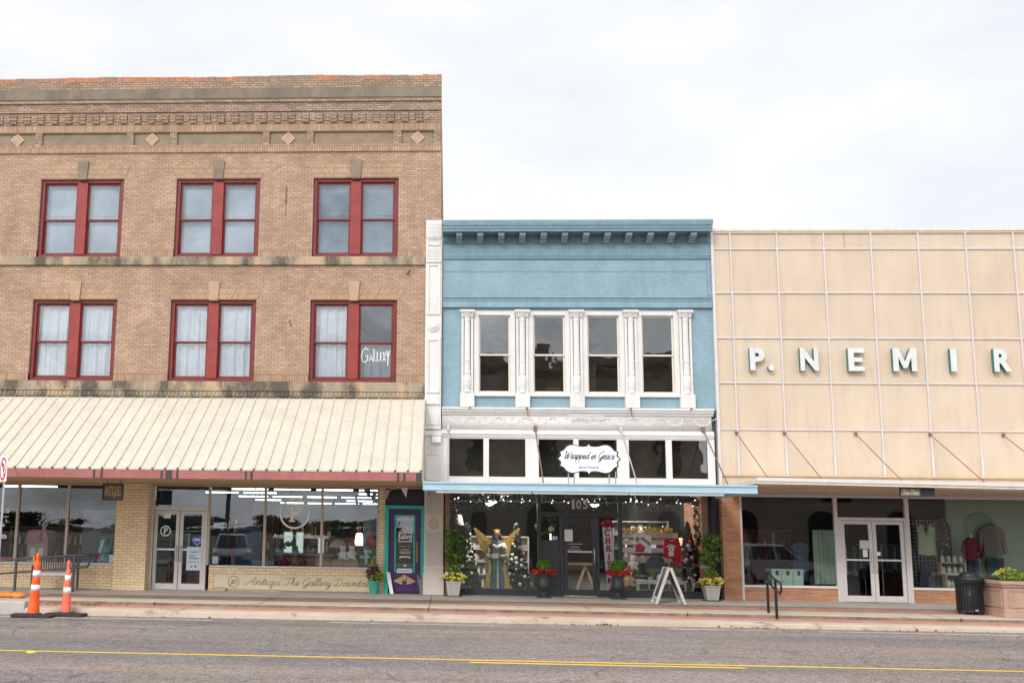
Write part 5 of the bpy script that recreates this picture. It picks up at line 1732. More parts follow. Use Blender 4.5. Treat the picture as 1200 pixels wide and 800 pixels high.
sp_ = thing('stone_planter', 'square terracotta coloured stone planter with panelled sides at the right edge', 'planter', (13.35, -3.0, 0))
X0, X1, Y0, Y1 = 12.72, 13.95, -3.6, -2.5
mb = MB()
mb.box(X0, X1, Y0, Y1, -.05, .08)
mb.box(X0 + .04, X1 - .04, Y0 + .04, Y1 - .04, .08, .64)
mb.box(X0 + .02, X1 - .02, Y0 + .02, Y1 - .02, .08, .12)
mb.build('body', 'terracotta', sp_, bevel=.012)
mb = MB()
mb.box(X0 - .04, X1 + .04, Y0 - .04, Y1 + .04, .7, .775)
mb.box(X0 + .0, X1 - .0, Y0 + .0, Y1 - .0, .635, .702)
n = 18
for k in range(n):
    x = X0 + .03 + (X1 - X0 - .06) * k / n
    mb.box(x, x + .035, Y0 - .02, Y0 + .0, .655, .695)
    y = Y0 + .03 + (Y1 - Y0 - .06) * k / n
    mb.box(X0 - .02, X0, y, y + .033, .655, .695)
mb.build('rim', 'terracotta', sp_, bevel=.01)
mb = MB()
frame_rect(mb, X0 + .14, X1 - .14, .18, .58, .035, Y0 + .02, Y0 + .04)
mb.box(X0 + .02, X0 + .04, Y0 + .14, Y0 + .18, .18, .58)
mb.box(X0 + .02, X0 + .04, Y1 - .18, Y1 - .14, .18, .58)
mb.box(X0 + .021, X0 + .04, Y0 + .18, Y1 - .18, .545, .58)
mb.box(X0 + .021, X0 + .04, Y0 + .18, Y1 - .18, .18, .215)
mb.build('panel_moulding', 'terracotta', sp_, bevel=.006)
MB().box(X0 + .06, X1 - .06, Y0 + .06, Y1 - .06, .76, .785).build('soil', 'soil', sp_)
mb = MB()
rg = random.Random(9)
mb.leaves((13.13, -3.1, .88), (.3, .3, .17), 420, .045, .2, rnd=rg)
mb.leaves((13.55, -3.1, .84), (.3, .3, .1), 260, .04, .2, rnd=rg)
ft = thing('flowering_plant', 'low bushy green plant with small orange flowers in the terracotta stone planter', 'plant', (13.3, -3.1, .785))
mb.build('foliage', 'leaf lime', ft)
mb = MB()
mb.leaves((13.55, -3.2, .87), (.28, .2, .08), 150, .032, .4, rnd=rg)
mb.leaves((12.95, -3.2, .98), (.05, .05, .04), 12, .03, .4, rnd=rg)
mb.build('flowers', 'petal orange', ft)

af = thing('sandwich_board', 'white weathered A-frame board seen edge-on outside the boutique window', 'sign', (5.59, -1.45, 0))
for s_ in (-1, 1):
    mb = MB()
    y0, y1 = -1.72, -1.1
    def q(u, off):                                            # along the leg from foot (0) to top (1)
        return 5.59 + s_ * (.335 * (1 - u) + .02), u * .9 + .005
    for ya in (y0, y1 - .07):
        a, b = q(0, 0), q(1, 0)
        mb.prism([(a[0] - .036, a[1]), (a[0] + .036, a[1]), (b[0] + .036, b[1]), (b[0] - .036, b[1])], ya, ya + .07)
    lg = mb.add([(q(.12, 0)[0] - .03, y0 + .071, q(.12, 0)[1]), (q(.12, 0)[0] + .03, y0 + .071, q(.12, 0)[1]), (q(.18, 0)[0] + .03, y0 + .071, q(.18, 0)[1]), (q(.18, 0)[0] - .03, y0 + .071, q(.18, 0)[1]), (q(.12, 0)[0] - .03, y1 - .071, q(.12, 0)[1]), (q(.12, 0)[0] + .03, y1 - .071, q(.12, 0)[1]), (q(.18, 0)[0] + .03, y1 - .071, q(.18, 0)[1]), (q(.18, 0)[0] - .03, y1 - .071, q(.18, 0)[1])], [(0, 1, 5, 4), (1, 2, 6, 5), (2, 3, 7, 6), (3, 0, 4, 7)]).build('leg_frame', 'weathered white', af, bevel=.006)
    a, b = q(.2, 0), q(.97, 0)
    MB().prism([(a[0] - .012, a[1]), (a[0] + .012, a[1]), (b[0] + .012, b[1]), (b[0] - .012, b[1])], y0 + .075, y1 - .075).build('board', 'black paint', lg)
MB().box(5.4, 5.79, -1.12, -1.1, .4, .415).build('spreader', 'grey metal', af)


# ------------------------------------------------------------------ plants and urns outside the boutique
def pot_topiary(label_p, label_t, x, y, sd, top, clumps):
    rg = random.Random(sd)
    p = thing('planter_pot', label_p, 'planter', (x, y, .02), 'square grey pots outside the boutique')
    mb = MB()
    for (w0, w1, z0, z1) in ((.145, .2, 0.02, .37), (.215, .215, .37, .41)):
        mb.add([(x + a * w, y + b * w, z) for w, z in ((w0, z0), (w1, z1)) for a, b in ((-1, -1), (1, -1), (1, 1), (-1, 1))],
               [(3, 2, 1, 0), (4, 5, 6, 7), (0, 1, 5, 4), (1, 2, 6, 5), (2, 3, 7, 6), (3, 0, 4, 7)])
    mb.build('pot', 'pot grey', p, bevel=.012)
    MB().lathe([(.24, 0), (.25, .03), (.22, .03)], (x, y, .005), 20).build('saucer', 'black paint', p)
    MB().box(x - .19, x + .19, y - .19, y + .19, .39, .415).build('soil', 'soil', p)
    t = thing('topiary', label_t, 'shrub', (x, y, .41), 'clipped topiaries in grey pots')
    MB().tube([(x, y, .4), (x + .02, y, .9), (x - .01, y, 1.3), (x, y, top - .1)], .018, 6).build('stem', 'bark', t)
    mb = MB()
    for cx_, cz_, r_, h_ in clumps:
        mb.leaves((x + cx_, y, cz_), (r_, r_, h_), int(430 * r_ / .2), .045, .2, rnd=rg)
        for _ in range(60):
            a_ = rg.uniform(0, 2 * PI)
            q_ = r_ * rg.uniform(.9, 1.3)
            mb.leaf(Vector((x + cx_ + q_ * math.cos(a_), y + q_ * .8 * math.sin(a_), cz_ + rg.uniform(-1.05, 1.15) * h_ * .8)), rg.uniform(.025, .05), rg)
    mb.build('foliage', 'leaf green', t)
    mb = MB()
    mb.leaves((x, y, .7), (.17, .17, .14), 350, .032, .3, rnd=rg)
    mb.leaves((x, y, .5), (.3, .2, .1), 300, .03, .3, rnd=rg)
    mb.build('underplanting', 'leaf lime', t)
    f = thing('flowering_plant', 'yellow and white pansies ringing the foot of the topiary %s' % ('beside the white pilaster' if x < 2 else 'beside the red brick pier'), 'flowers', (x, y, .41), 'pansies in the grey pots')
    mb = MB()
    mb.leaves((x + .02, y - .05, .52), (.34, .22, .1), 170, .034, .7, rnd=rg)
    mb.build('petals', 'petal yellow', f)
    mb = MB()
    mb.leaves((x, y - .05, .56), (.33, .2, .09), 45, .03, .8, rnd=rg)
    mb.build('white_petals', 'petal white', f)

pot_topiary('square grey tapered pot standing beside the white pilaster', 'slim two ball topiary in grey pot beside the white pilaster', .16, -.2, 31, 1.75,
            [(0, 1.52, .19, .24), (0, 1.08, .2, .19)])
pot_topiary('square grey tapered pot standing beside the red brick pier', 'fuller two ball topiary in grey pot beside the red brick pier', 6.96, -.25, 32, 1.75,
            [(.03, 1.53, .21, .2), (.0, 1.1, .23, .2)])


def urn(x, y, lab, sd):
    u = thing('urn', 'black pedestal urn standing %s' % lab, 'urn', (x, y, .02), 'black urns by the boutique door')
    MB().lathe([(.17, .02), (.17, .045), (.12, .06), (.07, .1), (.055, .14), (.075, .17), (.06, .19), (.1, .22), (.16, .29), (.175, .36), (.16, .4), (.165, .43), (.15, .45), (.155, .56), (.185, .64), (.205, .66), (.2, .675),
                (.17, .66), (.15, .6)], (x, y, 0), 28).build('body', 'urn black', u, smooth=True)
    MB().box(x - .2, x + .2, y - .2, y + .2, .0, .035).build('foot', 'urn black', u, bevel=.008)
    b = thing('boxwood_ball', 'clipped round boxwood in the black urn %s' % lab, 'shrub', (x, y, .65), 'boxwood balls in the urns')
    rg = random.Random(sd)
    mb = MB()
    mb.leaves((x, y, .84), (.185, .185, .18), 1500, .021, .75, rnd=rg)
    mb.ball((x, y, .84), .165, 14, 10)
    mb.build('foliage', 'boxwood', b)
    mb = MB()
    for k in range(240):
        a = rg.uniform(0, 2 * PI)
        r_ = rg.uniform(.2, .27)
        mb.leaf(Vector((x + r_ * 1.18 * math.cos(a), y + r_ * math.sin(a), .7 + rg.uniform(-.05, .05))), rg.uniform(.028, .05), rg)
    tag(mb.build('ribbon_wreath', 'ribbon red'), 'red ribbon wreath round the boxwood in the urn %s' % lab, 'wreath', 'red ribbon wreaths on the urns')
urn(2.57, -.2, 'left of the glazed door', 41)
urn(4.53, -.2, 'in front of the CHRISTMAS porch board', 42)
tag(MB().box(3.05, 4.15, -.5, -.05, .012, .03).build('doormat', 'doormat', bevel=.006), 'tan coir doormat lying in front of the boutique door', 'doormat')

tp = thing('flower_pot', 'round teal pot on the pavement left of the teal door frame', 'planter', (-2.0, .1, .02))
MB().lathe([(.1, .02), (.105, .03), (.155, .32), (.175, .32), (.18, .37), (.16, .37), (.15, .34), (.01, .34)], (-2.0, .1, 0), 24).build('pot', 'pot teal', tp, smooth=False, bevel=.004)
pp = thing('potted_plant', 'mixed purple and green leafy plant in the round teal pot', 'plant', (-2.0, .1, .34))
rg = random.Random(17)
mb = MB()
mb.leaves((-2.02, .1, .56), (.2, .18, .19), 170, .05, .2, rnd=rg)
mb.build('purple_foliage', 'plum leaf', pp)
mb = MB()
mb.leaves((-1.95, .08, .5), (.2, .18, .16), 130, .05, .2, rnd=rg)
mb.leaves((-2.0, .1, .78), (.08, .08, .14), 50, .05, .2, rnd=rg)
mb.build('green_foliage', 'leaf lime', pp)
MB().tube([(-2.0, .1, .34), (-2.0, .1, .85)], .008, 5).build('stem', 'bark', pp)

st = thing('garden_statue', 'small dark grey winged garden statue at the foot of the white pilaster', 'statue', (-.68, .02, .02))
mb = MB()
mb.lathe([(.1, 0.02), (.1, .06), (.075, .07), (.085, .2), (.06, .33), (.075, .38), (.04, .42), (.03, .44)], (-.68, .02, 0), 14, .8)
mb.ball((-.68, .0, .49), .05, 12, 8, 1.2)
mb.build('figure', 'statue grey', st, smooth=True)
for s_ in (-1, 1):
    MB().prism([(-.68 + s_ * .03, .2), (-.68 + s_ * .12, .28), (-.68 + s_ * .15, .58), (-.68 + s_ * .1, .5), (-.68 + s_ * .04, .42)][::s_], .04, .065).build('wing', 'statue grey', st, bevel=.006)
lb = MB()
lb.add([(x, y + dy, z) for dy in (0, .03) for x, y, z in ((-1.56, .1, .03), (-1.46, .1, .03), (-1.58, .27, .6), (-1.68, .27, .6))],
       [(0, 1, 2, 3), (7, 6, 5, 4), (0, 4, 5, 1), (1, 5, 6, 2), (2, 6, 7, 3), (3, 7, 4, 0)])
tag(lb.build('board', 'plain white', bevel=.004), 'narrow white board leaning against the purple door', 'board')
bt = thing('bunting', 'string of pale pennants tied under the awning by the teal door', 'bunting', (-1.6, -.4, 2.6))
MB().tube([(-2.35, -.4, 2.84), (-2.0, -.4, 2.76), (-1.6, -.4, 2.79), (-1.25, -.4, 2.93)], .006, 5).build('string', 'white cloth', bt)
for i, (x, z, c, r) in enumerate(((-1.66, 2.79, 'pink cloth', 0), (-2.2, 2.8, 'blue cloth', .1), (-1.18, 2.86, 'white cloth', .05), (-1.95, 2.76, 'grey cloth', -.1))):
    MB().prism([(x - .09, z), (x + .0 + r, z - .25), (x + .09, z + .02)], -.405, -.395).build('pennant', c, bt)

# ------------------------------------------------------------------ boutique window display
def cone_tree(label, x, y, z0, H, r, sd, ornaments, group=None, leaf='fir'):
    rg = random.Random(sd)
    t = thing('christmas_tree', label, 'christmas tree', (x, y, z0), group)
    mb = MB()
    for _ in range(int(2300 * H * r)):
        u = rg.random() ** .75
        zz = z0 + .22 + (1 - u) * (H - .22)
        rad = r * u * rg.uniform(.55, 1.05) + .015
        a = rg.uniform(0, 2 * PI)
        mb.leaf(Vector((x + rad * math.cos(a), y + rad * math.sin(a), zz - .1 * rad / r)), rg.uniform(.03, .06), rg)
    mb.build('foliage', leaf, t)
    MB().tube([(x, y, z0), (x, y, z0 + H * .9)], .025, 7).build('trunk', 'bark', t)
    for mat, n, s0, s1 in ornaments:
        mb = MB()
        for _ in range(n):
            u = rg.uniform(.15, 1)
            a = rg.uniform(PI, 2 * PI) if rg.random() < .8 else rg.uniform(0, PI)
            rad = r * u * .98
            mb.ball((x + rad * math.cos(a), y + rad * math.sin(a), z0 + .24 + (1 - u) * (H - .3)), rg.uniform(s0, s1), 8, 6)
        mb.build('ornaments', mat, t, smooth=True)['kind'] = 'stuff'
    return t
cone_tree('slim dark christmas tree with white blooms left of the golden angel', .55, 1.15, .02, 1.95, .36, 51, [('plain white', 34, .025, .06), ('wicker', 10, .02, .04)])
cone_tree('fuller dark christmas tree with white blooms right of the golden angel', 1.93, 1.15, .02, 1.95, .42, 52, [('plain white', 46, .025, .065), ('wicker', 14, .02, .045)])
cone_tree('dark christmas tree with red and silver balls at the right end of the boutique window', 6.72, 1.2, .02, 2.05, .4, 53,
          [('red letter', 18, .03, .06), ('silver', 14, .035, .075), ('plain white', 8, .025, .05)], leaf='fir dark')

an = thing('angel_figure', 'large angel figure with gold wings and teal gown in the boutique window', 'figure', (1.38, 1.0, .02))
ax, ay = 1.38, 1.0
mb = MB()
prof = [(.3, .0), (.3, .05), (.27, .3), (.235, .6), (.2, .85), (.165, 1.0), (.15, 1.05), (.16, 1.15), (.175, 1.3), (.16, 1.4), (.09, 1.47), (.05, 1.5), (.05, 1.56)]
n = 40
vs = [(ax + r * (1 + (.06 if z < 1 else 0) * math.cos(9 * 2 * PI * k / n)) * math.cos(2 * PI * k / n), ay + .7 * r * (1 + (.08 if z < 1 else 0) * math.cos(9 * 2 * PI * k / n)) * math.sin(2 * PI * k / n), .02 + z) for r, z in prof for k in range(n)]
mb.add(vs, [(i * n + k, i * n + (k + 1) % n, (i + 1) * n + (k + 1) % n, (i + 1) * n + k) for i in range(len(prof) - 1) for k in range(n)])
mb.build('gown', 'gown teal', an, smooth=True)
mb = MB()
mb.ball((ax, ay - .02, 1.665), .082, 16, 12, 1.22)
mb.ball((ax, ay - .1, 1.655), .015, 8, 6, 1.3)
mb.tube([(ax, ay, 1.5), (ax, ay - .01, 1.62)], .045, 10)
hd = mb.build('head', 'skin', an, smooth=True)
mb = MB()
for s_ in (-1, 1):
    mb.ball((ax + s_ * .03, ay - .094, 1.675), .01, 8, 6, .7)
mb.box(ax - .022, ax + .022, ay - .1, ay - .09, 1.61, 1.618)
mb.build('face_features', 'hair', hd)
mb = MB()
mb.ball((ax, ay + .03, 1.69), .1, 14, 10, 1.15)
for s_ in (-1, 1):
    mb.ball((ax + s_ * .085, ay + .02, 1.6), .055, 10, 8, 1.7)
mb.build('hair', 'hair', hd, smooth=True)
mb = MB()
for s_ in (-1, 1):
    mb.tube([(ax + s_ * .15, ay, 1.4), (ax + s_ * .25, ay - .05, 1.22), (ax + s_ * .27, ay - .1, 1.05), (ax + s_ * .1, ay - .2, 1.06)], .07, 12, r2=.05)
    mb.tube([(ax + s_ * .27, ay - .06, 1.12), (ax + s_ * .3, ay - .04, .85), (ax + s_ * .29, ay - .03, .62)], .06, 10, r2=.025)
mb.tube([(ax - .12, ay - .12, 1.36), (ax, ay - .15, 1.28), (ax + .12, ay - .12, 1.36)], .05, 10)
mb.build('sleeves', 'lace robe', an, smooth=True)
mb = MB()
for s_ in (-1, 1):
    mb.ball((ax + s_ * .06, ay - .22, 1.06), .035, 8, 6)
    for k in range(4):
        mb.tube([(ax + s_ * .05, ay - .235, 1.075 - .016 * k), (ax + s_ * .005, ay - .25, 1.07 - .016 * k)], .008, 6)
    mb.tube([(ax + s_ * .05, ay - .23, 1.09), (ax + s_ * .02, ay - .24, 1.115)], .009, 6)
mb.build('hands', 'skin', an, smooth=True)
MB().box(ax - .14, ax + .03, ay - .255, ay - .24, 1.0, 1.14).build('card', 'plain white', an)
for s_ in (-1, 1):
    mb = MB()
    tx, tz = ax + s_ * .66, 1.82
    for k in range(9):
        u = k / 8
        bx, bz = ax + s_ * (.12 + .05 * u), 1.45 - .5 * u
        ex, ez = tx - s_ * (.36 * u ** 1.2), tz - .75 * u ** .9
        wx, wz = .035, .05
        mb.prism([(bx, bz), (bx + s_ * .03, bz - .15), (ex - s_ * .09, ez - .17), (ex, ez), (ex - s_ * .06, ez + .02)][::s_], ay + .06 + .008 * (k % 3), ay + .085 + .008 * (k % 3))
    mb.build('wing', 'gold', an, bevel=.008)
    rb_ = MB()
    p_ = [(ax + s_ * .19, 1.0), (ax + s_ * .28, .6), (ax + s_ * .36, .25), (ax + s_ * (.46 if s_ < 0 else .6), .03), (ax + s_ * .2, .03), (ax + s_ * .2, .4), (ax + s_ * .16, .7)]
    rb_.prism(p_[::-s_], ay - .2, ay - .05)
    rb_.build('robe', 'gold', an, bevel=.03)
MB().prism([(ax - .02, .04), (ax + .04, .04), (ax + .02, .95), (ax - .0, .95)], ay - .235, ay - .215).build('sash', 'white cloth', an)
mb = MB()
mb.tube([(ax + .09 * math.cos(2 * PI * k / 20), ay + .09 * math.sin(2 * PI * k / 20), 1.775) for k in range(21)], .01, 6)
mb.build('crown', 'gold', an)

fl = thing('floor_lamp', 'floor lamp with cream shade at the left end of the boutique window', 'lamp', (.3, 1.5, .02))
MB().lathe([(.12, 0.02), (.12, .05), (.015, .06), (.012, 1.95), (.001, 1.95)], (.3, 1.5, 0), 14).build('stand', 'black metal', fl)
MB().lathe([(.17, 1.9), (.09, 2.2), (.085, 2.2), (.165, 1.9)], (.3, 1.5, 0), 18).build('shade', 'vinyl cream', fl, smooth=True)
rg = random.Random(77)
for a, b, lab in ((.08, 2.4, 'dark pine garland with tiny lights along the top of the left boutique window'), (2.6, 4.62, 'dark pine garland with tiny lights above the boutique door'), (4.82, 6.9, 'dark pine garland with tiny lights along the top of the right boutique window')):
    g = thing('garland', lab, 'garland', ((a + b) / 2, .62, 2.65), 'pine garlands along the boutique windows')
    mb = MB()
    for _ in range(int(300 * (b - a))):
        x = rg.uniform(a, b)
        mb.leaf(Vector((x, .62 + rg.uniform(-.06, .06), 2.68 + rg.uniform(-.12, .08) + .04 * math.sin(x * 7))), rg.uniform(.025, .055), rg)
    mb.build('foliage', 'fir dark', g)
    mb = MB()
    for _ in range(int(5 * (b - a))):
        mb.ball((rg.uniform(a, b), .55, 2.6 + rg.uniform(-.1, .1)), .016, 6, 4)
    mb.build('lights', 'bulb glow', g)['kind'] = 'stuff'
    mb = MB()
    for _ in range(int(26 * (b - a))):
        x = rg.uniform(a, b)
        z = 2.62 - rg.random() ** 2 * .3
        mb.ball((x, .57, z), .008, 5, 4)
    mb.build('icicle_lights', 'silver', g)['kind'] = 'stuff'
for x, lab in ((.16, 'left'), (6.88, 'right')):
    mb = MB()
    for _ in range(420 if x < 1 else 160):
        mb.leaf(Vector((x + rg.uniform(-.1, .1), .72 + rg.uniform(-.05, .05), rg.uniform(1.0 if x > 1 else 1.5, 2.7))), rg.uniform(.025, .055), rg)
    tag(mb.build('hanging_garland', 'fir dark'), 'dark pine garland hanging down the %s edge of the boutique window' % lab, 'garland')

wr = thing('wreath', 'green wreath hung behind the small side pane beside the boutique door', 'wreath', (2.75, .75, 1.9))
mb = MB()
for k in range(500):
    a = rg.uniform(0, 2 * PI)
    r_ = .22 + rg.gauss(0, .04)
    mb.leaf(Vector((2.74 + r_ * math.cos(a), .8 + rg.uniform(-.04, .04), 1.98 + r_ * math.sin(a))), rg.uniform(.03, .05), rg)
mb.build('foliage', 'leaf green', wr)
MB().prism([(2.86 + .08 * math.cos(2 * PI * k / 20), 1.83 + .07 * math.sin(2 * PI * k / 20)) for k in range(20)], .58, .6).build('plaque', 'silver', wr)
MB().tube([(2.84, .62, 1.53), (2.84, .62, 1.7)], .02, 8).build('candle', 'dome glow', wr)
tag(MB().box(2.9, 3.02, .5, .56, 1.53, 1.63).build('gift_box', 'plain white', bevel=.006), 'small white box on the ledge of the side pane by the boutique door', 'box')

cb_ = thing('porch_board', 'tall white leaning board with red letters CHRISTMAS and a red bow', 'sign', (4.42, .62, .02))
MB().prism([(4.37, .03), (4.6, .03), (4.5, 2.03), (4.25, 2.03)], .58, .61).build('board', 'sign white', cb_, bevel=.004)
mb = MB()
for i, ch in enumerate('CHRISTMAS'):
    z1 = 1.83 - .215 * i
    cx_ = 4.375 + .1 * (1.83 - z1) / 2 + .02
    slab_letters(mb, ch, cx_ - .075, cx_ + .075, z1 - .165, z1, .042, .575)
mb.build('lettering', 'red letter', cb_)
mb = MB()
for k in range(70):
    mb.leaf(Vector((4.38 + rg.gauss(0, .085), .56 + rg.uniform(-.02, .02), 1.97 + rg.gauss(0, .05))), rg.uniform(.03, .055), rg)
mb.build('bow', 'ribbon red', cb_)
tb = thing('trestle_table', 'pale wooden trestle table deep behind the boutique door', 'table', (3.5, 3.2, .02))
MB().box(3.0, 4.3, 2.9, 3.5, .78, .84).build('tabletop', 'wood mid', tb)
for x in (3.15, 4.1):
    mb = MB()
    mb.prism([(x - .32, .02), (x - .24, .02), (x + .04, .78), (x - .04, .78)], 3.0, 3.08)
    mb.prism([(x + .24, .02), (x + .32, .02), (x + .04, .78), (x - .04, .78)], 3.09, 3.17)
    mb.build('trestle', 'wood pale', tb)

sh = thing('plank_shelf', 'whitewashed plank shelf unit behind the framed print in the boutique window', 'shelf', (5.7, 1.7, .02))
for z in (.95, 1.2, 1.42, 1.62):
    MB().box(4.9, 6.55, 1.68, 1.72, z, z + .14).build('plank', 'grey white plaster', sh, bevel=.004)
mb = MB()
for x in (5.0, 6.4):
    mb.box(x, x + .06, 1.73, 1.78, .02, 1.8)
mb.build('upright', 'wood dark', sh)
mb = MB()
for _ in range(330):
    mb.leaf(Vector((rg.uniform(4.9, 6.4), 1.66 + rg.uniform(-.05, .05), 1.82 + rg.gauss(0, .045))), rg.uniform(.02, .045), rg)
tag(mb.build('gold_garland', 'gold leaf'), 'gold tinsel garland along the top of the plank shelf', 'garland')
for x, z, r in ((5.12, 1.5, .1), (6.05, 1.56, .09)):
    mb = MB()
    pts = [((r if i % 2 == 0 else r * .45) * math.sin(PI * i / 5), (r if i % 2 == 0 else r * .45) * math.cos(PI * i / 5)) for i in range(11)]
    ribbon(mb, [(x + a * 1.5, z + b) for a, b in pts], .022, 1.6)
    tag(mb.build('star_ornament', 'silver'), 'open silver star on the plank shelf %s' % ('left of the framed print' if x < 5.5 else 'right of the framed print'), 'star')
fp = thing('framed_print', 'red, white and grey abstract canvas print in the boutique window', 'picture', (5.5, 1.3, 1.2))
MB().box(5.24, 5.72, 1.28, 1.32, 1.2, 1.68).build('canvas', 'sign white', fp)
mb = MB()
mb.prism([(5.26, 1.22), (5.5, 1.22), (5.55, 1.36), (5.4, 1.48), (5.27, 1.42)], 1.274, 1.279)
mb.build('red_shape', 'red cloth', fp)
mb = MB()
mb.prism([(5.4, 1.6), (5.55, 1.5), (5.7, 1.38), (5.7, 1.46), (5.5, 1.64)], 1.273, 1.278)
mb.prism([(5.28, 1.52), (5.36, 1.5), (5.4, 1.62), (5.3, 1.66)], 1.273, 1.278)
mb.build('grey_shape', 'plaid cloth', fp)


def garment(name, label, cat, outline, y, th, mat, hanger=None, group=None, base=None, bev=.025):
    xs = [a for a, _ in outline]
    zs = [b for _, b in outline]
    t = thing(name, label, cat, ((min(xs) + max(xs)) / 2, y, min(zs)), group)
    MB().prism(outline, y - th / 2, y + th / 2).build('cloth', mat, t, bevel=bev)
    if hanger:
        hx, hz = hanger
        MB().tube([(hx - .17, y, hz - .07), (hx, y, hz), (hx + .17, y, hz - .07)], .008, 5).tube([(hx, y, hz), (hx, y, hz + .07), (hx + .03, y, hz + .09), (hx + .04, y, hz + .06)], .006, 5).build('hanger', 'black metal', t)
    return t
rs = garment('shirt', 'red sleeveless shirt with white print hanging in the boutique window', 'shirt',
             [(6.0, 1.08), (6.22, 1.05), (6.28, .92), (6.5, .82), (6.46, 1.35), (6.42, 1.6), (6.32, 1.61), (6.27, 1.54), (6.17, 1.54), (6.12, 1.61), (6.02, 1.6), (6.0, 1.4)], 1.0, .09, 'red cloth', (6.22, 1.62))
mb = MB()
mb.box(6.12, 6.26, .948, .952, 1.13, 1.24)
ring(mb, 6.2, 1.32, .05, .05, .949)
ribbon(mb, spline([(6.08, 1.38), (6.19, 1.44), (6.31, 1.38)]), .03, .949)
mb.build('print', 'plain white', rs)
gs = garment('sweatshirt', 'slate blue folded sweatshirt standing on the white table', 'sweatshirt',
             [(5.55, .52), (6.0, .52), (6.02, 1.02), (5.93, 1.1), (5.66, 1.1), (5.56, 1.02)], 1.15, .1, 'denim')
MB().box(5.6, 5.75, 1.08, 1.095, .55, .72).build('pocket_print', 'red cloth', gs)
wt = thing('table', 'low white table with slim legs in the boutique window', 'table', (5.9, .95, .02))
MB().box(5.18, 6.6, .8, 1.15, .43, .475).build('tabletop', 'plain white', wt, bevel=.005)
MB().box(5.24, 6.54, .84, 1.11, .37, .43).build('apron', 'plain white', wt)
for x in (5.22, 6.5):
    for y in (.82, 1.08):
        MB().box(x, x + .055, y, y + .05, .02, .43).build('leg', 'plain white', wt)
for x, z, lab in ((5.6, .475, 'left'), (6.38, .475, 'right')):
    p = thing('small_plant', 'small green plant in a grey tub at the %s end of the white table' % lab, 'plant', (x, .95, z))
    MB().lathe([(.06, 0), (.075, .09), (.06, .09)], (x, .95, z), 14).build('tub', 'pot grey', p)
    mb = MB()
    mb.leaves((x, .95, z + .16), (.13, .1, .08), 160, .03, .3, rnd=rg)
    mb.build('foliage', 'leaf green', p)
bb_ = thing('jug', 'white jug on the middle of the white table', 'jug', (5.85, .9, .475))
MB().lathe([(.05, 0), (.09, .05), (.08, .1), (.05, .13), (.06, .15)], (5.85, .9, .475), 16).build('body', 'plain white', bb_, smooth=True)
MB().tube([(5.93, .9, .5), (5.97, .9, .55), (5.92, .9, .6)], .012, 6).build('handle', 'plain white', bb_)
tl = thing('table_lamp', 'small table lamp with glowing amber shade right of the red shirt', 'lamp', (6.6, 1.45, 1.1))
MB().lathe([(.07, 0), (.02, .03), (.05, .12), (.015, .28), (.01, .34)], (6.6, 1.45, 1.12), 14).build('base', 'wood dark', tl, smooth=True)
MB().lathe([(.13, 1.42), (.07, 1.63), (.065, 1.63), (.125, 1.42)], (6.6, 1.45, 0), 18).build('shade', 'lamp glow', tl, smooth=True)
ps = MB().box(6.45, 6.78, 1.3, 1.6, .02, 1.12).build('pedestal', 'wood dark', bevel=.01)
tag(ps, 'dark wooden pedestal under the amber table lamp', 'pedestal')


def toy_horse(x, y, z, s, lab):
    t = thing('toy_horse', lab, 'toy', (x, y, z))
    mb = MB()
    mb.ball((x, y, z + .28 * s), .11 * s, 12, 8, .9, sy=.7)
    mb.ball((x + .08 * s, y, z + .29 * s), .09 * s, 12, 8, .95, sy=.7)
    mb.ball((x - .08 * s, y, z + .29 * s), .095 * s, 12, 8, 1, sy=.7)
    mb.tube([(x - .1 * s, y, z + .32 * s), (x - .16 * s, y, z + .43 * s), (x - .19 * s, y, z + .5 * s)], .06 * s, 10, r2=.04 * s)
    mb.tube([(x - .17 * s, y, z + .51 * s), (x - .24 * s, y, z + .47 * s), (x - .28 * s, y, z + .43 * s)], .042 * s, 10, r2=.03 * s)
    for dx, sg in ((-.11, -1), (.11, 1)):
        for dy in (-.04, .04):
            mb.tube([(x + dx * s, y + dy * s, z + .27 * s), (x + (dx + .02 * sg) * s, y + dy * s, z + .15 * s), (x + (dx + .06 * sg) * s, y + dy * s, z + .04 * s)], .028 * s, 8, r2=.018 * s)
    mb.tube([(x + .16 * s, y, z + .33 * s), (x + .22 * s, y, z + .28 * s), (x + .23 * s, y, z + .18 * s)], .018 * s, 7)
    mb.build('body', 'silver', t, smooth=True)
    for dy in (-.05, .05):
        MB().tube([(x - .26 * s, y + dy * s, z + .06 * s), (x - .12 * s, y + dy * s, z + .025 * s), (x + .12 * s, y + dy * s, z + .025 * s), (x + .26 * s, y + dy * s, z + .06 * s)], .014 * s, 6).build('rocker', 'red cloth', t)
    MB().lathe([(.115 * s, -.05 * s), (.12 * s, 0), (.115 * s, .05 * s)], (x, y, z + .3 * s), 12, .75).build('saddle', 'wood mid', t)
toy_horse(6.85, .8, .1, .95, 'silver toy rocking horse at the foot of the red and silver tree')
tag(MB().box(6.6, 7.05, .66, .98, .02, .1).build('display_block', 'black paint', bevel=.01), 'low black block under the silver toy horse', 'block')


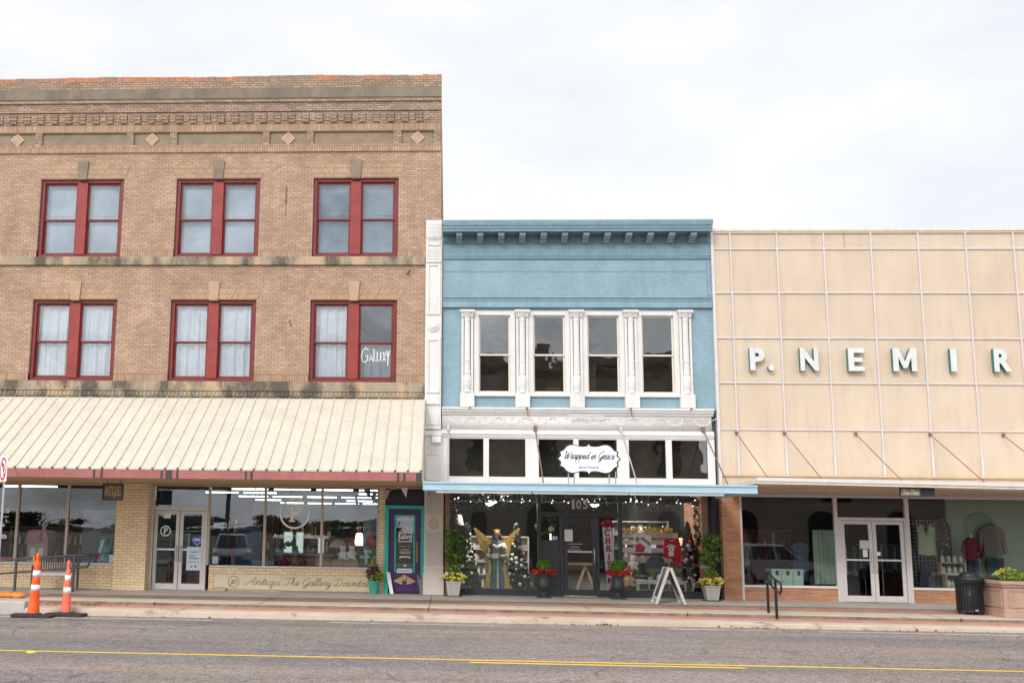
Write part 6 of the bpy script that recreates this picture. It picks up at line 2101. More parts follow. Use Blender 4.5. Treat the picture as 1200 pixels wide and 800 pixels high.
def plush(x, y, z, s, col, lab, hat=None):
    t = thing('plush_toy', lab, 'toy', (x, y, z))
    mb = MB()
    mb.lathe([(.06 * s, 0), (.12 * s, .04 * s), (.13 * s, .14 * s), (.09 * s, .25 * s), (.06 * s, .28 * s)], (x, y, z), 14, .85)
    mb.ball((x, y - .01 * s, z + .36 * s), .1 * s, 14, 10)
    mb.ball((x, y - .1 * s, z + .34 * s), .035 * s, 8, 6)
    for q in (-1, 1):
        mb.ball((x + q * .08 * s, y, z + .44 * s), .035 * s, 8, 6)
        mb.tube([(x + q * .09 * s, y, z + .22 * s), (x + q * .17 * s, y - .06 * s, z + .14 * s)], .035 * s, 8)
        mb.tube([(x + q * .07 * s, y - .03 * s, z + .04 * s), (x + q * .1 * s, y - .17 * s, z + .03 * s)], .045 * s, 8)
    mb.build('body', col, t, smooth=True)
    if hat:
        MB().lathe([(.1 * s, .41 * s), (.06 * s, .5 * s), (.01 * s, .58 * s)], (x, y, z), 12).build('hat', hat, t, smooth=True)
tag(MB().box(4.82, 5.16, .7, 1.1, .02, .3).build('display_block', 'wood dark', bevel=.01), 'low dark block under the tan plush toy', 'block')
plush(5.0, .85, .3, 1.0, 'wicker', 'tan plush toy in a red hat left of the white table', 'red cloth')
plush(5.2, 1.3, .75, .8, 'white cloth', 'white plush toy on a dark stool behind the tan plush toy')
tag(MB().lathe([(.16, .02), (.06, .06), (.05, .6), (.18, .7), (.18, .75), (.001, .75)], (5.2, 1.35, 0), 16).build('stool', 'wood dark'), 'dark turned stool under the white plush toy', 'stool')
for i, (x0, x1, z0, z1, c) in enumerate(((5.02, 5.12, 1.06, 1.18, 'plain white'), (5.14, 5.28, 1.08, 1.18, 'pink cloth'))):
    tag(MB().box(x0, x1, 1.58, 1.66, z0 - .0, z1).build('gift_box', c, bevel=.004), ('white gift box' if i == 0 else 'pink gift box') + ' on the plank shelf below the silver star', 'box')

# ------------------------------------------------------------------ left shop display
ca = thing('cabinet', 'tall blue painted cabinet behind the window right of the OPEN card', 'cabinet', (-5.75, 1.6, .02))
MB().box(-6.1, -5.38, 1.4, 1.9, .02, 1.78).build('carcass', 'blue cloth', ca, bevel=.01)
MB().box(-6.16, -5.32, 1.35, 1.95, 1.78, 1.86).build('cornice', 'wood dark', ca, bevel=.01)
for x in (-6.05, -5.72):
    d = MB().box(x, x + .3, 1.38, 1.4, .15, 1.1).build('door', 'denim', ca, bevel=.006)
    MB().ball((x + (.27 if x < -6 else .03), 1.365, .65), .015, 8, 6).build('handle', 'gold', d)
mb = MB()
frame_rect(mb, -6.03, -5.45, 1.2, 1.7, .05, 1.375, 1.4)
mb.build('display_frame', 'denim', ca)
pa = thing('parasol', 'closed burgundy parasol hung in the window above the blue cabinet', 'parasol', (-5.55, 1.2, 1.95))
MB().lathe([(.015, 1.98), (.06, 2.02), (.1, 2.15), (.085, 2.3), (.02, 2.47), (.01, 2.6)], (-5.55, 1.2, 0), 14).build('canopy', 'burgundy cloth', pa)
MB().tube([(-5.55, 1.2, 1.88), (-5.55, 1.2, 2.99)], .01, 5).build('pole', 'wood dark', pa)
dr = thing('dresser', 'low brown wooden dresser under the ringed P on the glass', 'dresser', (-4.1, 1.5, .02))
MB().box(-4.85, -3.3, 1.3, 1.8, .1, .98).build('carcass', 'wood dark', dr, bevel=.01)
MB().box(-4.9, -3.25, 1.26, 1.84, .98, 1.03).build('top', 'wood mid', dr, bevel=.008)
for x in (-4.8, -4.04):
    for z in (.2, .58):
        d = MB().box(x, x + .7, 1.285, 1.3, z, z + .33).build('drawer', 'wood mid', dr, bevel=.006)
        MB().ball((x + .35, 1.27, z + .17), .02, 8, 6).build('handle', 'gold', d)
for x, w in ((-4.62, .28), (-4.28, .24), (-3.66, .2)):
    m_ = thing('window_mirror', {-4.62: 'left pale glass panel in a white frame standing on the brown dresser', -4.28: 'middle pale glass panel in a white frame standing on the brown dresser', -3.66: 'small pale glass panel at the right end of the brown dresser'}[x], 'mirror', (x, 1.6, 1.03), 'pale glass panels on the dresser')
    mb = MB()
    frame_rect(mb, x - w / 2, x + w / 2, 1.035, 1.66 if w > .21 else 1.5, .025, 1.62, 1.66)
    mb.build('frame', 'white paint', m_)
    MB().box(x - w / 2 + .02, x + w / 2 - .02, 1.635, 1.64, 1.05, 1.64 if w > .21 else 1.48).build('glass', 'glowing pane', m_)
wr2 = thing('wreath', 'small leafy wreath with red berries propped in the shop window by the brown dresser', 'wreath', (-4.55, .95, .75))
mb = MB()
for k in range(420):
    a = rg.uniform(0, 2 * PI)
    r_ = .22 + rg.gauss(0, .035)
    mb.leaf(Vector((-4.5 + r_ * math.cos(a), .95 + rg.uniform(-.04, .04), 1.1 + r_ * math.sin(a))), rg.uniform(.025, .045), rg)
mb.build('foliage', 'leaf green', wr2)
mb = MB()
for k in range(16):
    a = rg.uniform(0, 2 * PI)
    mb.ball((-4.5 + .22 * math.cos(a), .9, 1.1 + .22 * math.sin(a)), .02, 6, 5)
mb.build('berries', 'red letter', wr2)['kind'] = 'stuff'
for i, (x, z, s, c, hat, lab) in enumerate(((-4.62, .72, .75, 'burgundy cloth', None, 'burgundy plush toy low in the window under the ringed P'), (-4.3, .7, .9, 'wood mid', None, 'brown plush bear right of the burgundy plush toy'),
                                            (-2.95, .9, .85, 'white cloth', None, 'white plush toy on the crate in the right end of the shop window'), (-2.7, .9, .95, 'white cloth', 'red cloth', 'white plush toy in red hat near the red lantern'))):
    plush(x, .95, z, s, c, lab, hat)
tag(MB().box(-4.95, -4.1, .7, 1.2, .02, .7).build('display_block', 'wood dark', bevel=.01), 'dark window block carrying the burgundy and brown plush toys', 'block')
tag(MB().box(-3.25, -2.5, .75, 1.2, .02, .9).build('crate', 'wood mid', bevel=.01), 'brown wooden crate carrying the white plush toys', 'crate')
lm = thing('mushroom_lamp', 'lamp with a domed stained glass shade behind the shop window', 'lamp', (-3.15, 1.35, .9))
MB().lathe([(.1, 0.02), (.03, .06), (.025, 1.22), (.01, 1.24)], (-3.15, 1.45, 0), 14).build('stand', 'black metal', lm)
MB().lathe([(.26, 1.22), (.24, 1.3), (.15, 1.4), (.03, 1.45), (.02, 1.45)], (-3.15, 1.45, 0), 18).build('shade', 'wicker', lm, smooth=True)
cs = thing('disc_sign', 'dark green round disc on a post with an arm, inside the shop window', 'sign', (-3.2, 1.7, .02))
MB().tube([(-3.2, 1.75, .02), (-3.2, 1.75, 2.35)], .03, 8).build('post', 'charcoal paint', cs)
MB().box(-3.2, -2.45, 1.73, 1.77, 2.02, 2.1).build('arm', 'charcoal paint', cs)
MB().prism([(-3.2 + .24 * math.cos(2 * PI * k / 28), 1.78 + .24 * math.sin(2 * PI * k / 28)) for k in range(28)], 1.68, 1.72).build('disc', 'fir dark', cs)
gp = thing('hanging_lamp', 'glowing shade on a slanting dark stem hanging left of the red lantern', 'lamp', (-2.6, 1.8, 1.0))
MB().tube([(-2.72, 1.8, 2.99), (-2.6, 1.8, 2.0)], .045, 8).build('stem', 'black paint', gp)
MB().tube([(-2.6, 1.8, 2.0), (-2.57, 1.8, 1.62)], .05, 8).build('collar', 'wood mid', gp)
MB().lathe([(.11, 1.28), (.13, 1.4), (.09, 1.62), (.05, 1.64)], (-2.57, 1.8, 0), 14).build('shade', 'dome glow', gp, smooth=True)
rl_ = thing('lantern', 'round red paper lantern in the right end of the shop window', 'lantern', (-2.1, 1.1, 1.3))
MB().lathe([(.08, 1.22), (.17, 1.3), (.18, 1.42), (.13, 1.53), (.08, 1.56)], (-2.12, 1.1, 0), 16).build('shade', 'red cloth', rl_, smooth=True)
MB().tube([(-2.12, 1.1, 1.56), (-2.12, 1.1, 2.99)], .006, 5).build('cord', 'black metal', rl_)
pn = thing('painted_panel', 'sky blue painted panel standing in the right end of the shop window', 'panel', (-2.12, 1.35, .02))
MB().box(-2.42, -1.86, 1.33, 1.37, .02, 2.05).build('board', 'light blue paint', pn)
mb = MB()
mb.prism([(-2.3, 1.6), (-2.1, 1.6), (-2.12, 1.82), (-2.24, 1.86)], 1.322, 1.329)
mb.build('pink_shape', 'pink cloth', pn)
fv = thing('flower_bunch', 'bunch of blue, green and lime artificial flowers by the sky blue panel', 'flowers', (-2.2, .9, .02))
MB().lathe([(.1, .02), (.13, .3), (.09, .72), (.12, .76)], (-2.2, .95, 0), 14).build('vase', 'teal cloth', fv, smooth=True)
for c, x, z, n_ in (('leaf lime', -2.1, 1.0, 150), ('leaf green', -2.45, .95, 150)):
    mb = MB()
    mb.leaves((x, .92, z), (.16, .12, .26), n_, .05, .2, rnd=rg)
    mb.build('foliage', c, fv)
mb = MB()
for k in range(12):
    mb.ball((-2.24 + rg.gauss(0, .09), .85, 1.02 + rg.gauss(0, .14)), .05, 8, 6)
mb.build('blooms', 'poster blue', fv)['kind'] = 'stuff'
rk = thing('clothes_rack', 'clothes rack of teal and pink garments just inside the aluminium double door', 'clothes rack', (-7.8, 1.7, .02))
mb = MB()
mb.tube([(-8.15, 1.7, 1.62), (-7.1, 1.7, 1.62)], .014, 6)
for x in (-8.1, -7.15):
    mb.tube([(x, 1.7, .02), (x, 1.7, 1.62)], .014, 6)
    mb.tube([(x, 1.45, .04), (x, 1.95, .04)], .014, 6)
mb.build('frame', 'galvanised', rk)
for i in range(8):
    x = -8.05 + i * .085
    c = ('teal cloth', 'denim', 'pink cloth', 'teal cloth', 'grey cloth', 'teal cloth', 'white cloth', 'denim')[i]
    MB().box(x, x + .06, 1.48, 1.92, .75 + .05 * (i % 3), 1.56).build('garment', c, rk, bevel=.02)
tag(MB().box(-7.25, -6.95, 1.4, 1.7, .02, .5).build('storage_box', 'burgundy cloth', bevel=.01), 'burgundy box on the floor behind the right leaf of the double door', 'box')
sg2 = thing('round_table', 'small round wooden table in the middle of the left shop', 'table', (-5.2, 3.4, .02))
MB().lathe([(.5, .74), (.5, .78), (.001, .78)], (-5.2, 3.4, 0), 24).build('tabletop', 'wood mid', sg2)
MB().lathe([(.3, .02), (.06, .08), (.05, .74)], (-5.2, 3.4, 0), 14).build('pedestal', 'wood dark', sg2)
# far left shop window
dh = thing('doll_house', 'wooden doll house with a pink roof in the far left shop window', 'toy house', (-11.7, 1.0, .6))
MB().box(-12.0, -11.4, .8, 1.3, .65, 1.25).build('house_body', 'wood pale', dh, bevel=.006)
rf_ = MB().prism([(-12.06, 1.22), (-11.34, 1.22), (-11.46, 1.6), (-11.94, 1.6)], .72, 1.36).build('roof', 'pink cloth', dh, bevel=.006)
MB().box(-11.62, -11.53, .85, .95, 1.58, 1.76).build('chimney', 'wood pale', rf_)
mb = MB()
for k in range(5):
    mb.box(-12.05 + .03 * k, -11.35 - .03 * k, .705 , .722, 1.25 + .07 * k, 1.262 + .07 * k)
mb.build('shingle_line', 'burgundy cloth', rf_)
for x in (-11.9, -11.66):
    w = MB().box(x, x + .15, .785, .8, .85, 1.1).build('window', 'poster blue', dh)
MB().box(-11.5, -11.43, .78, .8, .66, 1.05).build('door', 'pink cloth', dh)
tag(MB().box(-12.15, -11.25, .75, 1.4, .02, .65).build('display_block', 'wood dark', bevel=.01), 'dark wooden block under the pink roofed doll house', 'block')
tag(MB().box(-12.86, -12.35, .65, 1.1, .02, .82).build('storage_box', 'red cloth', bevel=.01), 'red cloth covered box in the leftmost shop window behind the sign post', 'box')
pt = thing('painting', 'teal abstract painting in a dark frame leaning in the window beside the yellow pier', 'painting', (-9.72, .9, .7))
mb = MB()
mb.add([(x, y + d, z) for d in (0, .04) for x, y, z in ((-10.02, .7, .74), (-9.58, .7, .74), (-9.5, .86, 1.5), (-9.94, .86, 1.5))],
       [(0, 1, 2, 3), (7, 6, 5, 4), (0, 4, 5, 1), (1, 5, 6, 2), (2, 6, 7, 3), (3, 7, 4, 0)])
mb.build('frame', 'black paint', pt)
def onpaint(u, v, d=.004):
    return (-10.02 + .44 * u + .08 * v, .7 + .16 * v - d, .74 + .76 * v)
for c, poly, d in (('teal cloth', ((.07, .04), (.93, .04), (.93, .96), (.07, .96)), .004), ('white cloth', ((.2, .35), (.38, .3), (.42, .8), (.24, .82)), .007),
                   ('red cloth', ((.12, .08), (.36, .08), (.32, .34), (.16, .34)), .007), ('denim', ((.6, .6), (.85, .62), (.82, .9), (.58, .85)), .007), ('light blue paint', ((.46, .1), (.66, .12), (.62, .55), (.48, .5)), .007)):
    MB().add([onpaint(u, v, d) for u, v in poly], [(0, 1, 2, 3)]).build('paint_patch', c, pt)
tag(MB().box(-10.2, -9.25, .6, 1.2, .02, .72).build('window_ledge', 'teal cloth', bevel=.01), 'teal covered ledge under the abstract painting', 'ledge')
tag(MB().box(-10.66, -9.2, 1.5, 1.56, .02, 2.2).build('display_partition', 'grey cloth'), 'tall grey partition behind the abstract painting', 'partition')
ea = thing('easel', 'tall wooden easel post standing beside the pink roofed doll house', 'easel', (-11.15, 1.2, .02))
MB().tube([(-11.2, 1.2, .02), (-11.26, 1.3, 2.2)], .04, 6).build('post', 'wood dark', ea)
MB().tube([(-10.95, 1.25, .02), (-11.24, 1.3, 2.0)], .025, 6).build('leg', 'wood dark', ea)
MB().box(-11.5, -10.95, 1.18, 1.26, .7, .75).build('tray', 'wood dark', ea)
tag(MB().box(-9.5, -9.25, .5, .53, .74, .95).build('window_card', 'sign white'), 'white card in the lower corner of the window against the yellow pier', 'card')

# ------------------------------------------------------------------ right shop display
ch_ = thing('chest', 'pale mint wooden chest with dark clasps behind the right hand window', 'chest', (9.15, .6, .42))
MB().box(8.74, 9.58, .4, .85, .3, .78).build('body', 'chest mint', ch_, bevel=.012)
MB().box(8.72, 9.6, .38, .87, .78, .84).build('lid', 'chest mint', ch_, bevel=.012)
for x in (8.85, 9.13, 9.42):
    MB().box(x, x + .07, .37, .4, .68, .8).build('clasp', 'black metal', ch_, bevel=.006)
for x in (9.0, 9.3):
    MB().box(x - .005, x + .005, .395, .4, .32, .76).build('joint', 'black metal', ch_)
tag(MB().box(8.6, 9.75, .35, .95, .02, .3).build('display_block', 'wood dark', bevel=.01), 'dark low platform under the mint chest', 'block')
for x, z0, z1, c, lab in ((9.75, .5, 1.55, 'blue cloth', 'dark blue garment hanging right of the mint chest'), (8.15, .9, 1.6, 'grey cloth', 'grey garment hanging at the left end of the right hand shop window')):
    garment('garment', lab, 'clothing', [(x - .2, z0), (x + .2, z0), (x + .2, z1 - .2), (x + .26, z1 - .25), (x + .2, z1 - .05), (x + .05, z1), (x - .05, z1), (x - .2, z1 - .05), (x - .26, z1 - .25), (x - .2, z1 - .2)], 1.1, .1, c, (x, z1 + .02))
dc = thing('curtain_panel', 'pale green curtain hanging beside the right hand glass doors', 'curtain', (10.3, .6, .4))
curtain_mb(10.0, 10.7, .45, 1.9, .75, 4, .03).build('cloth', 'green wall', dc, smooth=True)
ld = thing('lamp', 'red shaded lamp in the left corner of the right hand shop', 'lamp', (8.05, 1.0, .02))
MB().lathe([(.12, .02), (.02, .05), (.02, 1.62)], (8.1, 1.0, 0), 12).build('stand', 'black metal', ld)
MB().lathe([(.22, 1.55), (.13, 1.95), (.12, 1.95), (.21, 1.55)], (8.1, 1.0, 0), 18).build('shade', 'red cloth', ld, smooth=True)
dk = thing('desk', 'brown wooden desk inside the shop left of the glass doors', 'desk', (10.0, 2.0, .02))
MB().box(9.6, 10.7, 1.7, 2.3, .74, .78).build('top', 'wood mid', dk)
for x in (9.62, 10.3):
    MB().box(x, x + .36, 1.75, 2.25, .02, .74).build('drawer_unit', 'wood dark', dk, bevel=.008)
gw = thing('wire_grid', 'white wire display grid holding the sage vest', 'display grid', (13.0, 1.0, 0.4))
mb = MB()
for i in range(9):
    x = 12.62 + i * .095
    mb.tube([(x, 1.0, .42), (x, 1.0, 2.2)], .006, 5)
for i in range(19):
    z = .42 + i * .099
    mb.tube([(12.62, 1.0, z), (13.38, 1.0, z)], .006, 5)
mb.build('mesh_panel', 'silver', gw)
garment('vest', 'sage green sleeveless vest hung on the white wire grid', 'vest',
        [(12.84, 1.28), (13.06, 1.25), (13.07, 1.24), (13.3, 1.28), (13.28, 1.8), (13.32, 2.0), (13.22, 2.07), (13.17, 2.08), (13.07, 1.75), (13.0, 2.08), (12.94, 2.07), (12.84, 2.0), (12.87, 1.8)], .88, .07, 'sage cloth', (13.07, 2.13))
garment('skirt', 'dark denim skirt below the sage vest', 'skirt', [(12.82, .45), (13.24, .45), (13.2, 1.02), (12.9, 1.02)], .9, .08, 'denim')
ar = thing('arched_panel', 'black arched panel behind the burgundy mannequin in the right hand window', 'mirror', (13.7, 1.3, .02))
n = 16
MB().prism([(13.42, .02), (13.95, .02)] + [(13.685 + .265 * math.cos(PI * k / n), 1.95 + .3 * math.sin(PI * k / n)) for k in range(n + 1)], 1.3, 1.34).build('panel', 'black paint', ar)  # flat black arch with beads in front
mb = MB()
for k in range(26):
    mb.ball((rg.uniform(13.46, 13.9), 1.28, rg.uniform(1.2, 2.3)), rg.uniform(.008, .026), 6, 5)
mb.build('beads', 'silver', ar)['kind'] = 'stuff'
for (x0, x1, z0, z1, lab) in ((13.3, 13.96, .78, 1.08, 'upper wooden crate of pale jars in the right hand window'), (13.42, 13.98, .42, .77, 'lower wooden crate of pale jars in the right hand window')):
    c = thing('jar_crate', lab, 'crate', ((x0 + x1) / 2, .75, z0), 'crates of jars in the shop window')
    mb = MB()
    frame_rect(mb, x0, x1, z0, z1, .025, .6, .85)
    mb.build('frame', 'wicker', c, bevel=.003)
    MB().box(x0 + .02, x1 - .02, .85, .86, z0, z1).build('back', 'wood dark', c)
    for k in range(4):
        mb = MB()
        xx = x0 + .1 + k * (x1 - x0 - .2) / 3
        mb.lathe([(.045, 0), (.055, .02), (.055, .11), (.035, .13), (.035, .15), (.001, .15)], (xx, .7, z0 + .026), 12)
        tag(mb.build('jar', 'glass jar', smooth=True), 'small pale jar standing in the %s' % lab.split(' of')[0], 'jar', 'jars in the wooden crates')
for k in range(4):
    mb = MB()
    mb.lathe([(.045, 0), (.055, .02), (.055, .13), (.035, .15), (.035, .17), (.001, .17)], (13.4 + k * .16, .72, 1.083), 12)
    tag(mb.build('jar', 'glass jar', smooth=True), 'pale jar standing on top of the upper wooden crate', 'jar', 'jars on top of the crates')
tag(MB().box(13.25, 14.0, .5, .95, .02, .42).build('display_block', 'wood dark', bevel=.01), 'dark low platform under the jar crates', 'block')
mq = thing('mannequin', 'headless shop mannequin in burgundy sweater and jeans', 'mannequin', (14.3, .95, .02))
mb = MB()
mb.lathe([(.13, 1.1), (.15, 1.2), (.14, 1.35), (.17, 1.55), (.18, 1.65), (.14, 1.72), (.06, 1.76)], (14.3, .95, 0), 18, .65)
for q in (-1, 1):
    mb.tube([(14.3 + q * .16, .95, 1.67), (14.3 + q * .23, .95, 1.4), (14.3 + q * .2, .85, 1.2), (14.3 + q * .1, .8, 1.25)], .06, 10, r2=.04)
mb.build('sweater', 'burgundy cloth', mq, smooth=True)
mb = MB()
for q in (-1, 1):
    mb.tube([(14.3 + q * .07, .95, 1.13), (14.3 + q * .085, .94, .7), (14.3 + q * .09, .95, .08)], .085, 12, r2=.055)
mb.build('jeans', 'denim', mq, smooth=True)
MB().lathe([(.06, 1.74), (.045, 1.8), (.055, 1.86), (.001, 1.87)], (14.3, .95, 0), 14).build('neck', 'plain white', mq, smooth=True)
MB().lathe([(.22, .02), (.22, .05), (.02, .06)], (14.3, .95, 0), 18).build('stand', 'black metal', mq)
garment('shirt', 'grey checked long sleeved shirt hung on the green partition', 'shirt',
        [(14.82, 1.25), (15.3, 1.25), (15.3, 1.78), (15.38, 1.32), (15.47, 1.34), (15.38, 1.95), (15.28, 2.05), (15.12, 2.1), (15.0, 2.1), (14.84, 2.05), (14.74, 1.95), (14.66, 1.34), (14.75, 1.32), (14.82, 1.78)], 1.35, .08, 'plaid cloth', (15.06, 2.13))
garment('jeans', 'dark jeans hung below the grey checked shirt', 'jeans', [(14.86, .3), (15.03, .3), (15.06, .85), (15.1, .3), (15.27, .3), (15.3, 1.2), (14.84, 1.2)], 1.3, .09, 'denim')
cr_ = thing('counter', 'dark shop counter seen through the right hand glass doors', 'counter', (11.6, 4.5, .02))
MB().box(10.7, 12.3, 4.2, 4.8, .02, 1.0).build('base', 'wood dark', cr_)
MB().box(10.65, 12.35, 4.15, 4.85, 1.0, 1.05).build('top', 'wood mid', cr_)
for x, z in ((11.12, 1.42), (11.12, 1.2), (11.46, 1.24)):
    nm = {1.42: 'pale green notice high on the left leaf of the right hand glass doors', 1.2: 'small white notice below the pale green notice on the glass door', 1.24: 'small white card on the right leaf of the right hand glass doors'}[z]
    s_ = .13 if z == 1.42 else .06
    tag(MB().box(x - s_, x + s_, YP - .012, YP - .008, z, z + (.22 if z == 1.42 else .1 if x > 11.3 else .2)).build('door_notice', 'chest mint' if z == 1.42 else 'sign white'), nm, 'notice')

# fuller stock inside the three shops
def stocked_shelf(label, x0, x1, y, H, rows, sd, cols, wood='wood dark'):
    rg = random.Random(sd)
    t = thing('display_shelf', label, 'shelf', ((x0 + x1) / 2, y, .02))
    mb = MB()
    mb.box(x0, x0 + .04, y, y + .35, .02, H)
    mb.box(x1 - .04, x1, y, y + .35, .02, H)
    for k in range(rows + 1):
        z = .1 + (H - .14) * k / rows
        mb.box(x0 + .04, x1 - .04, y, y + .35, z, z + .03)
    mb.box(x0, x1, y + .35, y + .37, .02, H)
    mb.build('case', wood, t)
    for ci, c in enumerate(cols):
        mb = MB()
        for k in range(rows):
            z = .13 + (H - .14) * k / rows
            hmax = (H - .14) / rows - .06
            for q in range(int((x1 - x0) * 3.2 / len(cols) * 2)):
                x = rg.uniform(x0 + .08, x1 - .16)
                w = rg.uniform(.05, .13)
                h = hmax * rg.uniform(.35, .95)
                yy = y + rg.uniform(.0, .2)
                if rg.random() < .5:
                    mb.box(x, x + w, yy, yy + w, z, z + h)
                else:
                    mb.lathe([(w * .35, 0), (w * .5, h * .3), (w * .3, h * .75), (w * .36, h)], (x + w / 2, yy + .08, z), 10)
        mb.build('wares', c, t)['kind'] = 'stuff'
stocked_shelf('tall dark shelf of red and white wares behind the ringed P window', -5.1, -3.3, 2.5, 2.0, 4, 91, ('red cloth', 'plain white', 'wicker', 'leaf green'))
stocked_shelf('tall shelf of blue and gold wares at the right end of the left shop', -3.1, -1.9, 2.5, 2.2, 5, 92, ('poster blue', 'gold', 'burgundy cloth', 'teal cloth'))
stocked_shelf('shelf of pale wares behind the blue painted cabinet', -6.6, -5.25, 2.6, 2.1, 4, 93, ('vinyl cream', 'wood pale', 'pink cloth'))
stocked_shelf('long shelf of mixed wares deep in the far left shop', -13.2, -10.8, 2.4, 1.7, 3, 94, ('red cloth', 'wicker', 'teal cloth', 'plain white'))
stocked_shelf('boutique shelf of white and gold ornaments behind the angel', .45, 2.4, 2.6, 1.6, 4, 95, ('plain white', 'gold', 'silver'), 'grey white plaster')
stocked_shelf('boutique shelf of red and green gifts left of the plank shelf', 4.85, 6.5, 2.6, 2.1, 5, 96, ('red cloth', 'plain white', 'leaf green', 'gold', 'poster blue', 'pink cloth'), 'grey cloth')
stocked_shelf('dark shelf of boxes and hats behind the mint chest', 8.3, 10.0, 2.6, 1.9, 4, 97, ('wood pale', 'blue cloth', 'teal cloth', 'red cloth'))
def rail_of_clothes(label, x0, x1, y, sd, cols):
    rg = random.Random(sd)
    t = thing('clothes_rack', label, 'clothes rack', ((x0 + x1) / 2, y, .02))
    mb = MB()
    mb.tube([(x0, y, 1.5), (x1, y, 1.5)], .014, 6)
    for x in (x0 + .04, x1 - .04):
        mb.tube([(x, y, .02), (x, y, 1.5)], .014, 6)
    mb.build('frame', 'galvanised', t)
    x = x0 + .08
    while x < x1 - .12:
        w = rg.uniform(.05, .09)
        MB().box(x, x + w - .012, y - .22, y + .22, rg.uniform(.5, .85), 1.46).build('garment', rg.choice(cols), t, bevel=.018)
        x += w
rail_of_clothes('rail of dark blue and teal clothes behind the sage vest', 12.4, 13.9, 2.3, 98, ('blue cloth', 'teal cloth', 'denim', 'grey cloth'))
rail_of_clothes('rail of mixed clothes seen through the right hand glass doors', 10.75, 12.1, 2.6, 99, ('burgundy cloth', 'plaid cloth', 'white cloth', 'blue cloth'))

# ------------------------------------------------------------------ the other side of the street, seen in the glass
ob = thing('opposite_building', 'long brown brick building with arched windows across the street', 'building', (22, -40, 0))
AR = [(1.9, .9), (5.8, 2.1), (9.5, 1.0), (13.2, 1.3), (17.5, 1.6), (22, 1.6), (26.5, 1.6), (31, 1.8), (36, 1.8), (41, 1.8)]
MB().box(-2, 15.2, -46, -34, -.3, 12.0).box(15.2, 46, -46, -34.02, -.3, 5.4).build('wall', 'opposite brick', ob)
for x0, x1, z in ((-2, 3.4, .5), (4.2, 6.2, .9), (7, 11, .35), (12.2, 15, .7)):
    MB().box(x0, x1, -36, -34.05, 12.0, 12.0 + z).build('parapet_block', 'opposite brick', ob)
MB().box(-2.2, 15.4, -34.25, -33.8, 11.2, 11.6).build('cornice', 'grey stone', ob)
for x, w in AR:
    n = 14
    mb = MB()
    mb.prism([(x - w / 2, .1), (x + w / 2, .1)] + [(x + w / 2 * math.cos(PI * k / n), 2.5 + w * .42 * math.sin(PI * k / n)) for k in range(n + 1)], -34.05, -33.96)
    mb.build('arched_window', 'black paint', ob)
    if x < 15:
        MB().box(x - .6, x + .6, -34.02, -33.97, 5.2, 7.4).build('window', 'black paint', ob)
MB().box(-2, 46, -33.95, -33.85, 3.9, 4.2).build('string_course', 'grey stone', ob)


def tree(x, y, H, r, sd, lab):
    rg = random.Random(sd)
    t = thing('tree', lab, 'tree', (x, y, -.4), 'trees across the street')
    mb = MB()
    mb.tube([(x, y, -.4), (x + .1, y, H * .3), (x, y, H * .55)], .22, 8, r2=.1)
    for k in range(9):
        a = rg.uniform(0, 2 * PI)
        z = H * rg.uniform(.28, .55)
        l = r * rg.uniform(.6, 1)
        mb.tube([(x, y, z), (x + .5 * l * math.cos(a), y + .5 * l * math.sin(a), z + .25 * H), (x + l * math.cos(a), y + l * math.sin(a), z + .4 * H)], .07, 6, r2=.02)
    mb.build('trunk', 'bark', t)
    mb = MB()
    for k in range(16):
        a = rg.uniform(0, 2 * PI)
        rr_ = r * rg.random() ** .5 * .85
        mb.leaves((x + rr_ * math.cos(a), y + rr_ * math.sin(a), H * rg.uniform(.25, .9)), (r * .35, r * .35, H * .11), 170, .2, .3, rnd=rg)
    mb.build('crown', 'tree leaf', t)
for i, (x, y, H, r) in enumerate(((-12, -112, 3.1, 5.6), (-22, -118, 3.7, 6.2), (-33, -110, 3.2, 6), (-44, -120, 4.0, 6.6), (-56, -112, 3.3, 6), (-68, -118, 3.8, 6.4))):
    tree(x, y, H, r, 60 + i, 'dark tree in the far row mirrored in the left shop windows')
for x, lean in ((-13.2, .6), (-30, -.3)):
    p = thing('utility_pole', 'dark wooden utility pole across the street %s' % ('nearer the brown building' if x > -20 else 'farther from the brown building'), 'pole', (x, -31, -.4))
    MB().tube([(x, -31.5, -.4), (x + lean, -31.5, 9.5)], .15, 8, r2=.1).build('post', 'bark', p)
    MB().box(x + lean - 1, x + lean + 1, -31.55, -31.42, 8.6, 8.75).build('crossarm', 'bark', p)


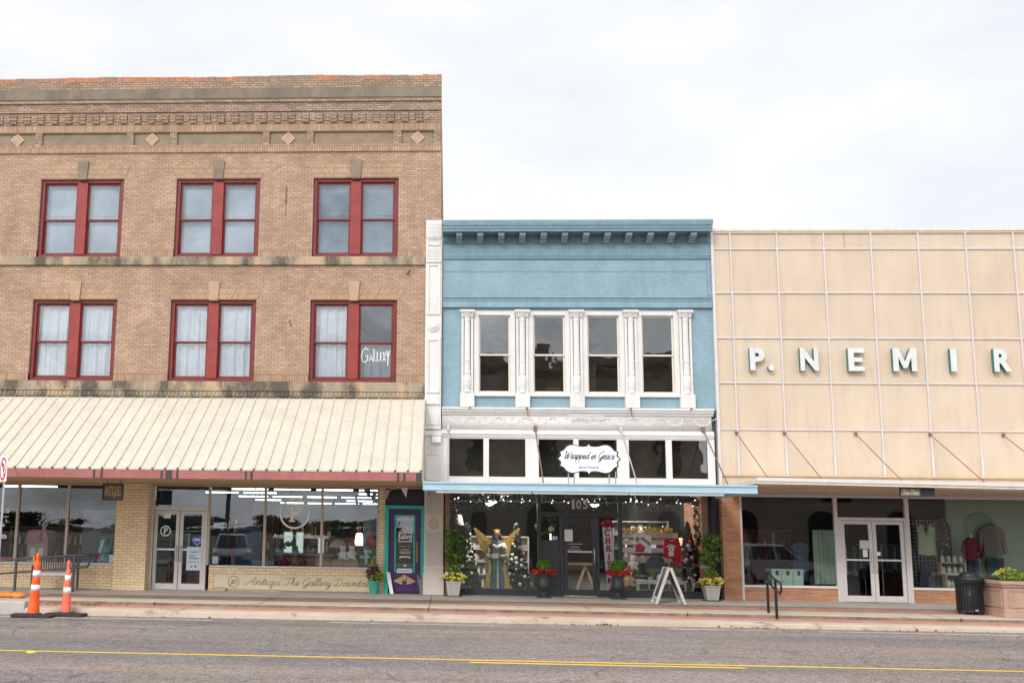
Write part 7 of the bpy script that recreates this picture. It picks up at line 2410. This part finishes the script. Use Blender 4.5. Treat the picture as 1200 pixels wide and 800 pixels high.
def car(label, x, y, rz, paint):
    t = thing('parked_car', label, 'car', (x, y, RZ), 'cars across the street', rz)
    arch = lambda c_: [(c_ - .41 * math.cos(PI * k / 8), .36 + .41 * math.sin(PI * k / 8)) for k in range(9)]
    prof = [(-2.3, .36)] + arch(-1.42) + arch(1.42) + [(2.33, .36), (2.33, .62), (2.28, .8), (2.1, .92), (1.3, 1.05), (.75, 1.08), (-2.1, 1.06), (-2.27, 1.0), (-2.34, .7)]
    mb = MB()
    mb.prism(prof, -.92, .92)
    b = mb.build('body', paint, t, local=True, bevel=.05)
    for s_ in (-1, 1):
        for xd in (-1.1, -.08, .95):
            MB().box(xd - .006, xd + .006, s_ * .924 - .003, s_ * .924 + .003, .45, 1.0).build('door_seam', 'black paint', t, local=True)
        for xd in (-.95, .08):
            MB().box(xd, xd + .18, s_ * .935 - .015, s_ * .935 + .015, .86, .89).build('door_handle', 'galvanised', t, local=True, bevel=.008)
    MB().box(-2.4, -2.28, -.86, .86, .38, .58).build('bumper', 'black paint', t, local=True, bevel=.03)
    MB().box(2.27, 2.4, -.86, .86, .36, .52).build('bumper', 'black paint', t, local=True, bevel=.03)
    lo = [(-2.15, 1.05), (1.15, 1.05), (.35, 1.68), (-1.95, 1.72)]
    mb = MB()
    vs = [(a, -.86, z) if z < 1.2 else (a, -.68, z) for a, z in lo] + [(a, .86, z) if z < 1.2 else (a, .68, z) for a, z in lo]
    mb.add(vs, [(0, 1, 2, 3), (7, 6, 5, 4), (0, 4, 5, 1), (1, 5, 6, 2), (2, 6, 7, 3), (3, 7, 4, 0)])
    c = mb.build('cabin', paint, t, local=True, bevel=.09)
    for s_ in (-1, 1):
        for a0, a1, a2, a3 in ((-2.0, -1.15, -1.15, -1.85), (-1.08, -.12, -.12, -1.08), (-.04, .92, .28, -.04)):
            mb = MB()
            q = lambda a, z: (a, s_ * (.872 - .18 * (z - 1.05) / .65), z)
            mb.add([q(a0, 1.12), q(a1, 1.12), q(a2, 1.6), q(a3, 1.6)], [(0, 1, 2, 3)])
            mb.add([(p_[0], p_[1] - s_ * .02, p_[2]) for p_ in mb.v[:4]], [(3, 2, 1, 0)])
            mb.build('side_window', 'car glass', c, local=True)
    mb = MB()
    mb.add([(1.12, -.74, 1.1), (1.12, .74, 1.1), (.43, .6, 1.645), (.43, -.6, 1.645)], [(0, 1, 2, 3)])
    mb.add([(p_[0] - .02, p_[1], p_[2] - .02) for p_ in mb.v[:4]], [(3, 2, 1, 0)])
    mb.v = [(a + .02, b_, c_ + .02) for a, b_, c_ in mb.v]
    mb.build('windscreen', 'car glass', c, local=True)
    mb = MB()
    mb.box(-2.175, -2.16, -.6, .6, 1.12, 1.58)
    mb.build('rear_window', 'car glass', c, local=True)
    for sx_, sy_ in ((-1.42, -.86), (1.42, -.86), (-1.42, .86), (1.42, .86)):
        w = MB()
        n_ = 20
        w.prism([(sx_ + .35 * math.cos(2 * PI * k / n_), .35 + .35 * math.sin(2 * PI * k / n_)) for k in range(n_)], sy_ - .11, sy_ + .11)
        ww = w.build('wheel', 'tyre', t, local=True, bevel=.02)
        w = MB()
        w.prism([(sx_ + .22 * math.cos(2 * PI * k / n_), .35 + .22 * math.sin(2 * PI * k / n_)) for k in range(n_)], sy_ - .118, sy_ + .118)
        w.build('rim', 'galvanised', ww, local=True)
    for s_ in (-1, 1):
        MB().box(2.2, 2.33, s_ * .72 - .15, s_ * .72 + .15, .72, .88).build('headlight', 'head lamp', t, local=True, bevel=.02)
        MB().box(-2.36, -2.25, s_ * .78 - .1, s_ * .78 + .1, .75, 1.0).build('tail_light', 'red letter', t, local=True, bevel=.02)
        MB().box(.75, .92, s_ * .98 - .09, s_ * .98 + .09, 1.1, 1.24).build('mirror', paint, t, local=True, bevel=.03)
    MB().box(2.29, 2.36, -.5, .5, .5, .7).build('grille', 'black paint', t, local=True)
    MB().box(-2.25, 2.25, -.7, .7, .22, .5).build('underbody', 'black paint', t, local=True)
car('white estate car parked across the street left of the camera', -10.6, -21.6, math.radians(78), 'car white')
car('blue estate car parked across the street nearest the camera', -7.6, -22.6, math.radians(82), 'car blue')
car('white estate car standing in the road beyond the right edge of the view', 12.3, -12.6, math.radians(-16), 'car white')
